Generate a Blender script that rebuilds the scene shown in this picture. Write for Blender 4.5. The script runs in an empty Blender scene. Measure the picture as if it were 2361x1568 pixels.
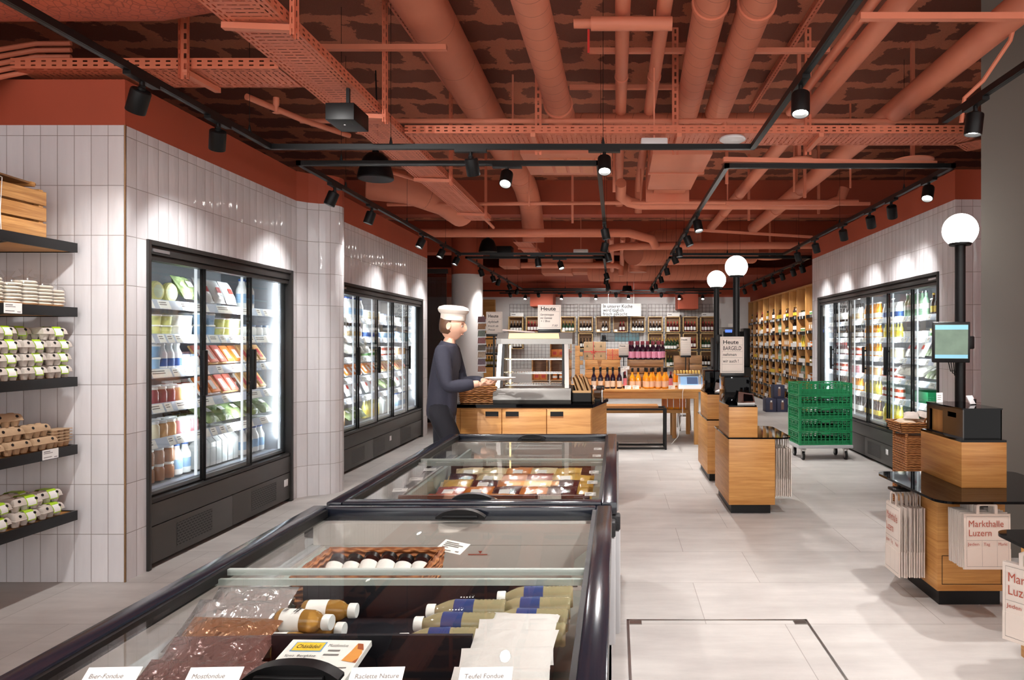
import bpy, bmesh, math, random
from math import pi, sin, cos, atan2, sqrt, radians
from mathutils import Vector, Matrix, Quaternion

random.seed(7)
SC = bpy.context.scene
COL = SC.collection
F, CX, CY, CZ = 1600.0, 1420.0, 788.0, 1.42


def P(px, py, Y):
    """a pixel of the 2361 px wide frame at depth Y -> world point (for measuring where things stand)"""
    return Vector(((px - CX) / F * Y, Y, CZ - (py - CY) / F * Y))


def S(r, g, b):
    f = lambda c: (c / 255 / 12.92) if c <= 10 else ((c / 255 + 0.055) / 1.055) ** 2.4
    return (f(r), f(g), f(b), 1)


ORD = ['first', 'second', 'third', 'fourth', 'fifth', 'sixth', 'seventh', 'eighth', 'ninth', 'tenth', 'eleventh', 'twelfth',
       'thirteenth', 'fourteenth', 'fifteenth', 'sixteenth', 'seventeenth', 'eighteenth', 'nineteenth', 'twentieth',
       'twenty-first', 'twenty-second', 'twenty-third', 'twenty-fourth', 'twenty-fifth', 'twenty-sixth', 'twenty-seventh', 'twenty-eighth']

# ------------------------------------------------------------------ mesh builder


class MB:
    def __init__(s):
        s.v, s.f, s.m, s.uv = [], [], [], {}

    def add(s, vs, fs, m=0, uvs=None):
        b = len(s.v)
        s.v += [tuple(v) for v in vs]
        for i, f in enumerate(fs):
            if uvs:
                s.uv[len(s.f)] = uvs[i]
            s.f.append(tuple(b + k for k in f))
            s.m.append(m)
        return s

    def box(s, x0, y0, z0, x1, y1, z1, m=0, bev=0.0, M=None):
        x0, x1 = min(x0, x1), max(x0, x1)
        y0, y1 = min(y0, y1), max(y0, y1)
        z0, z1 = min(z0, z1), max(z0, z1)
        vs = [(x0, y0, z0), (x1, y0, z0), (x1, y1, z0), (x0, y1, z0), (x0, y0, z1), (x1, y0, z1), (x1, y1, z1), (x0, y1, z1)]
        fs = [(0, 3, 2, 1), (4, 5, 6, 7), (0, 1, 5, 4), (1, 2, 6, 5), (2, 3, 7, 6), (3, 0, 4, 7)]
        bev = min(bev, .45 * min(x1 - x0, y1 - y0, z1 - z0))
        if bev > 1e-5:
            bm = bmesh.new()
            bv = [bm.verts.new(v) for v in vs]
            for f in fs:
                bm.faces.new([bv[k] for k in f])
            bmesh.ops.bevel(bm, geom=list(bm.edges), offset=bev, segments=2, profile=.5, affect='EDGES')
            bm.verts.index_update()
            vs = [tuple(v.co) for v in bm.verts]
            fs = [[v.index for v in f.verts] for f in bm.faces]
            bm.free()
        if M:
            vs = [M @ Vector(v) for v in vs]
        return s.add(vs, fs, m)

    def obox(s, c, half, rx=0, ry=0, rz=0, m=0, bev=0.0):
        M = Matrix.Translation(c) @ Matrix.Rotation(rz, 4, 'Z') @ Matrix.Rotation(ry, 4, 'Y') @ Matrix.Rotation(rx, 4, 'X')
        return s.box(-half[0], -half[1], -half[2], half[0], half[1], half[2], m, bev, M)

    def bar(s, p, q, w, h, m=0, up=(0, 0, 1)):
        """rectangular bar from p to q, w across, h along up"""
        p, q, up = Vector(p), Vector(q), Vector(up)
        d = (q - p).normalized()
        a = d.cross(up)
        if a.length < 1e-4:
            a = d.cross(Vector((1, 0, 0)))
        a.normalize()
        b = a.cross(d).normalized()
        a, b = a * w / 2, b * h / 2
        vs = [p - a - b, p + a - b, p + a + b, p - a + b, q - a - b, q + a - b, q + a + b, q - a + b]
        return s.add(vs, [(0, 3, 2, 1), (4, 5, 6, 7), (0, 1, 5, 4), (1, 2, 6, 5), (2, 3, 7, 6), (3, 0, 4, 7)], m)

    def tube(s, path, r, n=12, m=0, caps=True):
        """round tube along a polyline; r a number or one per point; carries u = metres along, v = turn"""
        path = [Vector(p) for p in path]
        k = len(path)
        rs = r if isinstance(r, (list, tuple)) else [r] * k
        tang = []
        for i in range(k):
            a = path[max(i - 1, 0)]
            b = path[min(i + 1, k - 1)]
            t = (path[i] - a).normalized() + (b - path[i]).normalized() if 0 < i < k - 1 else (b - a)
            tang.append(t.normalized())
        ref = Vector((0, 0, 1)) if abs(tang[0].z) < .9 else Vector((1, 0, 0))
        a = (ref - tang[0] * ref.dot(tang[0])).normalized()
        vs, us = [], []
        u = 0
        for i in range(k):
            if i:
                u += (path[i] - path[i - 1]).length
                a = (a - tang[i] * a.dot(tang[i])).normalized()
            b = tang[i].cross(a)
            us.append(u)
            for j in range(n):
                t = 2 * pi * j / n
                vs.append(path[i] + (a * cos(t) + b * sin(t)) * rs[i])
        fs, uv = [], []
        for i in range(k - 1):
            for j in range(n):
                j2 = (j + 1) % n
                fs.append((i * n + j, i * n + j2, (i + 1) * n + j2, (i + 1) * n + j))
                uv.append([(us[i], j / n), (us[i], (j + 1) / n), (us[i + 1], (j + 1) / n), (us[i + 1], j / n)])
        if caps:
            fs.append(tuple(range(n - 1, -1, -1)))
            uv.append([(0, 0)] * n)
            fs.append(tuple((k - 1) * n + j for j in range(n)))
            uv.append([(0, 0)] * n)
        return s.add(vs, fs, m, uv)

    def lathe(s, prof, n=20, c=(0, 0, 0), m=0, M=None):
        """profile [(r, z)] turned round z; m a number or a list per segment; r 0 closes"""
        vs, fs, ms = [], [], []
        rings = []
        for r, z in prof:
            if r < 1e-6:
                rings.append([len(vs)])
                vs.append(Vector((c[0], c[1], c[2] + z)))
            else:
                rings.append(list(range(len(vs), len(vs) + n)))
                for j in range(n):
                    t = 2 * pi * j / n
                    vs.append(Vector((c[0] + r * cos(t), c[1] + r * sin(t), c[2] + z)))
        if M:
            vs = [M @ v for v in vs]
        for i in range(len(prof) - 1):
            A, B = rings[i], rings[i + 1]
            mm = m[i] if isinstance(m, (list, tuple)) else m
            for j in range(n):
                j2 = (j + 1) % n
                if len(A) == 1 and len(B) == 1:
                    break
                if len(A) == 1:
                    f = (A[0], B[j2], B[j])
                elif len(B) == 1:
                    f = (A[j], A[j2], B[0])
                else:
                    f = (A[j], A[j2], B[j2], B[j])
                fs.append(f)
                ms.append(mm)
        b = len(s.f)
        s.add(vs, fs, 0)
        s.m[b:] = ms
        return s

    def prism(s, poly, z0, z1, m=0, M=None):
        n = len(poly)
        vs = [Vector((p[0], p[1], z0)) for p in poly] + [Vector((p[0], p[1], z1)) for p in poly]
        if M:
            vs = [M @ v for v in vs]
        fs = [tuple(range(n - 1, -1, -1)), tuple(range(n, 2 * n))] + [(i, (i + 1) % n, n + (i + 1) % n, n + i) for i in range(n)]
        return s.add(vs, fs, m)

    def quad(s, a, b, c, d, m=0, uv=None):
        return s.add([a, b, c, d], [(0, 1, 2, 3)], m, [uv] if uv else None)

    def text(s, t, size, o, x=(1, 0, 0), y=(0, 0, 1), m=0, shear=0, align='L', width=None, bold=0):
        """flat lettering with its lower left corner at o, running along x, rising along y"""
        vs, fs = glyphs(t, shear, bold)
        if not vs:
            return s
        o, x, y = Vector(o), Vector(x).normalized(), Vector(y).normalized()
        w = max(v[0] for v in vs)
        k = size if width is None else width / w
        off = {'L': 0, 'C': -w / 2, 'R': -w}[align]
        return s.add([o + x * (v[0] + off) * k + y * v[1] * (size) for v in vs], fs, m)

    def merge(s, other, moff=0, M=None):
        b = len(s.v)
        s.v += [tuple(M @ Vector(v)) if M else v for v in other.v]
        for i, f in enumerate(other.f):
            if i in other.uv:
                s.uv[len(s.f)] = other.uv[i]
            s.f.append(tuple(b + k for k in f))
            s.m.append(other.m[i] + moff)
        return s

    def mesh(s, name, mats, org=(0, 0, 0), ang=38):
        me = bpy.data.meshes.new(name)
        ox, oy, oz = org
        me.from_pydata([(v[0] - ox, v[1] - oy, v[2] - oz) for v in s.v], [], s.f)
        for k in (mats if isinstance(mats, (list, tuple)) else [mats]):
            me.materials.append(k)
        me.polygons.foreach_set('material_index', s.m)
        if s.uv:
            lay = me.uv_layers.new(name='UVMap').data
            for i, uvs in s.uv.items():
                st = me.polygons[i].loop_start
                for k, q in enumerate(uvs):
                    lay[st + k].uv = q
        me.polygons.foreach_set('use_smooth', [True] * len(s.f))
        me.set_sharp_from_angle(angle=radians(ang))
        me.update()
        return me

    def build(s, name, mats, parent=None, org=None, local=False):
        """link as ONE object. Coordinates are the world's unless local; org sets the origin of a top-level mesh"""
        off = Vector((0, 0, 0))
        if parent is not None and not local:
            q = parent
            while q is not None:
                off += q.location
                q = q.parent
        if org is not None:
            off = Vector(org)
        o = bpy.data.objects.new(name, s.mesh(name, mats, off))
        COL.objects.link(o)
        if parent is not None:
            o.parent = parent
        elif org is not None:
            o.location = org
        return o


_G = {}


def glyphs(t, shear=0, bold=0):
    key = (t, shear, bold)
    if key not in _G:
        cu = bpy.data.curves.new('lettering', 'FONT')
        cu.body = t
        cu.size = 1
        cu.shear = shear
        cu.offset = bold
        cu.resolution_u = 3
        ob = bpy.data.objects.new('lettering', cu)
        me = ob.to_mesh()
        _G[key] = ([tuple(v.co) for v in me.vertices], [tuple(p.vertices) for p in me.polygons])
        ob.to_mesh_clear()
        bpy.data.objects.remove(ob)
        bpy.data.curves.remove(cu)
    return _G[key]


def tag(o, label, cat, group=None, kind=None):
    o['label'] = label
    o['category'] = cat
    if group:
        o['group'] = group
    if kind:
        o['kind'] = kind
    return o


def thing(name, label, cat, loc=(0, 0, 0), rotz=0, group=None):
    o = bpy.data.objects.new(name, None)
    o.empty_display_size = .05
    COL.objects.link(o)
    o.location = loc
    o.rotation_euler = (0, 0, rotz)
    return tag(o, label, cat, group)


def struct(o, label=None):
    o['kind'] = 'structure'
    if label:
        o['label'] = label
    return o


def dup(o, parent=None):
    kids = list(o.children)
    c = o.copy()
    COL.objects.link(c)
    c.parent = parent
    for ch in kids:
        dup(ch, c)
    return c


class Proto:
    """one kind of goods: first part is the body, the others its children; far copies are one merged mesh"""

    def __init__(s, name, cat, parts):
        s.name, s.cat, s.parts = name, cat, parts
        s._m = s._p = None

    def place(s, loc, rot, label, group=None, split=False, scale=1.0):
        if split:
            if s._p is None:
                s._p = [(n, mb.mesh(n, mt)) for n, mb, mt in s.parts]
            r = bpy.data.objects.new(s.name, s._p[0][1])
            COL.objects.link(r)
            for n, me in s._p[1:]:
                c = bpy.data.objects.new(n, me)
                COL.objects.link(c)
                c.parent = r
        else:
            if s._m is None:
                mb, ms = MB(), []
                for n, b, mt in s.parts:
                    mt = mt if isinstance(mt, (list, tuple)) else [mt]
                    mb.merge(b, len(ms))
                    ms += mt
                s._m = mb.mesh(s.name, ms)
            r = bpy.data.objects.new(s.name, s._m)
            COL.objects.link(r)
        r.location = loc
        r.rotation_euler = rot if isinstance(rot, (tuple, list)) else (0, 0, rot)
        if scale != 1.0:
            r.scale = (scale, scale, scale)
        return tag(r, label, s.cat, group)


# ------------------------------------------------------------------ materials


def nodes(name):
    m = bpy.data.materials.new(name)
    m.use_nodes = True
    nt = m.node_tree
    b = nt.nodes['Principled BSDF']
    return m, nt, b


def N(nt, t, **kw):
    n = nt.nodes.new(t)
    for k, v in kw.items():
        if k.startswith('i_'):
            n.inputs[k[2:].replace('_', ' ')].default_value = v
        else:
            setattr(n, k, v)
    return n


def math_(nt, op, a, b=None, c=None):
    n = nt.nodes.new('ShaderNodeMath')
    n.operation = op
    for i, x in enumerate((a, b, c)):
        if x is None:
            continue
        if isinstance(x, (int, float)):
            n.inputs[i].default_value = x
        else:
            nt.links.new(x, n.inputs[i])
    return n.outputs[0]


def mixc(nt, fac, a, b):
    n = nt.nodes.new('ShaderNodeMix')
    n.data_type = 'RGBA'
    for i, x in ((0, fac), (6, a), (7, b)):
        if isinstance(x, (int, float, tuple)):
            n.inputs[i].default_value = x
        else:
            nt.links.new(x, n.inputs[i])
    return n.outputs[2]


def mat(name, c, rough=.5, metal=0, var=.06, scale=14, emit=0, spec=.5, trans=0, bump=0, coat=0, alpha=1):
    """a plain finish with slight procedural mottling"""
    m, nt, b = nodes(name)
    L = nt.links.new
    tc = N(nt, 'ShaderNodeTexCoord')
    no = N(nt, 'ShaderNodeTexNoise', i_Scale=scale, i_Detail=3.0)
    L(tc.outputs['Object'], no.inputs['Vector'])
    dark = tuple(x * (1 - var) for x in c[:3]) + (1,)
    lite = tuple(min(1, x * (1 + var)) for x in c[:3]) + (1,)
    L(mixc(nt, no.outputs['Fac'], dark, lite), b.inputs['Base Color'])
    b.inputs['Roughness'].default_value = rough
    b.inputs['Metallic'].default_value = metal
    b.inputs['Specular IOR Level'].default_value = spec
    b.inputs['Transmission Weight'].default_value = trans
    b.inputs['Coat Weight'].default_value = coat
    if alpha < 1:
        b.inputs['Alpha'].default_value = alpha
    if emit:
        b.inputs['Emission Color'].default_value = c
        b.inputs['Emission Strength'].default_value = emit
    if bump:
        bp = N(nt, 'ShaderNodeBump', i_Strength=bump, i_Distance=.01)
        L(no.outputs['Fac'], bp.inputs['Height'])
        L(bp.outputs[0], b.inputs['Normal'])
    return m


def glass(name, tint=(1, 1, 1, 1), ior=1.45, rough=0.0, extra=0.0, graze=1.0):
    """a thin pane: clear, reflecting by Fresnel"""
    m = bpy.data.materials.new(name)
    m.use_nodes = True
    nt = m.node_tree
    nt.nodes.clear()
    L = nt.links.new
    ge = N(nt, 'ShaderNodeNewGeometry')
    dt = N(nt, 'ShaderNodeVectorMath', operation='DOT_PRODUCT')
    L(ge.outputs['Normal'], dt.inputs[0])
    L(ge.outputs['Incoming'], dt.inputs[1])
    co = math_(nt, 'SUBTRACT', 1.0, math_(nt, 'ABSOLUTE', dt.outputs['Value']))
    f0 = ((ior - 1) / (ior + 1)) ** 2
    fac = math_(nt, 'MULTIPLY_ADD', math_(nt, 'POWER', co, 5.0), (1 - f0) * graze, f0 + extra)
    tr = N(nt, 'ShaderNodeBsdfTransparent')
    tr.inputs[0].default_value = tint
    gl = N(nt, 'ShaderNodeBsdfGlossy', i_Roughness=rough)
    mx = N(nt, 'ShaderNodeMixShader')
    L(fac, mx.inputs[0])
    L(tr.outputs[0], mx.inputs[1])
    L(gl.outputs[0], mx.inputs[2])
    out = N(nt, 'ShaderNodeOutputMaterial')
    L(mx.outputs[0], out.inputs[0])
    return m


def wood(name, c1, c2, axis='x', rough=.45, sc=1.0):
    """oak veneer, grain along the axis"""
    m, nt, b = nodes(name)
    L = nt.links.new
    tc = N(nt, 'ShaderNodeTexCoord')
    mp = N(nt, 'ShaderNodeMapping')
    g = {'x': (1.2, 1.2, 22), 'z': (22, 22, 1.0), 'y': (22, 1.2, 22)}[axis]
    mp.inputs['Scale'].default_value = tuple(k * sc for k in g)
    L(tc.outputs['Object'], mp.inputs['Vector'])
    n1 = N(nt, 'ShaderNodeTexNoise', i_Scale=2.2, i_Detail=6.0, i_Roughness=.62, i_Distortion=.6)
    L(mp.outputs[0], n1.inputs['Vector'])
    mp2 = N(nt, 'ShaderNodeMapping')
    mp2.inputs['Scale'].default_value = tuple(k * sc * .22 for k in g)
    L(tc.outputs['Object'], mp2.inputs['Vector'])
    n2 = N(nt, 'ShaderNodeTexNoise', i_Scale=3.0, i_Detail=2.0)
    L(mp2.outputs[0], n2.inputs['Vector'])
    mp3 = N(nt, 'ShaderNodeMapping')
    mp3.inputs['Scale'].default_value = tuple(k * sc * (1.8 if k < 5 else 7) for k in g)
    L(tc.outputs['Object'], mp3.inputs['Vector'])
    n3 = N(nt, 'ShaderNodeTexNoise', i_Scale=2.0, i_Detail=4.0, i_Roughness=.7)
    L(mp3.outputs[0], n3.inputs['Vector'])
    f = math_(nt, 'MULTIPLY_ADD', n1.outputs['Fac'], .55, math_(nt, 'MULTIPLY', n2.outputs['Fac'], .35))
    f = math_(nt, 'MULTIPLY_ADD', n3.outputs['Fac'], .42, math_(nt, 'SUBTRACT', f, .16))
    r = N(nt, 'ShaderNodeValToRGB')
    L(f, r.inputs[0])
    r.color_ramp.elements[0].position = .38
    r.color_ramp.elements[0].color = c2
    r.color_ramp.elements[1].position = .62
    r.color_ramp.elements[1].color = c1
    L(r.outputs[0], b.inputs['Base Color'])
    b.inputs['Roughness'].default_value = rough
    bp = N(nt, 'ShaderNodeBump', i_Strength=.12, i_Distance=.003)
    L(n1.outputs['Fac'], bp.inputs['Height'])
    L(bp.outputs[0], b.inputs['Normal'])
    return m


def tile_mat():
    """white glazed wall tiles 10 x 29.5 cm set in a grid, each glaze slightly wavy"""
    m, nt, b = nodes('glazed white tile')
    L = nt.links.new
    uv = N(nt, 'ShaderNodeUVMap')
    br = N(nt, 'ShaderNodeTexBrick', offset=0.0, squash=1.0)
    for k, v in (('Scale', 1.0), ('Mortar Size', .0019), ('Mortar Smooth', .25), ('Brick Width', .1), ('Row Height', .2945), ('Bias', 0.0)):
        br.inputs[k].default_value = v
    br.inputs['Color1'].default_value = S(240, 238, 240)
    br.inputs['Color2'].default_value = S(228, 226, 228)
    br.inputs['Mortar'].default_value = S(150, 138, 132)
    L(uv.outputs[0], br.inputs['Vector'])
    mp = N(nt, 'ShaderNodeMapping')
    mp.inputs['Scale'].default_value = (26, 4.5, 1)
    L(uv.outputs[0], mp.inputs['Vector'])
    n1 = N(nt, 'ShaderNodeTexNoise', i_Scale=1.0, i_Detail=2.5)
    L(mp.outputs[0], n1.inputs['Vector'])
    mp2 = N(nt, 'ShaderNodeMapping')
    mp2.inputs['Scale'].default_value = (9, 3.0, 1)
    L(uv.outputs[0], mp2.inputs['Vector'])
    n2 = N(nt, 'ShaderNodeTexNoise', i_Scale=1.0, i_Detail=2.0)
    L(mp2.outputs[0], n2.inputs['Vector'])
    col = mixc(nt, math_(nt, 'MULTIPLY', n1.outputs['Fac'], .35), br.outputs['Color'], S(204, 200, 206))
    L(col, b.inputs['Base Color'])
    # pillowed tile faces: every tile swells a little towards its centre
    sep = N(nt, 'ShaderNodeSeparateXYZ')
    L(uv.outputs[0], sep.inputs[0])
    fu = math_(nt, 'PINGPONG', math_(nt, 'DIVIDE', sep.outputs[0], .05), 1.0)
    pil = math_(nt, 'MULTIPLY', math_(nt, 'SINE', math_(nt, 'MULTIPLY', fu, pi / 2)), .32)
    h = math_(nt, 'ADD', math_(nt, 'MULTIPLY', n1.outputs['Fac'], .30), math_(nt, 'MULTIPLY', n2.outputs['Fac'], .8))
    h = math_(nt, 'ADD', h, pil)
    h = math_(nt, 'SUBTRACT', h, math_(nt, 'MULTIPLY', br.outputs['Fac'], .9))
    bp = N(nt, 'ShaderNodeBump', i_Strength=.75, i_Distance=.009)
    L(h, bp.inputs['Height'])
    L(bp.outputs[0], b.inputs['Normal'])
    L(math_(nt, 'MULTIPLY_ADD', br.outputs['Fac'], .5, .09), b.inputs['Roughness'])
    return m


def floor_mat():
    m, nt, b = nodes('pale concrete floor tile')
    L = nt.links.new
    tc = N(nt, 'ShaderNodeTexCoord')
    br = N(nt, 'ShaderNodeTexBrick', offset=.33, offset_frequency=2)
    for k, v in (('Scale', 1.0), ('Mortar Size', .0022), ('Mortar Smooth', .1), ('Brick Width', 1.2), ('Row Height', .6), ('Bias', 0.0)):
        br.inputs[k].default_value = v
    br.inputs['Color1'].default_value = S(203, 199, 196)
    br.inputs['Color2'].default_value = S(192, 188, 185)
    br.inputs['Mortar'].default_value = S(158, 152, 148)
    mp0 = N(nt, 'ShaderNodeMapping')
    mp0.inputs['Location'].default_value = (.35, .11, 0)
    L(tc.outputs['Object'], mp0.inputs['Vector'])
    L(mp0.outputs[0], br.inputs['Vector'])
    mp = N(nt, 'ShaderNodeMapping')
    mp.inputs['Scale'].default_value = (1.2, 5, 1)
    L(tc.outputs['Object'], mp.inputs['Vector'])
    n1 = N(nt, 'ShaderNodeTexNoise', i_Scale=1.6, i_Detail=7.0, i_Roughness=.6)
    L(mp.outputs[0], n1.inputs['Vector'])
    n2 = N(nt, 'ShaderNodeTexNoise', i_Scale=1.3, i_Detail=6.0, i_Roughness=.65)
    L(tc.outputs['Object'], n2.inputs['Vector'])
    f = math_(nt, 'MULTIPLY', math_(nt, 'ADD', n1.outputs['Fac'], n2.outputs['Fac']), .5)
    r = N(nt, 'ShaderNodeValToRGB')
    L(f, r.inputs[0])
    r.color_ramp.elements[0].position, r.color_ramp.elements[0].color = .36, S(222, 220, 219)
    r.color_ramp.elements[1].position, r.color_ramp.elements[1].color = .62, S(255, 254, 252)
    mu = N(nt, 'ShaderNodeMix', data_type='RGBA', blend_type='MULTIPLY')
    mu.inputs[0].default_value = 1
    L(br.outputs['Color'], mu.inputs[6])
    L(r.outputs[0], mu.inputs[7])
    L(mu.outputs[2], b.inputs['Base Color'])
    L(math_(nt, 'MULTIPLY_ADD', f, .3, .32), b.inputs['Roughness'])
    return m


def slab_mat():
    """rough ceiling of brown boards, their joints smeared with orange-painted mortar"""
    m, nt, b = nodes('painted insulation board ceiling')
    L = nt.links.new
    tc = N(nt, 'ShaderNodeTexCoord')
    no = N(nt, 'ShaderNodeTexNoise', i_Scale=4.2, i_Detail=7.0, i_Roughness=.68)
    L(tc.outputs['Object'], no.inputs['Vector'])
    va = N(nt, 'ShaderNodeVectorMath', operation='MULTIPLY_ADD')
    L(no.outputs['Color'], va.inputs[0])
    va.inputs[1].default_value = (.38, .36, 0)
    L(tc.outputs['Object'], va.inputs[2])
    br = N(nt, 'ShaderNodeTexBrick', offset=.5)
    for k, v in (('Scale', 1.0), ('Mortar Size', .075), ('Mortar Smooth', .06), ('Brick Width', .82), ('Row Height', .47), ('Bias', 0.0)):
        br.inputs[k].default_value = v
    br.inputs['Color1'].default_value = S(142, 84, 65)
    br.inputs['Color2'].default_value = S(124, 70, 54)
    br.inputs['Mortar'].default_value = S(214, 130, 98)
    L(va.outputs[0], br.inputs['Vector'])
    n2 = N(nt, 'ShaderNodeTexNoise', i_Scale=90.0, i_Detail=3.0)
    L(tc.outputs['Object'], n2.inputs['Vector'])
    col = mixc(nt, math_(nt, 'MULTIPLY', n2.outputs['Fac'], .35), br.outputs['Color'], S(84, 44, 34))
    L(col, b.inputs['Base Color'])
    b.inputs['Roughness'].default_value = .9
    bp = N(nt, 'ShaderNodeBump', i_Strength=.6, i_Distance=.01)
    L(math_(nt, 'ADD', br.outputs['Fac'], math_(nt, 'MULTIPLY', n2.outputs['Fac'], .5)), bp.inputs['Height'])
    L(bp.outputs[0], b.inputs['Normal'])
    return m


ORANGE = S(222, 134, 104)


def duct_mat(kind):
    """orange paint on spiral seam, insulation wrap or wire-netted foil"""
    m, nt, b = nodes('orange paint ' + kind)
    L = nt.links.new
    uv = N(nt, 'ShaderNodeUVMap')
    tc = N(nt, 'ShaderNodeTexCoord')
    no = N(nt, 'ShaderNodeTexNoise', i_Scale=6.0, i_Detail=4.0)
    L(tc.outputs['Object'], no.inputs['Vector'])
    sep = N(nt, 'ShaderNodeSeparateXYZ')
    L(uv.outputs[0], sep.inputs[0])
    base = ORANGE if kind != 'netted' else S(196, 92, 62)
    lo = tuple(x * .88 for x in base[:3]) + (1,)
    col = mixc(nt, no.outputs['Fac'], lo, base)
    if kind == 'netted':
        vo = N(nt, 'ShaderNodeTexVoronoi', feature='DISTANCE_TO_EDGE', i_Scale=26.0)
        L(tc.outputs['Object'], vo.inputs['Vector'])
        line = math_(nt, 'LESS_THAN', vo.outputs['Distance'], .05)
        h = math_(nt, 'ADD', math_(nt, 'MULTIPLY', line, .5), math_(nt, 'MULTIPLY', no.outputs['Fac'], 2.0))
        col = mixc(nt, math_(nt, 'MULTIPLY', line, .55), col, S(110, 48, 32))
    else:
        pitch = .16 if kind == 'spiral' else .7
        ph = math_(nt, 'FRACT', math_(nt, 'ADD', math_(nt, 'DIVIDE', sep.outputs[0], pitch), sep.outputs[1] if kind == 'spiral' else 0.0))
        line = math_(nt, 'LESS_THAN', ph, .045 if kind == 'spiral' else .012)
        h = math_(nt, 'ADD', line, math_(nt, 'MULTIPLY', no.outputs['Fac'], .4 if kind == 'spiral' else 1.5))
        col = mixc(nt, math_(nt, 'MULTIPLY', line, .45), col, S(120, 55, 38))
    L(col, b.inputs['Base Color'])
    b.inputs['Roughness'].default_value = .62
    bp = N(nt, 'ShaderNodeBump', i_Strength=.5, i_Distance=.006)
    L(h, bp.inputs['Height'])
    L(bp.outputs[0], b.inputs['Normal'])
    return m


def perforated(name, c):
    """orange sheet metal pierced with slots; v under 0.9 is a tray floor, above it a side or a hanger"""
    m, nt, b = nodes(name)
    L = nt.links.new
    uv = N(nt, 'ShaderNodeUVMap')
    sep = N(nt, 'ShaderNodeSeparateXYZ')
    L(uv.outputs[0], sep.inputs[0])
    u, v = sep.outputs[0], sep.outputs[1]

    def within(x, pitch, w, ph=0.0):
        return math_(nt, 'LESS_THAN', math_(nt, 'FRACT', math_(nt, 'ADD', math_(nt, 'DIVIDE', x, pitch), ph)), w / pitch)

    d = math_(nt, 'ABSOLUTE', math_(nt, 'SUBTRACT', v, .15))
    mid = math_(nt, 'LESS_THAN', d, .088)
    row = math_(nt, 'MULTIPLY', within(u, .038, .0075), within(v, .0585, .046, .2))
    a = math_(nt, 'MULTIPLY', mid, row)
    e1 = math_(nt, 'LESS_THAN', math_(nt, 'ABSOLUTE', math_(nt, 'SUBTRACT', d, .108)), .0042)
    e2 = math_(nt, 'LESS_THAN', math_(nt, 'ABSOLUTE', math_(nt, 'SUBTRACT', d, .132)), .0042)
    a = math_(nt, 'ADD', a, math_(nt, 'MULTIPLY', math_(nt, 'ADD', e1, e2), within(u, .05, .03)))
    s1 = math_(nt, 'LESS_THAN', math_(nt, 'ABSOLUTE', math_(nt, 'SUBTRACT', v, 1.018)), .0048)
    s2 = math_(nt, 'LESS_THAN', math_(nt, 'ABSOLUTE', math_(nt, 'SUBTRACT', v, 1.042)), .0048)
    s3 = math_(nt, 'LESS_THAN', math_(nt, 'ABSOLUTE', math_(nt, 'SUBTRACT', v, 2.0)), .006)
    a = math_(nt, 'ADD', a, math_(nt, 'MULTIPLY', math_(nt, 'ADD', s1, s2), within(u, .06, .026)))
    a = math_(nt, 'ADD', a, math_(nt, 'MULTIPLY', s3, within(u, .055, .032)))
    tc = N(nt, 'ShaderNodeTexCoord')
    no = N(nt, 'ShaderNodeTexNoise', i_Scale=8.0)
    L(tc.outputs['Object'], no.inputs['Vector'])
    lo = tuple(x * .9 for x in c[:3]) + (1,)
    L(mixc(nt, no.outputs['Fac'], lo, c), b.inputs['Base Color'])
    b.inputs['Roughness'].default_value = .55
    L(math_(nt, 'SUBTRACT', 1.0, math_(nt, 'MINIMUM', a, 1.0)), b.inputs['Alpha'])
    return m


def grille_mat():
    m, nt, b = nodes('dark grey perforated sheet')
    L = nt.links.new
    uv = N(nt, 'ShaderNodeUVMap')
    br = N(nt, 'ShaderNodeTexBrick', offset=.5)
    for k, v in (('Scale', 1.0), ('Mortar Size', .0055), ('Mortar Smooth', .1), ('Brick Width', .034), ('Row Height', .018), ('Bias', 0.0)):
        br.inputs[k].default_value = v
    L(uv.outputs[0], br.inputs['Vector'])
    L(mixc(nt, br.outputs['Fac'], S(10, 10, 10), S(72, 71, 70)), b.inputs['Base Color'])
    b.inputs['Roughness'].default_value = .5
    bp = N(nt, 'ShaderNodeBump', i_Strength=.8, i_Distance=.004)
    L(br.outputs['Fac'], bp.inputs['Height'])
    L(bp.outputs[0], b.inputs['Normal'])
    return m


def wicker_mat(name, c1, c2, sc=1.0):
    m, nt, b = nodes(name)
    L = nt.links.new
    tc = N(nt, 'ShaderNodeTexCoord')
    sep = N(nt, 'ShaderNodeSeparateXYZ')
    L(tc.outputs['Object'], sep.inputs[0])
    al = math_(nt, 'ADD', sep.outputs[0], sep.outputs[1])
    wv = math_(nt, 'SINE', math_(nt, 'MULTIPLY', al, 150 / sc))
    row = math_(nt, 'MULTIPLY', sep.outputs[2], 420 / sc)
    h = math_(nt, 'MULTIPLY_ADD', math_(nt, 'SINE', math_(nt, 'ADD', row, math_(nt, 'MULTIPLY', wv, .8))), .5, .5)
    no = N(nt, 'ShaderNodeTexNoise', i_Scale=30.0, i_Detail=3.0)
    L(tc.outputs['Object'], no.inputs['Vector'])
    f = math_(nt, 'MULTIPLY', h, math_(nt, 'MULTIPLY_ADD', no.outputs['Fac'], .8, .5))
    L(mixc(nt, f, c2, c1), b.inputs['Base Color'])
    b.inputs['Roughness'].default_value = .6
    bp = N(nt, 'ShaderNodeBump', i_Strength=.9, i_Distance=.006)
    L(h, bp.inputs['Height'])
    L(bp.outputs[0], b.inputs['Normal'])
    return m


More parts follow.
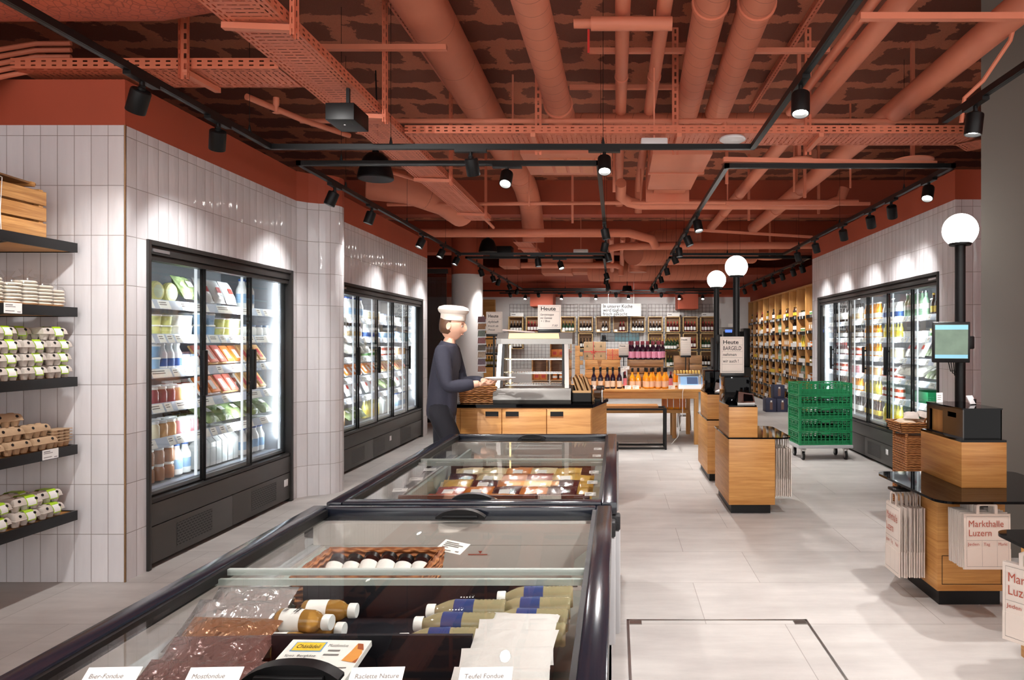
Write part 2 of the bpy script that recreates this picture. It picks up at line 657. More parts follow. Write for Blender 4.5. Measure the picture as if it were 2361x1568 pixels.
def foil_mat(name, c, rough=.18, metal=.9, sc=16, st=.9):
    m, nt, b = nodes(name)
    L = nt.links.new
    tc = N(nt, 'ShaderNodeTexCoord')
    vo = N(nt, 'ShaderNodeTexVoronoi', i_Scale=float(sc), feature='SMOOTH_F1')
    no = N(nt, 'ShaderNodeTexNoise', i_Scale=sc * .8, i_Detail=4.0, i_Distortion=1.5)
    L(tc.outputs['Object'], vo.inputs['Vector'])
    L(tc.outputs['Object'], no.inputs['Vector'])
    h = math_(nt, 'ADD', vo.outputs['Distance'], no.outputs['Fac'])
    bp = N(nt, 'ShaderNodeBump', i_Strength=st, i_Distance=.02)
    L(h, bp.inputs['Height'])
    L(bp.outputs[0], b.inputs['Normal'])
    L(mixc(nt, no.outputs['Fac'], tuple(x * .8 for x in c[:3]) + (1,), c), b.inputs['Base Color'])
    b.inputs['Metallic'].default_value = metal
    b.inputs['Roughness'].default_value = rough
    return m


TILE, FLOOR, SLAB = tile_mat(), floor_mat(), slab_mat()
OBULK = mat('terracotta orange wall paint', S(178, 82, 56), .7, scale=3)
OMET = mat('terracotta orange metal paint', ORANGE, .55, scale=5)
DUCT, SPIRAL, NETTED = duct_mat('wrapped'), duct_mat('spiral'), duct_mat('netted')
PERF = perforated('orange perforated tray', S(222, 124, 92))
BLACK = mat('matt black metal', S(14, 14, 15), .45, .0, scale=20, spec=.3)
BLACKG = mat('gloss black glass', S(6, 6, 8), .04, 0, scale=5, spec=.14)
BLACKP = mat('black plastic', S(14, 14, 15), .38, scale=12, spec=.3)
FRAME = mat('anthracite cooler frame', S(54, 52, 51), .38, .3, scale=10)
KICK = mat('anthracite kick plate', S(82, 80, 78), .42, .25, scale=4)
GRILLE = grille_mat()
PLASTER = mat('white plaster', S(226, 222, 220), .8, scale=3)
GREYCOL = mat('grey lacquered pillar', S(98, 95, 88), .3, .1, scale=2, var=.08)
STEEL = mat('brushed steel', S(176, 172, 168), .28, 1, scale=30)
CHROME = mat('chrome', S(210, 210, 210), .1, 1)
BRASS = mat('brass edge strip', S(150, 120, 90), .35, 1)
OAK = wood('oak veneer', S(216, 160, 92), S(184, 124, 60))
OAKZ = wood('oak upright', S(214, 160, 94), S(180, 124, 64), 'z')
OAKSHADE = wood('shaded oak board', S(176, 118, 60), S(136, 84, 38))  # darker copy of the oak, shade put into its colour
PINE = wood('crate pine', S(214, 160, 96), S(160, 106, 54), sc=.8)
PINED = wood('weathered crate wood', S(166, 122, 78), S(110, 76, 46), sc=.8)
WHITEP = mat('white plastic', S(236, 236, 238), .35, scale=9, var=.02)
WHITEM = mat('white shelf metal', S(232, 234, 240), .35, .0, scale=9, var=.03)
SHGREY = mat('blue grey shelf strip', S(186, 196, 214), .35, .1)
PAPER = mat('white card', S(240, 238, 234), .8, scale=20, var=.02)
BAGP = mat('natural white bag paper', S(226, 214, 204), .85, scale=9, var=.05, bump=.12)
KRAFT = mat('kraft paper', S(186, 148, 104), .85, scale=12, bump=.15)
INK = mat('black ink', S(30, 30, 32), .8)
INKG = mat('grey print', S(120, 116, 114), .8)
INKR = mat('rust red print', S(176, 84, 66), .8)
PENC = mat('marker pen', S(52, 50, 52), .8)
LINER = mat('grey cooler liner', S(150, 153, 158), .4, scale=6)
CRPALE = wood('pale crate edge', S(240, 208, 150), S(214, 172, 108))
GLASS = glass('clear door glass', (.96, .98, .97, 1), 1.42, 0, .02)
LIDGL = glass('coated freezer lid glass', (.975, .985, .975, 1), 1.3, 0, .01, .5)
EDGEGL = mat('frosted glass edge', S(196, 206, 200), .2, alpha=.75)
PEARL = mat('lit opal globe', S(255, 250, 242), .3, emit=9)
LENS = mat('lit spotlight lens', S(255, 252, 246), .3, emit=22)
DIMLENS = mat('spotlight reflector', S(60, 60, 62), .2, .5)
LED = mat('cool white lamp strip', S(240, 246, 255), .3, emit=.6)
# ================================================================== the room

TOP = 2.70      # top of the tiling
BULK = 2.97     # top of the orange band above it
CEIL = 3.96


def strip(path, z0, z1, m=0, holes=(), t=.08, mb=None, u0=0.0, vo=.0125):
    """a wall along a plan polyline (room on the right of the walking direction); UV in metres"""
    mb = mb or MB()
    pts = [Vector((p[0], p[1], 0)) for p in path]
    u = u0
    for i in range(len(pts) - 1):
        a, b = pts[i], pts[i + 1]
        ln = (b - a).length
        d = (b - a) / ln
        bk = Vector((-d.y, d.x, 0)) * t
        cuts = sorted({0.0, ln} | {min(max(h[k] - u, 0), ln) for h in holes for k in (0, 1)})
        for c0, c1 in zip(cuts, cuts[1:]):
            zs = [(z0, z1)]
            for h in holes:
                if h[0] - u <= c0 + 1e-4 and h[1] - u >= c1 - 1e-4:
                    zs = [(h[3], z1)] if h[2] <= z0 + 1e-4 else [(z0, h[2]), (h[3], z1)]
            for q0, q1 in zs:
                p, q = a + d * c0, a + d * c1
                up0, up1 = Vector((0, 0, q0)), Vector((0, 0, q1))
                uv = [(u + c0, q0 + vo), (u + c1, q0 + vo), (u + c1, q1 + vo), (u + c0, q1 + vo)]
                mb.quad(p + up0, q + up0, q + up1, p + up1, m, uv)
                mb.quad(p + bk + up0, p + bk + up1, q + bk + up1, q + bk + up0, m, uv)
                mb.quad(p + up1, q + up1, q + bk + up1, p + bk + up1, m, [(0, .1)] * 4)
                if q0 > z0 + .01:
                    mb.quad(p + up0, p + bk + up0, q + bk + up0, q + up0, m, [(0, .1)] * 4)
        u += ln
    return mb


def arc(cx, cy, r, a0, a1, n):
    return [(cx + r * cos(radians(a0 + (a1 - a0) * i / n)), cy + r * sin(radians(a0 + (a1 - a0) * i / n))) for i in range(n + 1)]


# floor and ceiling
f = MB().box(-6.3, -2.2, -.12, 6.3, 21, 0)
struct(f.build('floor', FLOOR), 'pale grey concrete tile floor')
f = MB().box(-6.3, -2.2, CEIL, 6.3, 21, CEIL + .12)
struct(f.build('ceiling', SLAB), 'rough brown board ceiling smeared with orange mortar')
o = MB().box(-6.4, -2.2, 0, -6.3, 21, CEIL).build('wall_outer_left', OBULK)
struct(o)
o = MB().box(6.3, -2.2, 0, 6.4, 21, CEIL).build('wall_outer_right', OBULK)
struct(o)
o = MB().box(-6.3, 20.2, 0, 6.3, 20.4, 2.72, 0).build('wall_back', PLASTER)
struct(o, 'white plastered back wall')
o = MB().box(-6.3, 20.16, 2.72, 6.3, 20.4, CEIL).build('trim_back', OBULK)
struct(o)

# left: a wall with shelves, then tiled wall with two coolers and a rounded pier between
XL, XR = -2.9, 3.05
pier = [(XL, 6.3), (-2.83, 6.385), (-2.76, 6.425)] + arc(-2.77, 6.60, .172, -80, 55, 9) + [(-2.80, 6.83), (XL, 6.95)]
left_path = [(-3.66, 4.1), (XL, 4.1)] + pier + [(XL, 10.67), (-3.9, 10.67)]
lens = [0]
for a, b in zip(left_path, left_path[1:]):
    lens.append(lens[-1] + math.dist(a, b))
UP0 = lens[1]                                     # u at the corner
UP1 = lens[1 + len(pier)]                         # u where the straight wall goes on behind the pier
u00 = -UP0                                        # so the corner lies on a joint
F1 = (4.285, 6.215)                               # cooler openings along the wall
F2 = (7.24, 10.40)
F3 = (6.545, 10.46)
holes = [(F1[0] - 4.1, F1[1] - 4.1, 0, 2.055), (UP1 + u00 + F2[0] - 6.95, UP1 + u00 + F2[1] - 6.95, 0, 2.055)]
o = strip(left_path, 0, TOP, 0, holes, u0=u00).build('wall_left', TILE)
struct(o, 'white glazed tile wall with cooler openings and a rounded pier')
o = strip([(-3.66, -2.2), (-3.66, 4.1)], 0, TOP, 0).build('wall_left_front', TILE)
struct(o)
o = strip([(-3.66, -2.2)] + left_path, TOP, BULK, 0, t=.12).build('trim_1', OBULK)
struct(o, 'orange painted band above the left tiling')
o = MB().tube([(XL + .002, 4.098, 0), (XL + .002, 4.098, TOP)], .006, 8).build('trim_2', BRASS)
struct(o)

# right: tiled wall with the long cooler, its end facing the room's front
right_path = [(4.0, 10.78), (XR, 10.78), (XR, 6.24), (5.2, 6.24)]
ru = -(.95)
holes = [(10.78 - F3[1] + .95 + ru, 10.78 - F3[0] + .95 + ru, 0, 2.085)]
o = strip(right_path, 0, TOP, 0, holes, u0=ru).build('wall_right', TILE)
struct(o, 'white glazed tile wall around the long right cooler')
o = strip(right_path, TOP, BULK, 0, t=.12).build('trim_3', OBULK)
struct(o, 'orange painted band above the right tiling')
o = MB().box(4.02, 10.78, 0, 4.12, 20.2, 2.58).build('wall_right_rear', PLASTER)
struct(o)
o = MB().box(3.90, 10.9, 2.58, 4.12, 20.15, 2.95).build('trim_4', OBULK)
struct(o)

# grey square pillar at the right, standing in front of the tiled end
o = MB().prism([(2.40, 4.56), (3.4, 4.56), (3.4, 5.5), (2.91, 5.5)], 0, CEIL).build('pillar_right', GREYCOL)
struct(o, 'dark grey lacquered square pillar')

# round white column and glazed partition at the back left
o = MB().lathe([(.28, 0), (.28, 2.64)], 40, (-2.72, 12.7, 0)).build('column_round', PLASTER)
struct(o, 'round white column')
o = MB().lathe([(.283, 2.64), (.283, CEIL)], 40, (-2.72, 12.7, 0)).build('trim_5', OBULK)
struct(o)
PGREY = glass('smoked partition glass', (.45, .45, .46, 1), 1.6, .02, .06)
o = MB().box(-3.86, 12.2, .1, -2.98, 12.22, 2.62).build('window_1', PGREY)
struct(o, 'smoked glass partition beside the round column')
mb = MB()
mb.box(-3.9, 12.18, 0, -2.96, 12.24, .1).box(-3.9, 12.18, 2.62, -2.96, 12.24, 2.7).box(-3.9, 12.18, 0, -3.86, 12.24, 2.7)
struct(mb.build('window_1_frame', FRAME))
o = MB().box(-6.2, 12.3, 0, -3.95, 12.4, 2.9).build('wall_left_rear', PLASTER)
struct(o)
o = MB().box(-4.3, 18.6, 0, -3.24, 18.7, 2.55).build('wall_wood', OAK)
struct(o, 'oak panelled wall at the back beside the white wall')
# dropped orange beams in front of the back wall
for i, (a, b, za, zb) in enumerate(((1222, 1275, 688, 706), (1563, 1610, 690, 712))):
    p, q = P(a, zb, 19.3), P(b, za, 19.3)
    struct(MB().box(p.x, 19.3, p.z, q.x, 20.15, 2.9).build('trim_%d' % (6 + i), OBULK))
# ceiling beams that step down towards the back, and the plenum's end faces
struct(MB().box(-6.3, 14.6, 3.3, 6.3, 15.1, CEIL).build('beam', OBULK))
struct(MB().box(-6.3, 10.9, 3.42, 6.3, 11.2, CEIL).build('beam', OBULK))
struct(MB().box(-6.3, 17.6, 3.12, 6.3, 20.16, 3.3).build('ceiling_dropped', OBULK))

# access hatch let into the floor
mb = MB()
x0, x1, y0, y1 = .055, .975, 2.55, 3.545
for a, b, c, d in ((x0, y0, x1, y0 + .012), (x0, y1 - .012, x1, y1), (x0, y0, x0 + .012, y1), (x1 - .012, y0, x1, y1)):
    mb.box(a, b, 0, c, d, .0025)
h = thing('floor_hatch', 'flush square access hatch with steel rim set in the floor', 'hatch', (.5, 3.0, 0))
mb.build('rim', STEEL, h)
for x, y in ((x0 + .045, y1 - .04), (x1 - .045, y1 - .04)):
    MB().box(x - .03, y - .022, 0, x + .03, y + .022, .0035).build('lifting_plate', STEEL, h)

# ================================================================== up in the ceiling



DUCTS = []


def blocked(x, y):
    """does a duct or pipe pass above this point?"""
    p = Vector((x, y, 0))
    for a, b, r in DUCTS:
        a, b = Vector((a.x, a.y, 0)), Vector((b.x, b.y, 0))
        d = b - a
        t = max(0, min(1, (p - a).dot(d) / max(d.length_squared, 1e-9)))
        if (p - a - d * t).length < r + .03:
            return True
    return any(x0 < x < x1 and y0 < y < y1 for x0, y0, x1, y1 in BLOCKS)


BLOCKS = [(-1.98, 0, -1.58, 9.2), (-3.6, 3.9, -1.6, 4.4), (-1.7, 5.2, 3.0, 5.65), (-1.8, 11.3, -1.3, 13.7), (.3, 6.4, .95, 8.4), (-.9, 6.1, 0, 7.1)]


def run(name, label, cat, path, r, m, n=16, group=None, collars=(), col_r=1.12):
    o = MB().tube(path, r, n).build(name, m, org=path[0])
    tag(o, label, cat, group)
    for c, d in collars:
        c, d = Vector(c), Vector(d).normalized() * .018
        MB().tube([c - d, c + d], r * col_r, n).build('collar', OMET, o)
    rr = max(r) if isinstance(r, list) else r
    DUCTS.extend((Vector(a), Vector(b), rr) for a, b in zip(path, path[1:]))
    return o


# cable trays -----------------------------------------------------------------


def tray(path, w, zb, label, hangers, arms=True, hs=.06):
    """perforated tray along a straight plan line, open on top; each hanger is its part"""
    a, b = Vector((path[0][0], path[0][1], zb)), Vector((path[1][0], path[1][1], zb))
    d = (b - a).normalized()
    s = Vector((d.y, -d.x, 0)) * w / 2
    ln = (b - a).length
    up = Vector((0, 0, hs))
    mb = MB()
    mb.quad(a - s, a + s, b + s, b - s, 0, [(0, 0), (0, .3), (ln, .3), (ln, 0)])
    for k in (1, -1):
        mb.quad(a + s * k, b + s * k, b + s * k + up, a + s * k + up, 0, [(0, 1), (ln, 1), (ln, 1.06), (0, 1.06)])
        q = s * (k * .86)
        mb.quad(a + s * k + up, b + s * k + up, b + q + up, a + q + up, 0, [(0, .3)] * 4)
    t = thing('cable_tray', label, 'cable tray', a)
    mb.build('channel', PERF, t)
    for (f_, side) in hangers:
        c = a + d * ln * f_ + s * side * 1.13
        hb = MB()
        x0, x1 = c - d * .026, c + d * .026
        tp = Vector((0, 0, CEIL - zb + .02))
        dn = Vector((0, 0, -.07))
        n_ = s.normalized() * .024 * side
        hb.quad(x0 + dn, x1 + dn, x1 + tp, x0 + tp, 0, [(0, 1.98), (0, 2.02), (1, 2.02), (1, 1.98)])
        lh = (tp - dn).z
        hb.quad(x0 + dn, x0 + dn + n_, x0 + tp + n_, x0 + tp, 0, [(0, 1.97), (0, 2.03), (lh, 2.03), (lh, 1.97)])
        hb.quad(x1 + dn, x1 + dn + n_, x1 + tp + n_, x1 + tp, 0, [(0, 1.97), (0, 2.03), (lh, 2.03), (lh, 1.97)])
        hb.build('hanger', PERF, t)
        if arms:
            e = c - s * side * 2.2
            MB().bar(c + Vector((0, 0, -.03)), e + Vector((0, 0, -.016)), .036, .03).build('bracket_arm', OMET, t)
    return t


tray([(-1.78, 1.2), (-1.78, 9.05)], .31, 3.0, 'long orange perforated cable tray running from the front towards the back',
     [(.285, 1), (.457, 1), (.70, 1), (.93, 1)])
tray([(-3.5, 4.16), (-1.95, 4.16)], .30, 3.0, 'short orange cable tray crossing above the corner of the left tiles', [(.66, 1)])
tray([(-1.60, 5.42), (2.78, 5.42)], .33, 3.0, 'wide orange cable tray crossing the ceiling above the first lamp track',
     [(.222, -1), (.475, -1), (.72, -1)], arms=True)
tray([(2.80, 5.42), (3.0, 5.62)], .30, 2.99, 'short kinked end piece of cable tray beside the grey pillar', [])
tray([(-1.55, 11.4), (-1.55, 13.6)], .28, 3.06, 'distant orange cable tray behind the black dome loudspeaker', [(.3, 1)])

# round ducts -----------------------------------------------------------------
run('ventilation_duct', 'thick orange insulated duct wrapped in wire netting across the upper left', 'duct',
    [(-5.2, 3.5, 3.39), (-2.4, 3.5, 3.40), (-2.0, 3.49, 3.46), (-1.75, 3.45, 3.52), (-1.62, 3.38, 3.58), (-1.53, 3.3, 3.62)], [.33, .33, .33, .28, .22, .17], NETTED, 30)
run('ventilation_duct', 'thick smooth orange duct beside the long cable tray, bending down at its end', 'duct',
    [(-1.31, 1.4, 3.70), (-1.31, 9.4, 3.70), (-1.31, 10.1, 3.66), (-1.31, 10.7, 3.5), (-1.31, 11.0, 3.2), (-1.31, 11.02, 3.0)], .172, DUCT, 28,
    collars=[((-1.31, 9.4, 3.70), (0, 1, 0))], col_r=1.03)
run('ventilation_duct', 'orange spiral duct in the middle of the ceiling, first from the smooth duct', 'duct',
    [(-.53, 1.6, 3.44), (-.49, 5.9, 3.44), (-.47, 6.2, 3.42)], .112, SPIRAL, 24, collars=[((-.49, 5.9, 3.44), (0, 1, 0))])
run('ventilation_duct', 'orange spiral duct, nearer the two small pipes of a pair', 'duct',
    [(.56, 1.6, 3.52), (.585, 4.2, 3.52), (.64, 6.30, 3.50)], .106, SPIRAL, 24, collars=[((.588, 4.3, 3.52), (0, 1, 0))])
run('ventilation_duct', 'orange spiral duct, nearer the right lamp track of a pair', 'duct',
    [(.84, 1.6, 3.52), (.87, 4.2, 3.52), (.92, 6.30, 3.50)], .110, SPIRAL, 24, collars=[((.873, 4.3, 3.52), (0, 1, 0))])
run('ventilation_duct', 'orange spiral manifold duct crossing behind the wide cable tray', 'duct',
    [(-.62, 6.52, 3.44), (1.75, 6.52, 3.44)], .125, SPIRAL, 24)
run('ventilation_duct', 'orange elbow duct joining the two spiral ducts at the top of the view', 'duct',
    [(.36, 4.0, 3.72), (.52, 3.95, 3.70), (.70, 3.92, 3.68), (.95, 3.95, 3.70), (1.2, 4.0, 3.72)], .10, SPIRAL, 20)
run('ventilation_duct', 'short fat orange duct hanging behind the left lamp tracks', 'duct',
    [(-2.95, 8.2, 3.30), (-2.5, 8.35, 3.28), (-2.15, 8.7, 3.2), (-2.02, 9.1, 3.12)], .2, DUCT, 22)
run('waste_pipe', 'large orange pipe slanting down past the grey pillar', 'pipe',
    [(2.295, 1.5, 3.32), (2.295, 11.6, 3.32)], .092, OMET, 20, collars=[((2.295, y, 3.32), (0, 1, 0)) for y in (6.3, 8.6, 9.9)], col_r=1.08)
run('waste_pipe', 'medium orange pipe beside the right lamp track', 'pipe',
    [(1.59, 1.5, 3.32), (1.59, 11.6, 3.32)], .066, OMET, 18, collars=[((1.59, y, 3.32), (0, 1, 0)) for y in (6.35, 8.9, 10.2)], col_r=1.1)
run('waste_pipe', 'thin orange pipe running alongside the medium pipe', 'pipe',
    [(1.50, 1.5, 3.40), (1.50, 6.0, 3.40)], .032, OMET, 12)
run('heating_pipe', 'straight small orange pipe left of a pair between spiral ducts', 'pipe',
    [(.045, 1.8, 3.56), (.045, 9.2, 3.56), (.045, 9.5, 3.5), (.045, 9.6, 3.3)], .05, OMET, 16, collars=[((.045, 5.6, 3.56), (0, 1, 0))])
run('heating_pipe', 'straight small orange pipe right of a pair between spiral ducts', 'pipe',
    [(.31, 1.8, 3.56), (.31, 9.2, 3.56), (.31, 9.5, 3.5), (.31, 9.6, 3.2)], .05, OMET, 16, collars=[((.31, 5.6, 3.56), (0, 1, 0))])
v = run('heating_pipe', 'short orange crossing pipe with stop valve and red tag', 'pipe', [(-.16, 4.45, 3.46), (.36, 4.45, 3.46)], .044, OMET, 16)
MB().tube([(-.27, 4.45, 3.46), (-.155, 4.45, 3.46)], .03, 12).build('valve', OMET, v)
MB().box(-.182, 4.44, 3.27, -.168, 4.446, 3.42).build('tag', mat('red enamel', S(196, 40, 30), .5), v)
run('heating_pipe', 'orange horizontal pipe with elbow in the far right ceiling', 'pipe',
    [(.06, 8.0, 3.25), (.06, 8.3, 3.16), (.16, 8.45, 3.12), (.3, 8.5, 3.1), (2.6, 8.5, 3.1), (2.75, 8.5, 3.16), (2.8, 8.5, 3.3)], .062, OMET, 18)
run('heating_pipe', 'orange horizontal pipe passing above the first dome loudspeaker zone', 'pipe',
    [(-3.0, 10.6, 3.08), (.2, 10.6, 3.08), (.55, 10.7, 3.0), (.62, 10.8, 2.9)], .065, OMET, 18)
run('sprinkler_pipe', 'thin orange sprinkler pipe crossing above the wide cable tray', 'pipe', [(-2.6, 5.72, 3.24), (2.65, 5.72, 3.24)], .021, OMET, 10)
run('sprinkler_pipe', 'thin orange sprinkler pipe crossing the middle of the ceiling', 'pipe', [(-2.8, 8.5, 3.12 - .02), (2.9, 8.3, 3.12 - .02)], .022, OMET, 10)
run('sprinkler_pipe', 'thin orange sprinkler pipe angled above the left cooler wall', 'pipe',
    [(-2.5, 4.7, 3.08), (-2.34, 5.2, 3.08), (-2.2, 5.72, 3.12)], .022, OMET, 10)
run('sprinkler_pipe', 'thin orange pipe slanting across the left rear ceiling', 'pipe',
    [(-2.4, 7.2, 3.2), (-1.9, 8.2, 3.2), (-1.88, 8.7, 3.2), (-1.8, 10.2, 3.1)], .022, OMET, 10)
for i, (x, y, z, w) in enumerate(((-2.12, 5.72, 3.24, 'above the second left cooler'), (.9, 5.72, 3.24, 'near the white ceiling disc'),
                                  (-2.31, 4.72, 3.08, 'above the corner of the first cooler'))):
    mb = MB().lathe([(.02, 0), (.02, -.05), (.012, -.06), (.012, -.1), (.026, -.104), (0, -.108)], 10, (x, y, z))
    tag(mb.build('fire_sprinkler', OMET, org=(x, y, z)), 'orange sprinkler head hanging from thin pipe ' + w, 'sprinkler')
# rails
for (p, q, lab) in ((((-1.75, 4.5, 3.68), (-.05, 4.5, 3.68)), None, 'slim orange mounting rail crossing behind the smooth duct'),):
    tag(MB().bar(p[0], p[1], .04, .04).build('mounting_rail', OMET, org=p[0]), lab, 'rail')
RAILS = [((-2.0, 4.72, 3.42), (-1.15, 4.72, 3.42), 'slim orange rail beside the first tray hanger'),
         ((1.32, 3.76, 3.18), (2.36, 3.76, 3.18), 'orange slotted rail at the top beside the grey pillar'),
         ((.82, 5.3, 2.81), (2.5, 5.42, 2.81), 'orange slotted rail just above the right lamp loop'),
         ((-.2, 5.2, 3.6), (1.6, 5.2, 3.6), 'orange rail carrying the spiral duct pair'),
         ((1.3, 8.2, 3.05), (3.0, 8.2, 3.05), 'orange slotted rail carrying the two slanting pipes'),
         ((1.1, 10.4, 3.10), (3.0, 10.6, 3.02), 'orange slotted rail far along the slanting pipes'),
         ((-.4, 6.0, 3.62), (1.0, 6.0, 3.62), 'orange rail above the manifold duct')]
for p, q, lab in RAILS:
    mb = MB()
    mb.bar(p, q, .04, .035)
    tag(mb.build('mounting_rail', OMET, org=p), lab, 'rail')
for i, (x, y) in enumerate(((-.98, 6.6), (-.02, 7.6), (.3, 8.4), (1.15, 7.2), (1.95, 7.6), (2.15, 7.9), (2.5, 7.4), (2.6, 8.9), (1.35, 8.4), (-.6, 9.6), (-1.05, 8.4), (1.8, 9.4))):
    o = MB().bar((x, y, 3.06), (x, y, CEIL), .03 if i % 2 else .016, .03 if i % 2 else .016).build('ceiling_hanger', OMET, org=(x, y, 3.06))
    tag(o, 'slim orange ceiling hanger rod, %s one counted from the front' % ORD[sorted((6.6, 7.6, 8.4, 7.2, 7.601, 7.9, 7.4, 8.9, 8.401, 9.6, 8.402, 9.4)).index(
        (6.6, 7.6, 8.4, 7.2, 7.601, 7.9, 7.4, 8.9, 8.401, 9.6, 8.402, 9.4)[i])], 'hanger', 'slim ceiling hangers')
for a, b, lab in (((-1.63, 4.2, 3.84), (-1.58, 7.8, 3.84), 'orange slotted channel along the ceiling left of the thick smooth duct'),
                  ((1.47, 4.2, 3.84), (1.42, 7.3, 3.84), 'orange slotted channel along the ceiling between spiral ducts and pipes')):
    a, b = Vector(a), Vector(b)
    mb = MB()
    ln = (b - a).length
    for s_ in (-1, 1):
        q = Vector((.022 * s_, 0, 0))
        mb.quad(a + q, b + q, b + q + Vector((0, 0, .05)), a + q + Vector((0, 0, .05)), 0, [(0, 1.97), (ln, 1.97), (ln, 2.03), (0, 2.03)])
    q = Vector((.022, 0, 0))
    mb.quad(a - q, a + q, b + q, b - q, 0, [(0, 1.97), (0, 2.03), (ln, 2.03), (ln, 1.97)])
    tag(mb.build('mounting_rail', PERF, org=a), lab, 'rail')
# box ducts
d = thing('air_handler', 'orange stepped rectangular air duct hanging behind the white ceiling disc', 'air handler', (.6, 6.6, 3.16))
MB().box(.34, 6.45, 3.16, .90, 7.15, 3.5, 0, .01).build('casing', OMET, d)
MB().box(.36, 7.18, 3.16, .86, 7.95, 3.46, 0, .01).build('casing', OMET, d)
mb = MB()
mb.add([(.36, 7.95, 3.16), (.86, 7.95, 3.16), (.86, 7.95, 3.46), (.36, 7.95, 3.46), (.45, 8.15, 3.2), (.82, 8.15, 3.2), (.82, 8.15, 3.42), (.45, 8.15, 3.42)],
       [(0, 1, 5, 4), (1, 2, 6, 5), (2, 3, 7, 6), (3, 0, 4, 7), (4, 5, 6, 7)])
mb.box(.45, 8.15, 3.2, .82, 8.35, 3.42)
mb.build('transition', OMET, d)
MB().box(.33, 7.14, 3.15, .91, 7.19, 3.51).box(.36, 8.33, 3.1, .88, 8.38, 3.5).build('flange', OMET, d)
MB().text('Cf', .06, (.60, 8.12, 3.2), (1, 0, 0), (0, -.98, -.2), 0).build('mark', mat('red stencil paint', S(190, 60, 44), .7), d)
d = thing('ceiling_air_unit', 'flat orange ceiling air unit with slatted underside behind the lamp track', 'air unit', (-.45, 6.6, 3.1))
MB().box(-.86, 6.2, 3.1, -.04, 7.0, 3.32, 0, .008).build('casing', OMET, d)
for k in range(5):
    x = -.66 + k * .13
    MB().box(x - .05, 6.35, 3.088, x + .05, 6.86, 3.1).build('slat_panel', mat('lighter orange slat', S(226, 146, 112), .6) if k == 0 else bpy.data.materials['lighter orange slat'], d)
# far boxes, discs, ducts
BOX = [((1216, 612, 1306, 636), 15.4), ((1248, 640, 1318, 655), 16.4), ((1302, 612, 1366, 632), 15.6), ((1312, 634, 1372, 652), 16.6), ((1150, 612, 1190, 640), 15.2)]
for i, ((a, b, c, e), Y) in enumerate(BOX):
    p, q = P(a, e, Y), P(c, b, Y)
    o = MB().box(p.x, Y, p.z + .25, q.x, Y + .7, p.z + .6, 0, .02).build('acoustic_box', OMET, org=(p.x, Y, p.z + .25))
    tag(o, 'orange box unit hanging under the rear ceiling, ' + ['largest of the group', 'below the largest one', 'middle upper one with edges', 'lowest one beside the pipes', 'beside the round column'][i], 'box', 'orange ceiling boxes')
run('ventilation_duct', 'fat orange spiral duct slanting across the rear right ceiling', 'duct',
    [(.3, 12.0, 2.95), (.5, 12.3, 2.98), (2.6, 13.2, 3.12)], .21, SPIRAL, 24)
run('ventilation_duct', 'fat orange spiral duct curving above the back wall', 'duct',
    [(-.6, 16.4, 3.09), (.1, 16.2, 3.06), (.9, 16.2, 3.08), (2.6, 16.6, 3.14)], .24, SPIRAL, 24)
run('ventilation_duct', 'short upright orange spiral duct behind the middle lamp track', 'duct',
    [(.42, 13.3, 2.75), (.42, 13.3, 3.15), (.52, 13.2, 3.3), (.8, 13.1, 3.36), (1.6, 13.0, 3.38)], .17, SPIRAL, 22)
run('heating_pipe', 'orange pipe loop crossing the rear middle ceiling', 'pipe',
    [(-.1, 11.6, 2.98), (.1, 11.5, 3.0), (3.4, 11.5, 3.02)], .06, OMET, 16)
run('heating_pipe', 'orange pipe running low behind the third lamp track', 'pipe',
    [(-1.9, 13.9, 2.95), (.0, 13.9, 2.95), (.1, 13.9, 2.9), (.1, 13.9, 2.75)], .06, OMET, 14)
for i, x in enumerate((-.08, .12, .3)):
    run('heating_pipe', 'short orange pipe dropping in the rear middle ceiling, %s of three' % ORD[i], 'pipe',
        [(x, 11.9, 3.2), (x, 14.2, 3.0), (x, 14.9, 2.95)], .045, OMET, 12)
DISC = [(2104, 372, 5.9, .17, 'above the corner of the right lamp loop'), (1842, 371, 6.0, .12, 'partly behind the right lamp loop'),
        (1836, 471, 8.9, .10, 'under the slanting pipes'), (1775, 597, 12.6, .22, 'beside the front globe lamp')]
for px, py, Y, r, w in DISC:
    p = P(px, py, Y)
    o = MB().lathe([(0, .03), (r * .5, .03), (r, .008), (r, 0), (r * .9, -.004), (0, -.006)], 32, p).build('air_diffuser', OMET, org=p)
    tag(o, 'flat round orange air diffuser ' + w, 'air diffuser')
    MB().bar(p + Vector((0, 0, .02)), p + Vector((0, 0, CEIL - p.z)), .03, .03).build('duct_stub', OMET, o)
mb = MB()
for k in range(5):
    mb = MB().tube([(-3.63, 3.45, 2.60 + k * .04), (-3.62, 3.7, 2.74 + k * .04), (-3.59, 3.9, 2.88 + k * .04), (-3.54, 4.06, 2.98 + k * .04), (-3.44, 4.12, 3.03 + k * .04), (-3.25, 4.14, 3.04 + k * .04)], .014, 8)
    tag(mb.build('cable_conduit', OMET, org=(-3.63, 3.45, 2.60 + k * .04)), 'orange bent cable conduit entering the short tray, %s from below' % ORD[k], 'conduit', 'orange conduits at the short tray')
run('hanging_conduit', 'dark orange flexible conduit curving down beside the grey pillar', 'conduit',
    [(2.32, 3.9, 3.5), (2.33, 4.1, 3.2), (2.25, 4.25, 3.02), (2.16, 4.3, 2.93), (2.14, 4.3, 2.78)], .013, OMET, 8)
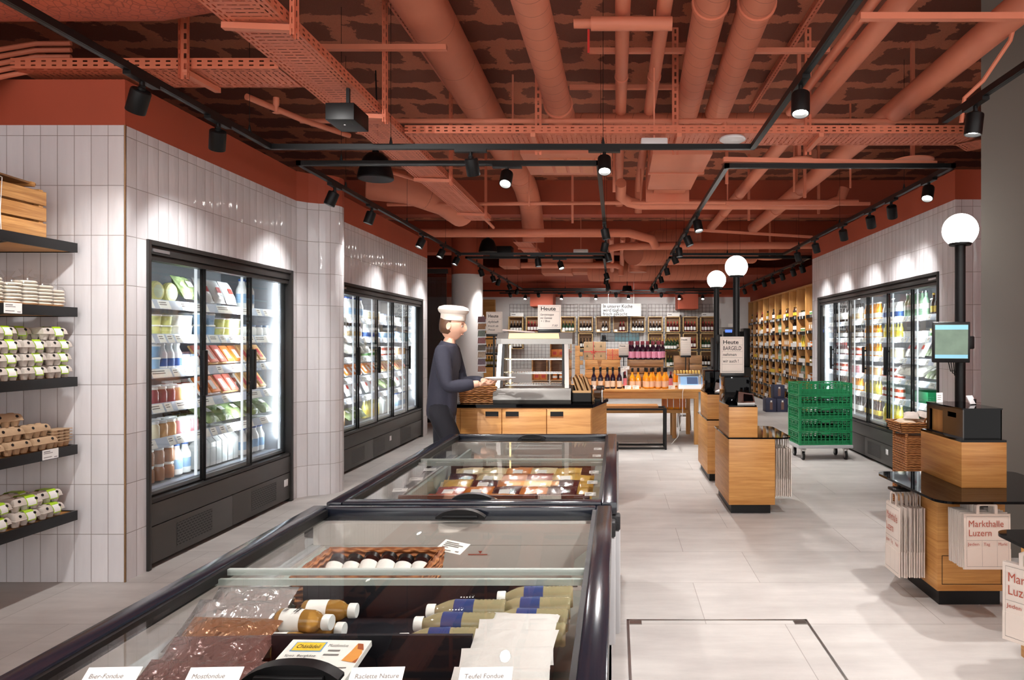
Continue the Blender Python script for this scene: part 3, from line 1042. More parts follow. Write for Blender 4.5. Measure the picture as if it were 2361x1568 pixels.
# small white devices
p = P(1689, 327, 5.28)
o = MB().lathe([(0, 0), (.075, 0), (.098, .012), (.1, .02), (.09, .032), (0, .034)], 36, p).build('wireless_access_point', WHITEP, org=p)
tag(o, 'round white disc device under the wide cable tray', 'ceiling device')
for px, py, Y, w in ((1509, 327, 5.26, 'beside the round white disc'), (1339, 579, 12.0, 'behind the far middle lamp track')):
    p = P(px, py, Y)
    hw = 31 / F * Y if Y < 8 else 17 / F * Y
    o = MB().box(p.x - hw, Y, p.z - .035, p.x + hw, Y + .1, p.z + .035, 0, .012).build('emergency_light', WHITEP, org=p)
    tag(o, 'small white oblong emergency light under the ceiling ' + w, 'emergency light')
    MB().bar(p + Vector((0, .05, .03)), p + Vector((0, .05, CEIL - p.z)), .012, .012).build('stem', OMET, o)
# loudspeakers
o = thing('loudspeaker', 'black box loudspeaker hanging beneath the long cable tray', 'loudspeaker', (-1.69, 4.3, 2.76))
MB().box(-1.76, 4.2, 2.765, -1.585, 4.45, 2.868, 0, .004).build('cabinet', BLACK, o)
MB().bar((-1.67, 4.33, 2.868), (-1.67, 4.33, 3.0), .02, .02).build('hanger', BLACK, o)
MB().lathe([(0, 0), (.006, 0), (.006, -.003), (0, -.003)], 8, (-1.68, 4.3, 2.765)).build('indicator_light', WHITEP, o)
DOME = [(0, 0), (.155, 0), (.165, .008), (.163, .03), (.155, .07), (.135, .14), (.11, .2), (.07, .24), (.03, .252), (.03, .27), (0, .27)]
for px, py, Y, w in ((866, 414, 6.5, 'crossing the first two lamp tracks'), (1125, 582, 12.3, 'far along the middle of the left half')):
    p = P(px, py, Y)
    o = thing('loudspeaker', 'black bell shaped pendant loudspeaker ' + w, 'loudspeaker', p)
    MB().lathe(DOME, 36, p).build('bell_housing', BLACK, o)
    MB().tube([p + Vector((0, 0, .27)), p + Vector((.02, 0, .4)), p + Vector((0, 0, CEIL - p.z))], .007, 8).build('cord', BLACK, o)
p = P(1446, 672, 17.2)
o = thing('loudspeaker', 'small black tapered loudspeaker above the back wall sign', 'loudspeaker', p)
MB().lathe([(0, 0), (.13, 0), (.1, .14), (0, .14)], 4, p, M=None).build('cabinet', BLACK, o)
MB().bar(p + Vector((0, 0, .14)), p + Vector((0, 0, 3.12 - p.z)), .02, .02).build('hanger', BLACK, o)
o = MB().box(-2.3, 12.6, 2.98, -1.9, 12.9, 3.16, 0, .004).build('ceiling_projector', BLACK, org=(-2.1, 12.7, 2.98))
tag(o, 'black box hanging behind the far bell loudspeaker', 'projector')

# ================================================================== lamp tracks and spotlights
ZT = 2.75       # underside of the tracks


def track(label, *polys):
    t = thing('lighting_track', label, 'lighting track', (polys[0][0][0], polys[0][0][1], ZT))
    for poly in polys:
        for a, b in zip(poly, poly[1:]):
            a, b = Vector((a[0], a[1], ZT + .0175)), Vector((b[0], b[1], ZT + .0175))
            d = (b - a).normalized() * .0175
            mb = MB().bar(a - d, b + d, .035, .035)
            mb.bar(a + Vector((0, 0, -.0176)), b + Vector((0, 0, -.0176)), .016, .002)
            mb.build('rail', BLACK, t)
            k = max(1, int((b - a).length / 1.6))
            for i in range(k):
                for sh in (0, .12, -.12, .2, -.2, .28, -.28, .36, -.36):
                    c = a + (b - a) * ((i + .5 + sh) / k)
                    if not blocked(c.x, c.y):
                        break
                else:
                    continue
                MB().tube([c, c + Vector((0, 0, CEIL - ZT - .03))], .0018, 4).lathe([(.008, 0), (.012, .01), (.004, .05), (0, .05)], 8, c + Vector((0, 0, .017))).build('suspension_wire', BLACK, t)
    return t


TX = -2.39
track('black U-shaped lamp track nearest the camera, over the freezers', [(TX, .9), (TX, 4.8), (.945, 4.8), (.945, .9)])
track('black rectangular lamp track on the left, above the second cooler', [(TX, 10.64), (TX, 5.24), (-.13, 5.24), (-.13, 10.64), (TX, 10.64)])
track('black rectangular lamp track on the left, beyond the round column', [(TX, 17.7), (TX, 11.1), (-.19, 11.1), (-.19, 17.7), (TX, 17.7)])
track('black rectangular lamp track on the right, above the long cooler', [(.85, 10.68), (.85, 5.32), (2.58, 5.32), (2.58, 10.68), (.85, 10.68)])
track('black rectangular lamp track on the right, beside the oak wine rack', [(.87, 17.7), (.87, 11.1), (3.1, 11.1), (3.1, 17.7), (.87, 17.7)])
track('short black lamp track beside the grey pillar', [(2.0, .9), (2.0, 4.2)])
track('black lamp track crossing the room before the back wall', [(-3.5, 18.3), (2.7, 18.3)])
track('second black lamp track crossing right before the back wall', [(-3.2, 19.2), (2.9, 19.2)])

SPOTS = {}


def light(kind, W, ang, blend=.7, col=(1, .98, .955)):
    d = bpy.data.lights.new(kind + ' beam', 'SPOT')
    d.energy, d.spot_size, d.spot_blend, d.color, d.shadow_soft_size = W, radians(ang), blend, col, .035
    SPOTS[kind] = d


LK = 1.05
EXPO = 0.42
light('wall', 44 * LK, 84, 1.0)
light('floor', 84 * LK, 92, .9)
light('goods', 95 * LK, 70, .9)
light('back', 34 * LK, 90, 1.0)
light('front', 260 * LK, 46, 1.0)  # strong beam for the added forward-aimed spots, brightens front faces


def head_mesh():
    a = MB().lathe([(0, .12), (.040, .12), (.0455, .115), (.0465, .10), (.0465, .004), (.0445, 0), (.040, 0), (.037, .018)], 26)
    for k in range(3):
        a.lathe([(.047, .108 - k * .012), (.047, .104 - k * .012)], 26)
    b = MB().lathe([(.037, .018), (0, .02)], 26)
    c = MB().box(-.012, -.006, .115, .012, .006, .145).lathe([(.018, .118), (.018, .132), (0, .132)], 14)
    d = MB().box(-.02, -.11, -.02, .02, .11, .0).lathe([(.012, -.045), (.012, -.02), (.0, -.02)], 10)
    return a.mesh('head', BLACK), b.mesh('lens', LENS), c.mesh('yoke', BLACK), d.mesh('adapter', BLACK)


HM = head_mesh()
spot_n = {}


def spot(x, y, aim, kind, along='y', where='', tn=None):
    """one spotlight hung from a track at x, y, its head turned towards aim"""
    k = spot_n.get(where, 0)
    spot_n[where] = k + 1
    t = thing('track_spotlight', 'black cylinder spotlight, %s along %s' % (ORD[k], where), 'spotlight', (x, y, ZT), 0, 'track spotlights')
    ad = bpy.data.objects.new('adapter', HM[3])
    COL.objects.link(ad)
    ad.parent = t
    ad.rotation_euler = (0, 0, 0 if along == 'y' else pi / 2)
    d = (Vector(aim) - Vector((x, y, ZT - .12))).normalized()
    q = d.to_track_quat('-Z', 'Y')
    h = bpy.data.objects.new('head', HM[0])
    COL.objects.link(h)
    h.parent = t
    h.rotation_mode = 'QUATERNION'
    h.rotation_quaternion = q
    h.location = Vector((0, 0, -.05)) + q @ Vector((0, 0, -.13))
    for nm, me in (('lens', HM[1]), ('yoke', HM[2])):
        c = bpy.data.objects.new(nm, me)
        COL.objects.link(c)
        c.parent = h
    lo = bpy.data.objects.new('lamp', SPOTS[kind])
    COL.objects.link(lo)
    lo.parent = h
    lo.location = (0, 0, -.004)
    return t


W = 'the near U-shaped track'
spot(TX, 2.3, (XL - .3, 3.1, 1.3), 'wall', 'y', W)
spot(TX, 3.5, (-3.2, 4.0, 1.2), 'wall', 'y', W)
spot(TX, 4.17, (XL, 4.9, 1.2), 'wall', 'y', W)
spot(-1.004, 4.8, (-.85, 5.6, .9), 'goods', 'x', W)
spot(-.08, 4.8, (-.02, 3.7, .3), 'floor', 'x', W)
spot(.945, 3.55, (.75, 2.9, 0), 'floor', 'y', W)
spot(.945, 2.3, (-.2, 1.9, .5), 'goods', 'y', W)
spot(.945, 1.35, (-.45, 1.5, .6), 'goods', 'y', W)  # added out of view to brighten the near freezer's inside
spot(TX, 1.35, (-.7, 1.7, .6), 'goods', 'y', W)  # added out of view too, lights the same freezer from the left
for x_, y_, aim in ((TX, .98, (-1.1, 5.8, 1.1)), (.945, .98, (.95, 6.2, 1.0)), (-2.39 + .0, 1.9, (-.2, 9.6, 1.0))):  # added unseen spots aimed forward, fill for signs, counter and person
    spot(x_, y_, aim, 'front', 'y', W)
W = 'the left rectangular track'
for y, aim in ((5.9, (XL, 5.8, 1.3)), (6.8, (XL + .2, 6.7, 1.6)), (8.6, (XL, 8.2, 1.3)), (9.6, (XL, 9.2, 1.3)), (10.5, (XL, 10.1, 1.3))):
    spot(TX, y, aim, 'wall', 'y', W)
for x, aim in ((-.82, (-.9, 3.9, .7)),):
    spot(x, 5.24, aim, 'goods', 'x', W)
for y, aim in ((7.8, (.4, 8.0, 0)), (8.9, (-.6, 9.2, .5)), (10.0, (.4, 9.9, .8))):
    spot(-.13, y, aim, 'floor', 'y', W)
spot(-1.2, 10.64, (-.9, 10.4, .4), 'floor', 'x', W)
W = 'the far left rectangular track'
for y, aim in ((12.2, (-1.7, 13.2, .3)), (13.4, (-1.5, 13.4, 0)), (14.2, (-3.0, 14.6, .8)), (15.4, (-1.2, 15.6, 0)), (16.9, (-3.0, 17.5, 1.2))):
    spot(TX, y, aim, 'floor', 'y', W)
spot(-.9, 11.1, (-.3, 10.4, .8), 'goods', 'x', W)
for y, aim in ((12.9, (.6, 12.6, 0)), (13.9, (-.4, 14.3, 0)), (15.2, (.5, 15.6, 0)), (16.4, (-.4, 19.9, 1.3))):
    spot(-.19, y, aim, 'floor', 'y', W)
W = 'the right rectangular track'
for y, aim in ((6.5, (XR, 7.3, 1.3)), (7.05, (XR, 7.7, 1.3)), (7.9, (XR, 8.5, 1.2)), (9.0, (XR, 9.4, 1.3)), (9.9, (XR, 10.2, 1.2))):
    spot(2.58, y, aim, 'wall', 'y', W)
spot(2.58, 5.72, (1.7, 4.5, 0), 'floor', 'y', W)
for y, aim in ((7.3, (1.3, 6.5, 0)), (8.4, (1.9, 8.0, 0)), (9.4, (1.1, 9.2, 0)), (10.3, (2.0, 10.6, 0))):
    spot(.85, y, aim, 'floor', 'y', W)
W = 'the far right rectangular track'
for y in (11.6, 12.2, 13.0, 13.8, 14.6, 15.6, 16.8):
    spot(3.1, y, (3.75, y + .6, 1.1), 'wall', 'y', W)
for y, aim in ((12.0, (1.5, 12.4, 0)), (13.6, (1.6, 13.6, 0)), (15.3, (1.2, 15.2, 0)), (16.8, (1.4, 20, 1.2))):
    spot(.87, y, aim, 'floor', 'y', W)
W = 'the short track by the pillar'
spot(2.0, 3.86, (1.72, 3.9, 0), 'floor', 'y', W)
spot(2.0, 2.5, (1.3, 2.4, 0), 'floor', 'y', W)
W = 'the first track crossing before the back wall'
for x in (-2.8, -2.05, -.95, .0, 1.2):
    spot(x, 18.3, (x + .1, 20.1, 1.4), 'back', 'x', W)
W = 'the second track crossing before the back wall'
for x in (-2.5, -1.5, -.55, .35, 1.75, 2.4):
    spot(x, 19.2, (x - .1, 17.6, .2), 'back', 'x', W)
# ================================================================== goods: one prototype of each kind


def C(name, r, g, b, rough=.4, **kw):
    return mat(name, S(r, g, b), rough, **kw)


LIDW = C('white lid', 238, 238, 236, .35)
CREAM = C('cream filling', 236, 226, 196, .25)
PINK = C('berry yoghurt', 214, 150, 158, .25)
ROSE = C('plum yoghurt', 158, 84, 92, .25)
PEACH = C('apricot yoghurt', 222, 176, 128, .25)
COCOA = C('cocoa drink', 168, 116, 82, .25)
MILKW = C('milk', 240, 242, 242, .25)
LBLUE = C('pale blue label', 150, 186, 220, .5)
BLUE = C('blue label', 44, 84, 150, .5)
YGREEN = C('yellow green cheese', 226, 226, 150, .4)
LGREEN = C('pale green cheese', 210, 224, 186, .4)
REDP = C('red print', 190, 52, 46, .5)
ORNG = C('orange goods', 214, 120, 50, .4)
TAN = C('tan goods', 214, 172, 116, .5)
MEAT = C('pink meat', 200, 110, 98, .35)
WFILM = C('white film', 240, 240, 240, .18)
DKGRN = C('green leaves', 54, 96, 50, .5)
GRNBOX = C('green crate plastic', 20, 124, 74, .42)
GRNBOT = C('green bottle glass', 30, 60, 36, .08, spec=.7)
DKBOT = C('dark bottle glass', 22, 16, 18, .06, spec=.7)
REDBOT = C('red wine glass', 84, 24, 30, .08, spec=.7)
WHBOT = C('pale wine glass', 214, 196, 130, .1, spec=.7)
GOLD = C('gold foil', 206, 166, 84, .3, metal=.7)
SILV = C('silver foil', 200, 200, 204, .25, metal=.8)
YEL = C('yellow pack', 236, 206, 60, .5)
JUICE = C('orange juice', 240, 152, 30, .12, spec=.7)
AMBERJ = C('amber jar', 206, 112, 40, .15, spec=.6)
BROWNB = C('brown bottle glass', 66, 36, 22, .08, spec=.7)


def jar(r, h, fill, lid, label=None):
    a = MB().lathe([(0, 0), (r * .92, 0), (r, .006), (r, h * .68), (r * .82, h * .82), (r * .8, h * .86)], 16)
    b = MB().lathe([(r * .86, h * .84), (r * .9, h * .86), (r * .9, h * .98), (r * .84, h), (0, h)], 16)
    ps = [('jar_body', a, fill), ('lid', b, lid)]
    if label:
        ps.append(('label', MB().lathe([(r + .0008, h * .22), (r + .0008, h * .56)], 16), label))
    return ps


def tub(r, h, fill, lid):
    a = MB().lathe([(0, 0), (r * .84, 0), (r * .86, .004), (r * .97, h * .86)], 18)
    b = MB().lathe([(r * 1.0, h * .84), (r * 1.04, h * .86), (r * 1.04, h * .95), (r * .96, h), (0, h * .98)], 18)
    return [('tub_body', a, fill), ('lid', b, lid)]


def bottle(r, h, neck, glassm, cap, label, lab=(.16, .46), sh=.58, lm=None):
    """shoulder at sh of the height, neck radius neck, cap over the top fifth"""
    a = MB().lathe([(0, .004), (r * .8, 0), (r, .008), (r, h * sh), (r * .86, h * (sh + .07)), (neck * 1.15, h * (sh + .17)), (neck, h * (sh + .22)), (neck, h * .93)], 16)
    b = MB().lathe([(neck * 1.12, h * .80 if cap[1] else h * .92), (neck * 1.14, h * .99), (neck * .9, h), (0, h)], 14)
    c = MB().lathe([(r + .0007, h * lab[0]), (r + .0007, h * lab[1])], 16)
    return [('bottle_body', a, glassm), ('cap', b, cap[0]), ('label', c, label)]


def carton(w, d, h, m, band, cap):
    a = MB().box(-w / 2, -d / 2, 0, w / 2, d / 2, h * .78)
    a.add([(-w / 2, -d / 2, h * .78), (w / 2, -d / 2, h * .78), (w / 2, d / 2, h * .78), (-w / 2, d / 2, h * .78), (-w / 2, 0, h * .94), (w / 2, 0, h * .94)],
          [(0, 1, 5, 4), (2, 3, 4, 5), (1, 2, 5), (3, 0, 4)])
    a.box(-w / 2, -.002, h * .94, w / 2, .002, h)
    b = MB().box(-w / 2 - .0006, -d / 2 - .0006, h * .12, w / 2 + .0006, d / 2 + .0006, h * .6)
    return [('carton_body', a, m), ('printed_band', b, band)]


def pack(w, d, h, tray, goods, lab):
    """flat food tray under film, standing tilted on its edge"""
    a = MB().box(-w / 2, -d / 2, 0, w / 2, d / 2, h * .45, 0, .004)
    b = MB().box(-w / 2 + .006, -d / 2 + .006, h * .4, w / 2 - .006, d / 2 - .006, h, 0, .008)
    c = MB().box(-w * .3, -d * .32, h + .0004, w * .12, d * .2, h + .0012)
    return [('tray', a, tray), ('contents', b, goods), ('label', c, lab)]


def pillow(w, d, h, m, lab=None, n=9, crinkle=.0, seal=.06):
    """soft sealed bag lying flat"""
    rnd = random.Random(int(w * 1e4 + d * 1e3))
    mb = MB()
    for sgn in (1, -1):
        vs, fs = [], []
        for i in range(n + 1):
            for j in range(n + 1):
                u, v = i / n * 2 - 1, j / n * 2 - 1
                e = max(0, 1 - abs(u) ** 3.2) * max(0, 1 - (abs(v) / (1 - seal)) ** 3.2 if abs(v) < 1 - seal else 0)
                z = h / 2 + sgn * h / 2 * e ** .6 + (rnd.uniform(-1, 1) * crinkle * e)
                k = 1 - .05 * (1 - v * v)
                vs.append((u * w / 2 * k, v * d / 2, z))
        for i in range(n):
            for j in range(n):
                q = (i * (n + 1) + j, (i + 1) * (n + 1) + j, (i + 1) * (n + 1) + j + 1, i * (n + 1) + j + 1)
                fs.append(q if sgn > 0 else q[::-1])
        mb.add(vs, fs)
    ps = [('bag', mb, m)]
    if lab:
        ps.append(('label', MB().box(-w * .17, -d * .10, h + .0006 + crinkle * .6, w * .17, d * .13, h + .0018 + crinkle * .6), lab))
    return ps


K = {}


def proto(key, name, cat, parts, desc):
    p = Proto(name, cat, parts)
    p.desc = desc
    K[key] = p
    return p


proto('berry', 'yoghurt_jar', 'jar', jar(.042, .118, PINK, LIDW), 'pink yoghurt jar')
proto('plum', 'yoghurt_jar', 'jar', jar(.042, .118, ROSE, LIDW), 'plum-red yoghurt jar')
proto('apricot', 'yoghurt_jar', 'jar', jar(.042, .118, PEACH, LIDW), 'apricot yoghurt jar')
proto('plain', 'yoghurt_jar', 'jar', jar(.046, .12, CREAM, LIDW), 'cream-white yoghurt jar')
proto('cocoa', 'cocoa_jar', 'jar', jar(.05, .148, COCOA, LIDW), 'brown cocoa drink jar')
proto('tubw', 'dairy_tub', 'tub', tub(.052, .072, MILKW, LIDW), 'white dairy tub')
proto('tubg', 'dairy_tub', 'tub', tub(.052, .07, YGREEN, LIDW), 'yellow-green dairy tub')
proto('tubb', 'dairy_tub', 'tub', tub(.048, .085, LBLUE, LIDW), 'pale blue dairy tub')
proto('bucket', 'dairy_tub', 'tub', tub(.07, .13, LGREEN, LIDW), 'large pale green tub')
proto('milk', 'milk_bottle', 'bottle', bottle(.038, .19, .022, MILKW, (LIDW, 0), BLUE, (.12, .42), .6), 'white milk bottle with blue label')
proto('flask', 'milk_bottle', 'bottle', bottle(.045, .25, .024, MILKW, (BLUE, 0), LBLUE, (.2, .5), .62), 'tall white milk bottle')
proto('cart', 'milk_carton', 'carton', carton(.072, .072, .235, MILKW, C('grey print band', 216, 224, 226), LIDW), 'white milk carton')
proto('cheese', 'cheese_round', 'cheese', [('rind', MB().lathe([(0, -.02), (.062, -.02), (.07, -.01), (.07, .01), (.062, .02), (0, .02)], 22, M=Matrix.Rotation(pi / 2, 4, 'X') @ Matrix.Translation((0, 0, 0))), YGREEN),
                                              ('label', MB().lathe([(.045, .0206), (0, .0207)], 18, M=Matrix.Rotation(pi / 2, 4, 'X')), LGREEN)], 'round yellow-green cheese standing on edge')
proto('bagw', 'cheese_bag', 'bag', pillow(.15, .2, .05, WFILM, REDP, crinkle=.004), 'white cheese bag with red label')
proto('sausage', 'sausage_pack', 'pack', pack(.11, .17, .03, TAN, MEAT, PAPER), 'sausage pack with pink meat')
proto('deli', 'deli_pack', 'pack', pack(.12, .16, .035, WFILM, ORNG, PAPER), 'orange deli pack')
proto('redpack', 'deli_pack', 'pack', pack(.11, .17, .03, PAPER, TAN, REDP), 'tan deli pack with red label')
proto('salad', 'salad_bag', 'bag', pillow(.17, .2, .07, foil_mat('clear salad film', S(150, 170, 120), .15, 0), PAPER, crinkle=.012), 'crinkled green salad bag')
proto('cream', 'cream_jar', 'jar', jar(.048, .10, MILKW, C('steel blue lid', 120, 140, 168)), 'white cream jar with blue lid')
proto('wine', 'wine_bottle', 'bottle', bottle(.038, .30, .014, DKBOT, (DKBOT, 1), PAPER), 'dark wine bottle with white label')
proto('red', 'wine_bottle', 'bottle', bottle(.038, .30, .014, REDBOT, (REDP, 1), PAPER), 'red wine bottle with white label')
proto('gold', 'wine_bottle', 'bottle', bottle(.042, .31, .015, GRNBOT, (GOLD, 1), PAPER, (.1, .36), .5), 'dark sparkling wine bottle with gold neck')
proto('silver', 'wine_bottle', 'bottle', bottle(.042, .31, .015, DKBOT, (SILV, 1), PAPER, (.1, .36), .5), 'dark sparkling wine bottle with silver neck')
proto('pale', 'wine_bottle', 'bottle', bottle(.038, .30, .014, WHBOT, (GOLD, 1), PAPER), 'pale wine bottle')
proto('schnapps', 'spirit_bottle', 'bottle', bottle(.036, .24, .013, WHITEP, (BLACKP, 1), C('kraft label', 206, 180, 140)), 'clear spirit bottle with tan label')
proto('oil', 'oil_bottle', 'bottle', bottle(.034, .24, .014, C('oil glass', 170, 140, 40, .1), (BLACKP, 1), PAPER), 'golden oil bottle')
proto('beer', 'beer_bottle', 'bottle', bottle(.031, .23, .013, BROWNB, (GOLD, 0), YEL, (.15, .42), .55), 'brown beer bottle with yellow label')
proto('ypack', 'gift_carton', 'carton', [('box_body', MB().box(-.07, -.05, 0, .07, .05, .26), YEL), ('window', MB().box(-.04, -.0506, .05, -.01, .0506, .2).box(.012, -.0506, .05, .042, .0506, .2), GRNBOT)], 'yellow gift carton')
proto('opack', 'snack_pack', 'carton', [('box_body', MB().box(-.055, -.04, 0, .055, .04, .12, 0, .004), ORNG), ('label', MB().box(-.03, -.0406, .03, .03, .0406, .08), REDP)], 'orange snack pack')
proto('kpack', 'snack_pack', 'carton', [('box_body', MB().box(-.06, -.04, 0, .06, .04, .16, 0, .004), KRAFT), ('label', MB().box(-.036, -.0406, .04, .036, .0406, .11), PAPER)], 'kraft snack pack')
proto('wjar', 'preserve_jar', 'jar', jar(.04, .11, AMBERJ, LIDW, PAPER), 'amber preserve jar with white label')
proto('gjar', 'preserve_jar', 'jar', jar(.036, .12, C('olive preserve', 110, 104, 50), BLACKP, PAPER), 'olive preserve jar with black lid')
proto('oj', 'juice_bottle', 'bottle', bottle(.036, .22, .016, JUICE, (LIDW, 0), PAPER, (.12, .4)), 'orange juice bottle')
proto('gbott', 'water_bottle', 'bottle', bottle(.04, .27, .015, C('pale green glass', 150, 190, 160, .08), (SILV, 0), PAPER, (.3, .5)), 'pale green glass bottle')
proto('lemon', 'juice_bottle', 'bottle', bottle(.035, .24, .014, C('lemon drink', 236, 224, 120, .1), (LIDW, 0), YEL, (.2, .45)), 'yellow lemonade bottle')
proto('tomat', 'sauce_jar', 'jar', jar(.042, .13, C('tomato sauce', 176, 60, 34), LIDW, PAPER), 'red sauce jar')
proto('whitej', 'spread_jar', 'jar', jar(.04, .09, C('white spread', 236, 230, 214), GOLD, C('green label', 90, 150, 90)), 'white spread jar with green label')
proto('cloth', 'bread_bag', 'bag', pillow(.2, .26, .1, foil_mat('milky film', S(226, 222, 214), .25, 0), PAPER, crinkle=.016), 'milky film bread bag')
proto('leafcrate', 'vegetable_crate', 'crate', [('crate_body', MB().box(-.19, -.14, 0, .19, -.125, .12).box(-.19, .125, 0, .19, .14, .12).box(-.19, -.14, 0, -.175, .14, .12).box(.175, -.14, 0, .19, .14, .12).box(-.19, -.14, 0, .19, .14, .012), GRNBOX)], 'green plastic vegetable crate')

# ================================================================== glass-door coolers
SHZ = [.47, .765, .998, 1.23, 1.462, 1.69]        # deck and five shelves
SHNAME = ['bottom deck', 'lowest shelf', 'second shelf', 'third shelf', 'fourth shelf', 'top shelf']


def cooler(side, rng, H, nd, label, handles, grilles, kh=.41):
    s = 1 if side == 'L' else -1
    X0 = XL if side == 'L' else XR
    y0, y1 = rng
    X = lambda d: X0 - s * d                    # d metres into the wall
    t = thing('glass_door_cooler', label, 'cooler', (X(.3), (y0 + y1) / 2, 0))
    fr = MB()
    B = lambda mb, d0, ya, za, d1, yb, zb, m=0, bev=0: mb.box(X(d0), ya, za, X(d1), yb, zb, m, bev)
    B(fr, -.015, y0, 0, .08, y0 + .03, H, 0, .003)
    B(fr, -.015, y1 - .04, 0, .08, y1, H, 0, .003)
    B(fr, -.015, y0 + .0302, H - .03, .08, y1 - .0402, H, 0, .003)
    B(fr, .0, y0 + .0304, H - .085, .08, y1 - .0404, H - .032, 0, .003)
    B(fr, .012, y0 + .0306, H - .12, .08, y1 - .0406, H - .09)
    B(fr, -.004, y0 + .0304, kh, .07, y1 - .0404, kh + .022)
    fr.build('frame', FRAME, t)
    lab = MB()
    B(lab, -.0165 + .012, y0 + .06, H - .07, .0, y0 + .22, H - .05)
    lab.build('maker_plate', SILV, t)
    k = MB()
    B(k, -.002, y0 + .03, .265, .06, y1 - .03, kh - .006, 0, .002)
    n = 2 if nd == 3 else 3 if nd == 5 else 4
    w = (y1 - y0 - .06) / n
    for i in range(n):
        B(k, -.002, y0 + .032 + i * w, .03, .06, y0 + .028 + (i + 1) * w, .259, 0, .002)
    k.build('kick_plate', KICK, t)
    for g in grilles:
        gm = MB()
        ya, yb = g - .2, g + .2
        q = [(X(-.004), ya, .07), (X(-.004), yb, .07), (X(-.004), yb, .225), (X(-.004), ya, .225)]
        gm.quad(*q, 0, [(0, 0), (.4, 0), (.4, .155), (0, .155)])
        gm.build('vent_grille', GRILLE, t)
    st = MB()
    gy = y1 - .12 if nd == 3 else (grilles[1] + .42 if nd == 5 else grilles[0] + .4)
    B(st, -.0045, gy - .035, .15, -.002, gy + .035, .21, 0, .001)
    st.build('sticker', WHITEP, t)
    D = .62
    b = MB()
    B(b, D, y0 + .03, .2, D + .02, y1 - .03, H - .02)
    B(b, .085, y0, .2, D, y0 + .03, H)
    B(b, .085, y1 - .03, .2, D, y1, H)
    B(b, .085, y0, H - .03, D, y1, H)
    B(b, .07, y0 + .03, .2, D, y1 - .03, SHZ[0] - .012)
    b.build('liner', LINER, t)
    gr = MB()
    B(gr, .10, y0 + .03, SHZ[0] - .012, .16, y1 - .03, SHZ[0] - .004)
    gr.build('air_intake', SHGREY, t)
    for z in SHZ[1:]:
        sh = MB()
        nb = nd
        B(sh, .15, y0 + .035, z - .012, D - .01, y1 - .035, z)
        o = sh.build('shelf', WHITEM, t)
        e = MB()
        a, c = Vector((X(.15), 0, z + .012)), Vector((X(.122), 0, z - .052))
        e.add([(a.x, y0 + .035, a.z), (a.x, y1 - .035, a.z), (c.x, y1 - .035, c.z), (c.x, y0 + .035, c.z), (X(.156), y0 + .035, z - .002), (X(.156), y1 - .035, z - .002)],
              [(0, 1, 2, 3), (3, 2, 5, 4)])
        e.build('price_rail', SHGREY, o)
        pg = MB()
        rnd = random.Random(int(z * 100) + nd)
        y = y0 + .06
        i = 0
        while y < y1 - .16:
            wd = rnd.choice((.07, .07, .12, .2))
            f = lambda q, yy: (a.x + (c.x - a.x) * q + s * .0012, yy, a.z + (c.z - a.z) * q)
            pg = MB().quad(f(.08, y), f(.08, y + wd), f(.95, y + wd), f(.95, y), 0)
            for r in range(2):
                pg.quad(f(.25 + .22 * r, y + .008), f(.25 + .22 * r, y + wd * .7), f(.34 + .22 * r, y + wd * .7), f(.34 + .22 * r, y + .008), 1)
            for vi in range(4, len(pg.v)):
                v = pg.v[vi]
                pg.v[vi] = (v[0] + s * .0008, v[1], v[2] + .0003)
            pg.build('price_tag', [PAPER, INKG], o)
            y += wd + rnd.choice((.02, .05, .12))
            i += 1
    # doors slide in two planes
    dw = (y1 - y0 - .07) / nd
    for i in range(nd):
        dd = .022 if i % 2 else .045
        ya, yb = y0 + .035 + i * dw - .006, y0 + .035 + (i + 1) * dw + .006
        g = MB()
        B(g, dd, ya, kh + .03, dd + .006, yb, H - .10)
        do = g.build('door', GLASS, t)
        e = MB()
        B(e, dd - .004, yb - .014, kh + .025, dd + .012, yb, H - .10)
        B(e, dd - .004, ya, kh + .025, dd + .012, ya + .008, H - .10)
        B(e, dd - .002, ya, kh + .022, dd + .01, yb, kh + .034)
        e.build('stile', BLACK, do)
        if i in handles:
            hm = MB()
            yy = yb - .03 if handles[i] > 0 else ya + .03
            B(hm, dd - .045, yy - .022, 1.04, dd - .02, yy + .022, 1.36, 0, .006)
            B(hm, dd - .022, yy - .008, 1.08, dd + .002, yy + .008, 1.1)
            B(hm, dd - .022, yy - .008, 1.3, dd + .002, yy + .008, 1.32)
            hm.build('handle', BLACKP, do)
    # lamp strips on the uprights behind the doors, shining inwards
    for i in range(nd + 1):
        y = y0 + .05 + i * (y1 - y0 - .1) / nd
        l = MB()
        B(l, .088, y - .008, SHZ[0], .1, y + .008, H - .1)
        lo = l.build('lamp_strip', LED, t)
        la = bpy.data.lights.new('cooler strip', 'AREA')
        la.shape = 'RECTANGLE'
        la.size, la.size_y = .03, H - SHZ[0] - .2
        la.energy = COOLW
        la.color = (.93, .97, 1)
        ob = bpy.data.objects.new('strip_lamp', la)
        COL.objects.link(ob)
        ob.parent = t
        ob.location = Vector((X(.105), y, (H + SHZ[0]) / 2)) - t.location
        ob.rotation_euler = (pi / 2, 0, pi / 2 if s > 0 else -pi / 2)
    return lambda d, y, z: Vector((X(d), y, z)), s


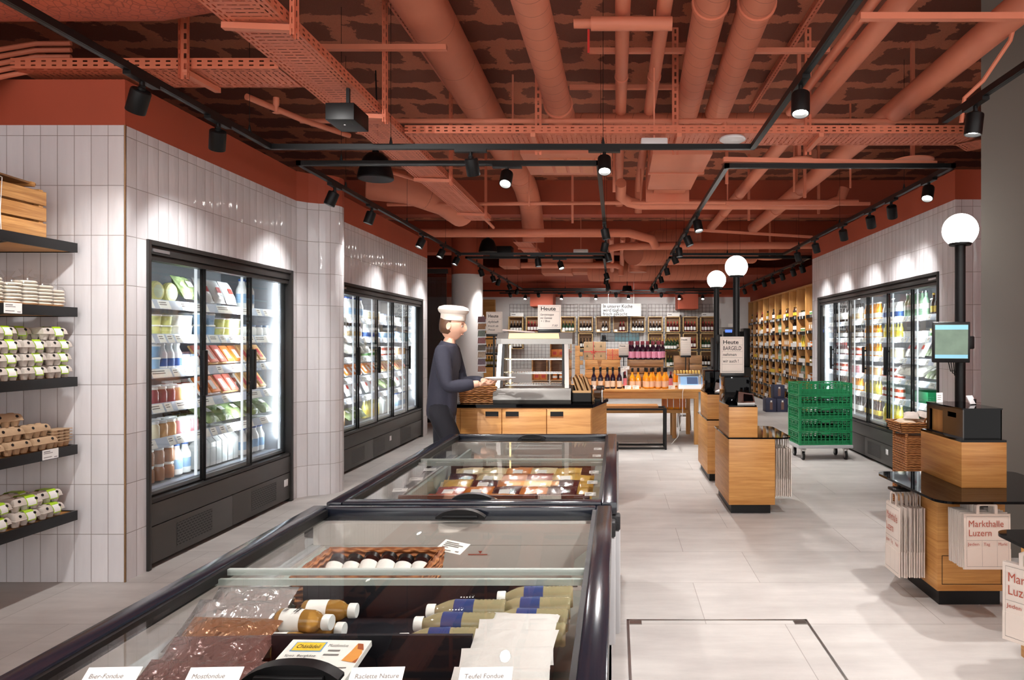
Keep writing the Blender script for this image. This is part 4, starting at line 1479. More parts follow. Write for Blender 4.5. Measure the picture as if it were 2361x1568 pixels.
COOLW = 5
cA, sA = cooler('L', F1, 2.055, 3, 'black framed three-door glass cooler in the left tiled wall, nearer one', {0: 1, 1: 1, 2: -1}, (4.78, 5.72))
cB, sB = cooler('L', F2, 2.055, 5, 'black framed five-door glass cooler in the left tiled wall, beyond the rounded pier', {0: 1, 1: 1, 3: 1}, (7.8, 8.5, 9.6))
cC, sC = cooler('R', F3, 2.085, 6, 'long six-door glass cooler in the right tiled wall, behind the green crates', {1: 1, 2: -1, 3: -1, 5: -1}, (7.4, 8.2, 9.4))
LN = {'A': 'nearer left cooler', 'B': 'farther left cooler', 'C': 'right cooler'}
cnt = {}


def fill(cl, M, s, sh, key, ya, yb, dy, rows=2, stack=1, split=False, tilt=0, d0=.17, dr=.105, lift=0, zadd=0.0, ph=.0):
    """a run of equal goods along a shelf: front row first, in layers"""
    p = K[key]
    d0 += .038
    if cl == 'A':
        ya, yb = [4.60 + (q - 4.32) * .945 for q in (ya, yb)]
    z = SHZ[sh] + .001 + lift
    n = max(1, int((yb - ya) / dy + .5))
    base = (cl, sh, key)
    hh = max(v[2] for _, mb, _ in p.parts for v in mb.v)
    sc = 1.0 if tilt else min(1.0, (.30 if sh == 5 else .225 if sh == 0 else .178) / (hh * stack))
    hh *= sc
    for st in range(stack):
        for r in range(rows):
            for i in range(n):
                y = ya + dy * (i + .5)
                k = cnt.get(base, 0)
                cnt[base] = k + 1
                lay = '' if stack == 1 else (' lower layer' if st == 0 else ' upper layer')
                row = 'front row' if r == 0 else 'back row' if r == 1 else 'rear row'
                od = ORD[k] if k < len(ORD) else 'further'
                label = '%s, %s on the %s of the %s' % (p.desc, od, SHNAME[sh], LN[cl])
                if tilt:
                    loc = M(d0 + r * dr + .03, y, z + .015)
                    rot = (0, 0, 0)
                    q = Matrix.Rotation(s * tilt, 3, 'Y') @ Matrix.Rotation(pi / 2 * s, 3, 'Z')
                    rot = q.to_euler()
                    loc.z += abs(sin(tilt)) * max(abs(v[1]) for _, mb, _ in p.parts for v in mb.v)
                else:
                    loc = M(d0 + r * dr, y, z + st * (hh + .001))
                    rot = (0, 0, (pi / 2 if s > 0 else -pi / 2) + ph)
                p.place(loc, tuple(rot), label, '%s on the %s of the %s' % (p.name.replace('_', ' ') + 's', SHNAME[sh], LN[cl]), split, sc)


# nearer left cooler, door by door as seen
T, Fs = True, False
fill('A', cA, sA, 5, 'cheese', 4.33, 4.62, .145, 1, split=T, lift=.07)
fill('A', cA, sA, 5, 'bucket', 4.32, 4.62, .15, 1, split=T, d0=.32)
fill('A', cA, sA, 5, 'salad', 4.64, 4.84, .2, 1, tilt=1.0)
fill('A', cA, sA, 5, 'bagw', 4.9, 5.40, .165, 1, tilt=1.15, split=T)
fill('A', cA, sA, 5, 'bagw', 4.9, 5.40, .25, 1, tilt=1.3, split=T, d0=.3)
fill('A', cA, sA, 5, 'flask', 5.5, 5.7, .1, 1, split=T)
fill('A', cA, sA, 4, 'tubg', 4.32, 4.54, .11, 2, 2, T)
fill('A', cA, sA, 4, 'tubw', 4.56, 4.82, .112, 2, 2, T)
fill('A', cA, sA, 4, 'tubb', 4.88, 5.1, .105, 2, 2, T)
fill('A', cA, sA, 4, 'tubg', 5.12, 5.45, .112, 2, 2, T)
fill('A', cA, sA, 4, 'cream', 5.52, 5.95, .108, 2, 1, T)
fill('A', cA, sA, 3, 'tubb', 4.32, 4.42, .1, 2, 2, T)
fill('A', cA, sA, 3, 'milk', 4.43, 4.67, .08, 2, 1, T)
fill('A', cA, sA, 3, 'cream', 4.68, 4.84, .098, 2, 1, T)
fill('A', cA, sA, 3, 'wjar', 4.9, 5.95, .095, 1, 1, T, d0=.42)
fill('A', cA, sA, 2, 'tomat', 4.9, 5.95, .095, 1, 1, T, d0=.42)
fill('A', cA, sA, 1, 'gjar', 4.9, 5.95, .095, 1, 1, T, d0=.42)
fill('A', cA, sA, 4, 'bucket', 4.34, 5.95, .15, 1, 1, T, d0=.44)
fill('A', cA, sA, 3, 'sausage', 4.9, 5.25, .118, 1, tilt=.95, split=T)
fill('A', cA, sA, 3, 'deli', 5.26, 5.46, .125, 1, tilt=.95, split=T)
fill('A', cA, sA, 3, 'redpack', 5.54, 5.95, .12, 1, tilt=.95, split=T)
fill('A', cA, sA, 2, 'plum', 4.32, 4.62, .088, 1, 1, T)
fill('A', cA, sA, 2, 'apricot', 4.62, 4.72, .09, 1, 1, T)
fill('A', cA, sA, 2, 'plain', 4.73, 4.84, .098, 1, 1, T)
fill('A', cA, sA, 2, 'berry', 4.32, 4.84, .09, 1, 1, T, d0=.27)
fill('A', cA, sA, 2, 'deli', 4.9, 5.2, .13, 1, tilt=.95, split=T)
fill('A', cA, sA, 2, 'sausage', 5.2, 5.46, .118, 1, tilt=.95, split=T)
fill('A', cA, sA, 2, 'redpack', 5.54, 5.95, .12, 1, tilt=.95, split=T)
fill('A', cA, sA, 1, 'plain', 4.32, 4.42, .095, 1, 1, T)
fill('A', cA, sA, 1, 'apricot', 4.42, 4.6, .09, 1, 1, T)
fill('A', cA, sA, 1, 'berry', 4.6, 4.84, .09, 1, 1, T)
fill('A', cA, sA, 1, 'plum', 4.32, 4.84, .09, 1, 1, T, d0=.27)
fill('A', cA, sA, 1, 'salad', 4.92, 5.45, .18, 1, tilt=.6)
fill('A', cA, sA, 1, 'salad', 5.55, 5.95, .2, 1, tilt=.6)
fill('A', cA, sA, 0, 'cocoa', 4.32, 4.62, .105, 1, 2, T, d0=.2)
fill('A', cA, sA, 0, 'flask', 4.64, 4.84, .098, 2, 1, T, d0=.2)
fill('A', cA, sA, 0, 'cart', 4.9, 5.46, .08, 2, 1, T, d0=.2)
fill('A', cA, sA, 0, 'flask', 5.56, 5.95, .095, 2, 1, T, d0=.2)


def auto(cl, M, s, rng, nd, plan, seed):
    """stock a cooler bay by bay from a table of kinds per shelf"""
    y0, y1 = rng
    w = (y1 - y0 - .12) / nd
    for sh, kinds in plan.items():
        for i in range(nd):
            key = kinds[i % len(kinds)]
            if not key:
                continue
            a = y0 + .08 + i * w
            wd = {'bagw': .17, 'salad': .19, 'sausage': .125, 'deli': .13, 'redpack': .125, 'cloth': .21, 'leafcrate': .4}.get(key, .092)
            tl = {'bagw': 1.1, 'salad': .6, 'sausage': .9, 'deli': .9, 'redpack': .9, 'cloth': .5}.get(key, 0)
            fill(cl, M, s, sh, key, a, a + w - .05, wd, 1, 1, False, tl, d0=.32 if key == 'leafcrate' else .18)


auto('B', cB, sB, F2, 5, {5: ['milk', 'flask', 'plain', 'cream', 'tubw'], 4: ['tubw', 'schnapps', 'milk', 'tubb', 'cream'], 3: ['plain', 'cloth', 'whitej', 'tomat', 'apricot'],
                          2: ['sausage', 'deli', 'deli', 'redpack', 'redpack'], 1: ['sausage', 'bagw', 'bagw', 'salad', 'bagw'], 0: ['kpack', 'salad', 'lemon', 'cart', 'flask']}, 3)
auto('C', cC, sC, F3, 6, {5: ['beer', 'gbott', 'milk', 'oj', 'schnapps', 'wine'], 4: ['whitej', 'tubw', 'lemon', 'oj', 'wine', 'wine'], 3: ['salad', 'bagw', 'plain', 'oj', 'tomat', 'red'],
                          2: ['salad', 'cloth', 'tomat', 'apricot', 'berry', 'tomat'], 1: ['leafcrate', 'leafcrate', 'tomat', 'lemon', 'oj', 'beer'], 0: ['leafcrate', 'leafcrate', 'lemon', 'beer', 'wine', 'wine']}, 4)
# ================================================================== chest freezers
HZ = .85
RIM = mat('blue black freezer rim', S(26, 30, 40), .16, 0, scale=60, spec=.7)
FGREY = mat('light grey freezer body', S(172, 172, 174), .5)
FLINER = mat('pale freezer liner', S(206, 200, 194), .35, .0, scale=5)
FDARK = mat('dark freezer insert', S(20, 19, 28), .55, 0, scale=40, var=.2)
RUBBER = mat('speckled black end cap', S(22, 22, 24), .6, scale=160, var=.8, bump=.3)


def freezer(x0, x1, y0, y1, label, handles, seam):
    t = thing('chest_freezer', label, 'freezer', ((x0 + x1) / 2, (y0 + y1) / 2, 0))
    r = .055
    b = MB()
    b.box(x0 + .05, y0 + .05, .06, x1 - .05, y1 - .05, .13)
    for a in ((x0 + .02, y0 + .02, x1 - .02, y0 + .06), (x0 + .02, y1 - .06, x1 - .02, y1 - .02), (x0 + .02, y0 + .02, x0 + .06, y1 - .02), (x1 - .06, y0 + .02, x1 - .02, y1 - .02)):
        b.box(a[0], a[1], .12, a[2], a[3], HZ - .12)
    b.build('body', FGREY, t)
    MB().box(x0 + .06, y0 + .06, 0, x1 - .06, y1 - .06, .07).build('plinth', BLACK, t)
    # clear upper walls with a dark rail on top
    for a in ((x0 + .03, y0 + .04, x0 + .04, y1 - .04), (x1 - .04, y0 + .04, x1 - .03, y1 - .04)):
        MB().box(a[0], a[1], HZ - .12, a[2], a[3], HZ - .046).build('side_glass', LIDGL, t)
    l = MB()
    for a in ((x0 + .06, y0 + .06, x1 - .06, y0 + .07), (x0 + .06, y1 - .07, x1 - .06, y1 - .06), (x0 + .06, y0 + .06, x0 + .07, y1 - .06), (x1 - .07, y0 + .06, x1 - .06, y1 - .06)):
        l.box(a[0], a[1], .36, a[2], a[3], HZ - .12)
    l.box(x0 + .06, y0 + .06, .35, x1 - .06, y1 - .06, .37)
    l.box(x0 + .03, y0 + .03, HZ - .119, x1 - .03, y0 + .07, HZ - .046).box(x0 + .03, y1 - .07, HZ - .119, x1 - .03, y1 - .03, HZ - .046)
    l.build('liner', FLINER, t)
    m = MB()
    for a in ((x0 + r + .0004, y0, x1 - r - .0004, y0 + r), (x0 + r + .0004, y1 - .035, x1 - r - .0004, y1), (x0, y0, x0 + r, y1), (x1 - r, y0, x1, y1)):
        m.box(a[0], a[1], HZ - .045, a[2], a[3], HZ, 0, .006)
    m.build('rim', RIM, t)
    for x in (x0 + r + .006, x1 - r - .006):
        MB().box(x - .006, y0 + .04, HZ - .03, x + .006, y1 - .04, HZ - .006).build('slide_rail', BLACKP, t)
    for xx, sx in ((x0, 1), (x1, -1)):
        for yy, sy in ((y0, 1), (y1, -1)):
            c = MB()
            c.box(xx - sx * .012, yy - sy * .006, .38, xx + sx * .05, yy + sy * .05, HZ - .1, 0, .01)
            o = c.build('corner_guard', FGREY, t)
            MB().box(xx - sx * .012, yy - sy * .006, HZ - .1, xx + sx * .06, yy + sy * .05, HZ - .048, 0, .006).build('end_cap', RUBBER, o)
    for k, (a, bb, zz) in enumerate(((y0 + .03, seam + .02, HZ - .012), (seam - .02, y1 - .03, HZ - .024))):
        p = MB().box(x0 + r + .004, a, zz - .005, x1 - r - .004, bb, zz)
        pane = p.build('sliding_pane', LIDGL, t)
        e = MB()
        ey = bb if k == 0 else a
        e.box(x0 + r + .004, ey - .006, zz - .012, x1 - r - .004, ey + .006, zz + .003)
        e.build('pane_edge', EDGEGL, pane)
        hx = x0 + (x1 - x0) * handles[k]
        hy = a + .05 if k == 0 else bb - .045
        if k == 0 and handles[2]:
            hy = handles[2]
        hm = MB()
        prof = [(-.083 + .166 * i / 12, .006 + .025 * (1 - abs(i / 6 - 1) ** 2.6)) for i in range(13)]
        poly = [(-.083, 0)] + prof + [(.083, 0)]
        hm.prism([(a_[0], a_[1]) for a_ in poly][::-1], -.014, .014, 0, Matrix.Translation((hx, hy, zz - .002)) @ Matrix.Rotation(pi / 2, 4, 'X'))
        hm.box(hx - .06, hy - .022, zz, hx + .06, hy + .022, zz + .012, 0, .003)
        hm.build('handle', BLACKP, pane)
    return t


NX0, NX1, NY0, NY1 = -1.055, -.013, 1.08, 2.42
nf = freezer(NX0, NX1, NY0, NY1, 'chest freezer with sliding glass lids, nearest the camera, holding fondue packs', (.477, .51, 1.20), 1.75)
ff = freezer(-1.03, .004, 2.465, 4.30, 'chest freezer with sliding glass lids, behind the first, holding frozen soups', (.49, .50, 2.535), 3.41)
# load line and small marks on the near freezer's far liner wall
mb = MB()
yl = NY1 - .0712
mb.box(-.50, yl - .0005, .6985, -.435, yl, .7015)
mb.add([(-.466, yl - .0006, .712), (-.452, yl - .0006, .712), (-.459, yl - .0006, .7025)], [(0, 1, 2)])
mb.build('load_line', INKR, nf)
# label ledges that run along the long sides
for x0, x1, y0, y1, own in ((NX0, NX1, NY0, NY1, nf), (-1.03, .004, 2.465, 4.3, ff)):
    for sx, xe in ((1, x0 + .075), (-1, x1 - .075)):
        mb = MB()
        mb.add([(xe, y0 + .08, HZ - .125), (xe, y1 - .08, HZ - .125), (xe + sx * .05, y1 - .08, HZ - .165), (xe + sx * .05, y0 + .08, HZ - .165),
                (xe, y0 + .08, HZ - .129), (xe, y1 - .08, HZ - .129), (xe + sx * .05, y1 - .08, HZ - .169), (xe + sx * .05, y0 + .08, HZ - .169)],
               [(0, 1, 2, 3), (7, 6, 5, 4), (0, 4, 5, 1), (3, 2, 6, 7)])
        mb.build('label_ledge', EDGEGL, own)


def card(name, label, o, x, y, w, h, lines, cat='price card', m=PAPER, ink=INKG, t=.0012, size=None, group=None, flat=False, bold=None):
    """small printed card: o lower left corner, x and y its axes"""
    o, x, y = Vector(o), Vector(x).normalized(), Vector(y).normalized()
    n = x.cross(y).normalized()
    mb = MB()
    c = [o, o + x * w, o + x * w + y * h, o + y * h]
    mb.add([p for p in c] + [p - n * t for p in c], [(0, 1, 2, 3), (7, 6, 5, 4), (0, 4, 5, 1), (1, 5, 6, 2), (2, 6, 7, 3), (3, 7, 4, 0)], 0)
    ob = mb.build(name, m, org=o)
    if lines:
        tm = MB()
        for i, (s, sz, px, py) in enumerate(lines):
            q = o + x * (px * w) + y * (py * h) + n * .0006
            if s[0] == '#':
                a, b = x * (float(s[1:]) * w), y * (sz * h * .5)
                tm.quad(q, q + a, q + a + b, q + b)
            else:
                tm.text(s, sz * h, q, x, y)
        tm.build('print', ink, ob)
    return tag(ob, label, cat, group)


# cards standing on the front rim
for px, s, w in ((265, 'Bier-Fondue', 'second from the left end'), (500, 'Mostfondue', 'before the brown pouches'), (872, 'Raclette Nature', 'beside the big black handle'), (1122, 'Teufel Fondue', 'before the white cheese packs')):
    X = (px - CX) / F * 1.14
    card('price_card', 'white card standing on the near freezer rim, ' + w, (X - .043, 1.098, HZ + .0), (1, .04, 0), (0, .75, .6), .086, .055,
         [(s, .2, .1, .66), ('#.4', .1, .1, .5)], group='cards on the near freezer rim')

# inserts of the near freezer
def insert(label, *boxes):
    t = MB()
    for b in boxes:
        t.box(*b)
    o = t.build('freezer_insert', FDARK, org=(boxes[0][0], boxes[0][1], boxes[0][2]))
    return tag(o, label, 'insert')


insert('black upright divider under the join of the near lids', (-.79, 1.752, .372, -.145, 1.762, .81))
insert('black raised tray holding the lying bottles', (-.80, 1.465, .715, -.145, 1.748, .725), (-.80, 1.465, .372, -.79, 1.748, .715), (-.155, 1.465, .372, -.145, 1.748, .715))
insert('black front divider before the fondue card', (-.72, 1.45, .372, -.30, 1.46, .806))
insert('black low tray under the white cheese packs', (-.92, 1.16, .70, -.145, 1.445, .712), (-.92, 1.16, .372, -.91, 1.445, .70), (-.155, 1.16, .372, -.145, 1.445, .70))

# lying bottles
AMB = mat('amber juice', S(226, 170, 86), .06, spec=.7, trans=.6)
CLR = mat('pale gold wine in clear plastic', S(226, 212, 166), .06, spec=.7, trans=.6)
NAVY = mat('navy label', S(38, 58, 112), .45)



amb = Proto('fondue_bottle', 'bottle', [
    ('bottle_body', MB().lathe([(0, 0), (.032, 0), (.036, .006), (.036, .115), (.030, .132), (.021, .142), (.021, .155)], 26), AMB),
    ('cap', MB().lathe([(.0235, .152), (.0245, .154), (.0245, .176), (.023, .178), (0, .178)], 26), LIDW),
    ('label', MB().lathe([(.0366, .018), (.0366, .085)], 26), PAPER)])
lb = MB()
ribs = [(0, .0), (.028, 0), (.031, .006)]
for i in range(6):
    ribs += [(.031, .012 + i * .011), (.0295, .0165 + i * .011)]
ribs += [(.031, .082), (.031, .14), (.0285, .155), (.020, .178), (.0155, .186), (.0155, .196)]
clr = Proto('wine_flask', 'bottle', [
    ('bottle_body', lb.lathe(ribs, 26), CLR),
    ('cap', MB().lathe([(.018, .19), (.0195, .192), (.0195, .212), (.018, .214), (0, .214)], 24), LIDW),
    ('label', MB().lathe([(.0316, .084), (.0316, .138)], 26), NAVY)])
# amber bottles, caps to the right
for i, (x, y, z, d) in enumerate(((-.765, 1.575, .788, 'upper one with its printed label showing'), (-.745, 1.655, .777, 'behind, with loose white scrap on it'),
                                  (-.755, 1.615, .752, 'middle one under the labelled bottle'), (-.785, 1.527, .752, 'front one half hidden by the divider'), (-.735, 1.50, .752, 'front one with cap toward the tray centre'))):
    o = amb.place((x, y, z), (0, pi / 2, radians((-6, 2, -3, 4, -5)[i])), 'lying amber bottle with white cap, ' + d, 'lying amber bottles', True, .71)
    if i == 0:
        tm = MB().quad((-.0374, -.02, .06), (-.0374, -.02, .064), (-.0374, .02, .064), (-.0374, .02, .06)).quad((-.0374, -.02, .068), (-.0374, -.02, .074), (-.0374, .014, .074), (-.0374, .014, .068))
        for k in range(9):
            tm.quad((-.0372, -.02 + k * .0028, .022), (-.0372, -.0185 + k * .0028, .022), (-.0372, -.0185 + k * .0028, .036), (-.0372, -.02 + k * .0028, .036))
        tm.build('label_print', INK, o, local=True)
for i, (x, y, z, d) in enumerate(((-.105, 1.70, .795, 'rear upper one on the tray at the freezer side'), (-.108, 1.655, .784, 'second of the rear heap'), (-.110, 1.605, .775, 'third of the rear heap'), (-.112, 1.55, .766, 'lowest of the rear heap, label edge showing'),
                                  (-.26, 1.635, .786, 'top of the middle heap with white emblem on navy'), (-.275, 1.58, .776, 'middle of the middle heap'), (-.29, 1.525, .766, 'lowest of the middle heap'))):
    o = clr.place((x, y, z), (0, -pi / 2, radians(3 - 2 * (i % 3))), 'pale gold bottle with navy label, ' + d, 'lying gold bottles', True, .86)
    if i in (4, 5):
        tm = MB()
        for k in range(5):
            tm.quad((.0326, .012, .09 + k * .008), (.0326, .018 - .002 * (k % 2), .09 + k * .008), (.0326, .018, .094 + k * .008), (.0326, .012, .094 + k * .008))
        for k in range(6):
            a = k * pi / 3
            tm.quad((.0326, .024 + .006 * cos(a) - .0012, .096 + .006 * sin(a)), (.0326, .024 + .006 * cos(a), .096 + .006 * sin(a) - .0012),
                    (.0326, .024 + .006 * cos(a) + .0012, .096 + .006 * sin(a)), (.0326, .024 + .006 * cos(a), .096 + .006 * sin(a) + .0012))
        tm.build('label_print', PAPER, o, local=True)

# foil and plastic pouches
FOILS = foil_mat('clear silver pouch', S(206, 200, 200), .2, .55, 16, 1.0)
FOILB = foil_mat('brown vacuum pouch', S(128, 94, 90), .16, .3, 20, 1.0)
FOILC = foil_mat('bronze vacuum pouch', S(176, 124, 90), .18, .5, 18, 1.0)
WPACK = foil_mat('white soft pouch', S(214, 210, 207), .4, 0, 9, .35)
for i, (x, y, z, rx, rz, m, w, d, lab) in enumerate((
        (-.885, 1.665, .765, .46, .02, FOILS, .2, .15, 'silver vacuum pouch standing at the back of the stack'),
        (-.89, 1.585, .762, .46, -.05, FOILS, .205, .15, 'silver vacuum pouch with white strip, second from the back'),
        (-.85, 1.485, .757, .36, -.06, FOILC, .21, .17, 'bronze vacuum pouch in the middle of the stack'),
        (-.82, 1.395, .755, .36, .05, FOILB, .215, .17, 'brown vacuum pouch, second from the front'),
        (-.80, 1.29, .752, .34, -.04, FOILB, .24, .17, 'brown vacuum pouch, front of the stack'),
        (-.60, 1.215, .758, .2, .1, FOILB, .20, .15, 'brown vacuum pouch beneath the printed fondue card'))):
    p = Proto('fondue_pouch', 'pouch', pillow(w, d, .026, m, None, 20, .007))
    o = p.place((x + .0, y, z), (rx, 0, rz), lab + ' in the near freezer', 'vacuum pouches in the near freezer')
    if i == 1:
        MB().obox((0, -.02, .034), (.06, .005, .0006)).build('label', PAPER, o, local=True)
for i, (x, y, z, rx, rz, w, lab) in enumerate(((-.215, 1.52, .772, .16, -.05, .17, 'rearmost white soft cheese pack'), (-.215, 1.475, .775, .18, .03, .175, 'second white cheese pack from the back'),
                                               (-.215, 1.415, .775, .2, -.04, .18, 'middle white cheese pack'), (-.215, 1.33, .775, .18, .06, .185, 'white cheese pack with small red pepper mark'), (-.22, 1.25, .77, .2, -.03, .185, 'front white cheese pack with red dot'))):
    p = Proto('cheese_pack', 'pack', pillow(w, .165, .02, WPACK, None, 10, .002))
    o = p.place((x, y, z), (rx, 0, rz), lab + ' in the near freezer', 'white cheese packs', True)
    if i == 3:
        mb = MB()
        pts = [(.045 + .006 * sin(k * .5), -.05 + k * .0075, .0035 * (1 - k / 7)) for k in range(7)]
        for k in range(6):
            a, b = pts[k], pts[k + 1]
            w_ = .006 * sin((k + 1) / 7 * pi) + .001
            w2 = .006 * sin((k + 2) / 7 * pi) + .001 if k < 5 else .0006
            mb.quad((a[0] - w_, a[1], .0222), (a[0] + w_, a[1], .0222), (b[0] + w2, b[1], .0222), (b[0] - w2, b[1], .0222), 0 if k < 4 else 1)
        mb.build('pepper_print', [mat('chilli red', S(206, 50, 36), .5), YEL], o, local=True)
    if i == 4:
        MB().lathe([(.011, .0222), (0, .0223)], 18, (-.03, .05, 0)).build('dot_print', bpy.data.materials['chilli red'], o, local=True)

# printed fondue card: shop plate, text lines and drawn cheese
o = Vector((-.675, 1.26, .779))
x, y = Vector((1, -.03, 0)).normalized(), Vector((.02, .985, .115)).normalized()
n = x.cross(y).normalized()
w, h = .165, .185
mb = MB().add([o, o + x * w, o + x * w + y * h, o + y * h] + [q - n * .012 for q in (o, o + x * w, o + x * w + y * h, o + y * h)],
              [(0, 1, 2, 3), (7, 6, 5, 4), (0, 4, 5, 1), (1, 5, 6, 2), (2, 6, 7, 3), (3, 7, 4, 0)])
fc = mb.build('fondue_packet', mat('glossy printed card', S(242, 240, 236), .18), org=o)
tag(fc, 'flat white fondue packet with yellow name plate and drawn cheese', 'packet')
on = lambda u, v, e=.0008: o + x * u * w + y * v * h + n * e


def rect(mb, u0, v0, u1, v1, m=0, e=.0008):
    return mb.quad(on(u0, v0, e), on(u1, v0, e), on(u1, v1, e), on(u0, v1, e), m)


rect(MB(), .08, .76, .47, .95, 0, .0006).build('plate_border', mat('sky blue print', S(110, 160, 206), .5), fc)
rect(MB(), .095, .775, .455, .935, 0, .001).build('name_plate', mat('egg yellow print', S(244, 204, 66), .5), fc)
tm = MB().text('Ch\u00e4sl\u00e4deli', .105 * h, on(.125, .82, .0014), x, y, width=.30 * w, shear=.1, bold=.006)
tm.text('Spez. Bergkäse', .06 * h, on(.07, .66), x, y, width=.38 * w)
tm.build('lettering', INK, fc)
tm = MB()
for u, v, wd in ((.42, .46, .5), (.48, .42, .3), (.50, .32, .34), (.54, .28, .1)):
    rect(tm, u, v, u + wd, v + .018)
tm.text('Mostfondue', .08 * h, on(.51, .86), x, y, width=.25 * w)
rect(tm, .55, .77, .70, .80)
rect(tm, .53, .69, .72, .72)
tm.build('small_print', INKG, fc)
mb = MB()
mb.add([on(.80, .60), on(.98, .56), on(1.0 - .01, .74), on(.93, .92), on(.86, .93), on(.84, .78)], [(0, 1, 2, 3, 4, 5)])
mb.build('cheese_drawing', mat('cheese print', S(222, 152, 78), .5), fc)
mb = MB().add([on(.86, .93, .001), on(.93, .92, .001), on(.985, .80, .001), on(.90, .82, .001)], [(0, 1, 2, 3)])
mb.add([on(.94, .57, .001), on(.99, .56, .001), on(.99, .66, .001)], [(0, 1, 2)])
mb.build('rind_drawing', mat('rind print', S(160, 84, 50), .5), fc)

# wicker basket of jars in the near freezer's rear half
WICK = wicker_mat('reddish wicker', S(214, 140, 84), S(134, 74, 38))
WICKD = wicker_mat('tan wicker', S(210, 146, 84), S(128, 76, 36), 1.3)


def basket(name, label, c, hw, hd, h, m, flare=1.12, rim=.012, cat='basket', thick=.012, rot=0):
    t = thing(name, label, cat, c, rot)
    a = MB()
    R = lambda k, z: [(-hw * k, -hd * k, z), (hw * k, -hd * k, z), (hw * k, hd * k, z), (-hw * k, hd * k, z)]
    outer = [R(1 + (flare - 1) * i / 4, h * i / 4) for i in range(5)]
    inner = [[(p[0] * (1 - thick / hw), p[1] * (1 - thick / hd), max(p[2], .01)) for p in q] for q in outer]
    for ring, sg in ((outer, 1), (inner, -1)):
        vs = [p for q in ring for p in q]
        fs = []
        for i in range(4):
            for j in range(4):
                f = (i * 4 + j, i * 4 + (j + 1) % 4, (i + 1) * 4 + (j + 1) % 4, (i + 1) * 4 + j)
                fs.append(f if sg > 0 else f[::-1])
        fs.append((3, 2, 1, 0) if sg > 0 else (0, 1, 2, 3))
        a.add(vs, fs)
    a.build('woven_body', m, t, local=True)
    q = outer[-1]
    b = MB()
    for s_ in range(3):
        path = []
        for i in range(4):
            p0, p1 = Vector(q[i]), Vector(q[(i + 1) % 4])
            for k in range(10):
                u = k / 10
                pt = p0.lerp(p1, u)
                ph = (i * 10 + k) * .9 + s_ * 2.1
                path.append(pt + Vector((0, 0, rim * .45 * sin(ph))) + (Vector((pt.x, pt.y, 0)).normalized() * rim * .4 * cos(ph)))
        path.append(path[0])
        b.tube(path, rim * .5, 7, caps=False)
    b.build('rim_braid', m, t, local=True)
    wv = MB()
    # stakes and woven rows in relief
    nr = max(3, int(h / .016))
    for i in range(nr):
        z = h * (i + .5) / nr
        k = 1 + (flare - 1) * z / h
        path = []
        for e, (sx, sy) in enumerate(((0, -1), (1, 0), (0, 1), (-1, 0))):
            ln = hw if sx == 0 else hd
            cntn = max(4, int(ln / .02))
            for j in range(cntn):
                u = -1 + 2 * j / cntn
                off = .0035 * (1 if (j + i) % 2 else -1) + .001
                if sx == 0:
                    xx, yy = (u * hw * (1 if sy < 0 else -1)) * k, sy * (hd * k + off)
                else:
                    xx, yy = sx * (hw * k + off), (u * hd * (1 if sx > 0 else -1)) * k
                path.append((xx, yy, z))
        path.append(path[0])
        wv.tube(path, h / nr * .46, 6, caps=False)
    wv.build('weave', m, t, local=True)
    return t


basket('wicker_basket', 'reddish wicker basket of dark jars in the near freezer', (-.69, 1.965, .70), .158, .115, .095, WICK, 1.08, .008)
PJ = Proto('sauce_jar', 'jar', [('jar_body', MB().lathe([(0, 0), (.022, 0), (.026, .005), (.026, .08), (.021, .09)], 20), DKBOT),
                                ('label', MB().lathe([(.0265, .014), (.0265, .07)], 20), PAPER), ('lid', MB().lathe([(.022, .088), (.023, .1), (0, .101)], 20), BLACKP)])
for i in range(6):
    PJ.place((-.805 + i * .049, 1.935, .735 + (.006 if i in (2, 3) else 0)), (-1.0, 0, 0), 'dark jar lying in the freezer basket, %s in the row' % ORD[i], 'jars in the freezer basket', True)
card('price_card', 'tilted white price card clipped to the freezer basket', (-.545, 2.085, .796), (.965, 0, -.20), (.2, .86, .12), .078, .075,
     [('#.5', .17, .12, .76), ('#.72', .17, .12, .62), ('#.6', .17, .12, .48), ('#.25', .12, .12, .34), ('#.45', .12, .12, .1), ('#.14', .2, .74, .1)])
card('price_card', 'small white card on the near freezer side rail', (-.125, 1.80, .775), (1, 0, 0), (0, .8, .6), .05, .03, [('#.4', .3, .1, .3), ('#.15', .3, .7, .3)])
basket('wire_basket', 'pale wire divider basket at the left of the near freezer', (-.872, 1.86, .50), .035, .07, .2, EDGEGL, 1.02, .004)

# frozen soups in the far freezer
SOUP = [('pale ivory', foil_mat('ivory soup bag', S(236, 214, 170), .2, 0, 10, .5)), ('golden yellow', foil_mat('golden soup bag', S(228, 182, 86), .2, 0, 10, .5)),
        ('orange', foil_mat('orange soup bag', S(226, 134, 58), .2, 0, 10, .5)), ('red', foil_mat('red soup bag', S(176, 66, 36), .2, 0, 10, .5)), ('dark plum', foil_mat('plum soup bag', S(76, 30, 34), .2, 0, 10, .5))]
rnd = random.Random(5)
KIN = [[1, 1, 3, 1, 2, 4], [2, 1, 3, 3, 2, 4], [2, 0, 3, 2, 1, 4], [0, 2, 3, 2, 1, 4], [0, 0, 2, 0, 1, 4], [0, 0, 0, 1, 0, 2]]
SP = [[Proto('soup_bag', 'soup bag', pillow(.138, .19, .038, m, lb_, 10, .003)) for _, m in SOUP] for lb_ in (None, PAPER)]
ROWN = ['front row', 'second row', 'third row', 'fourth row', 'fifth row', 'rear row']
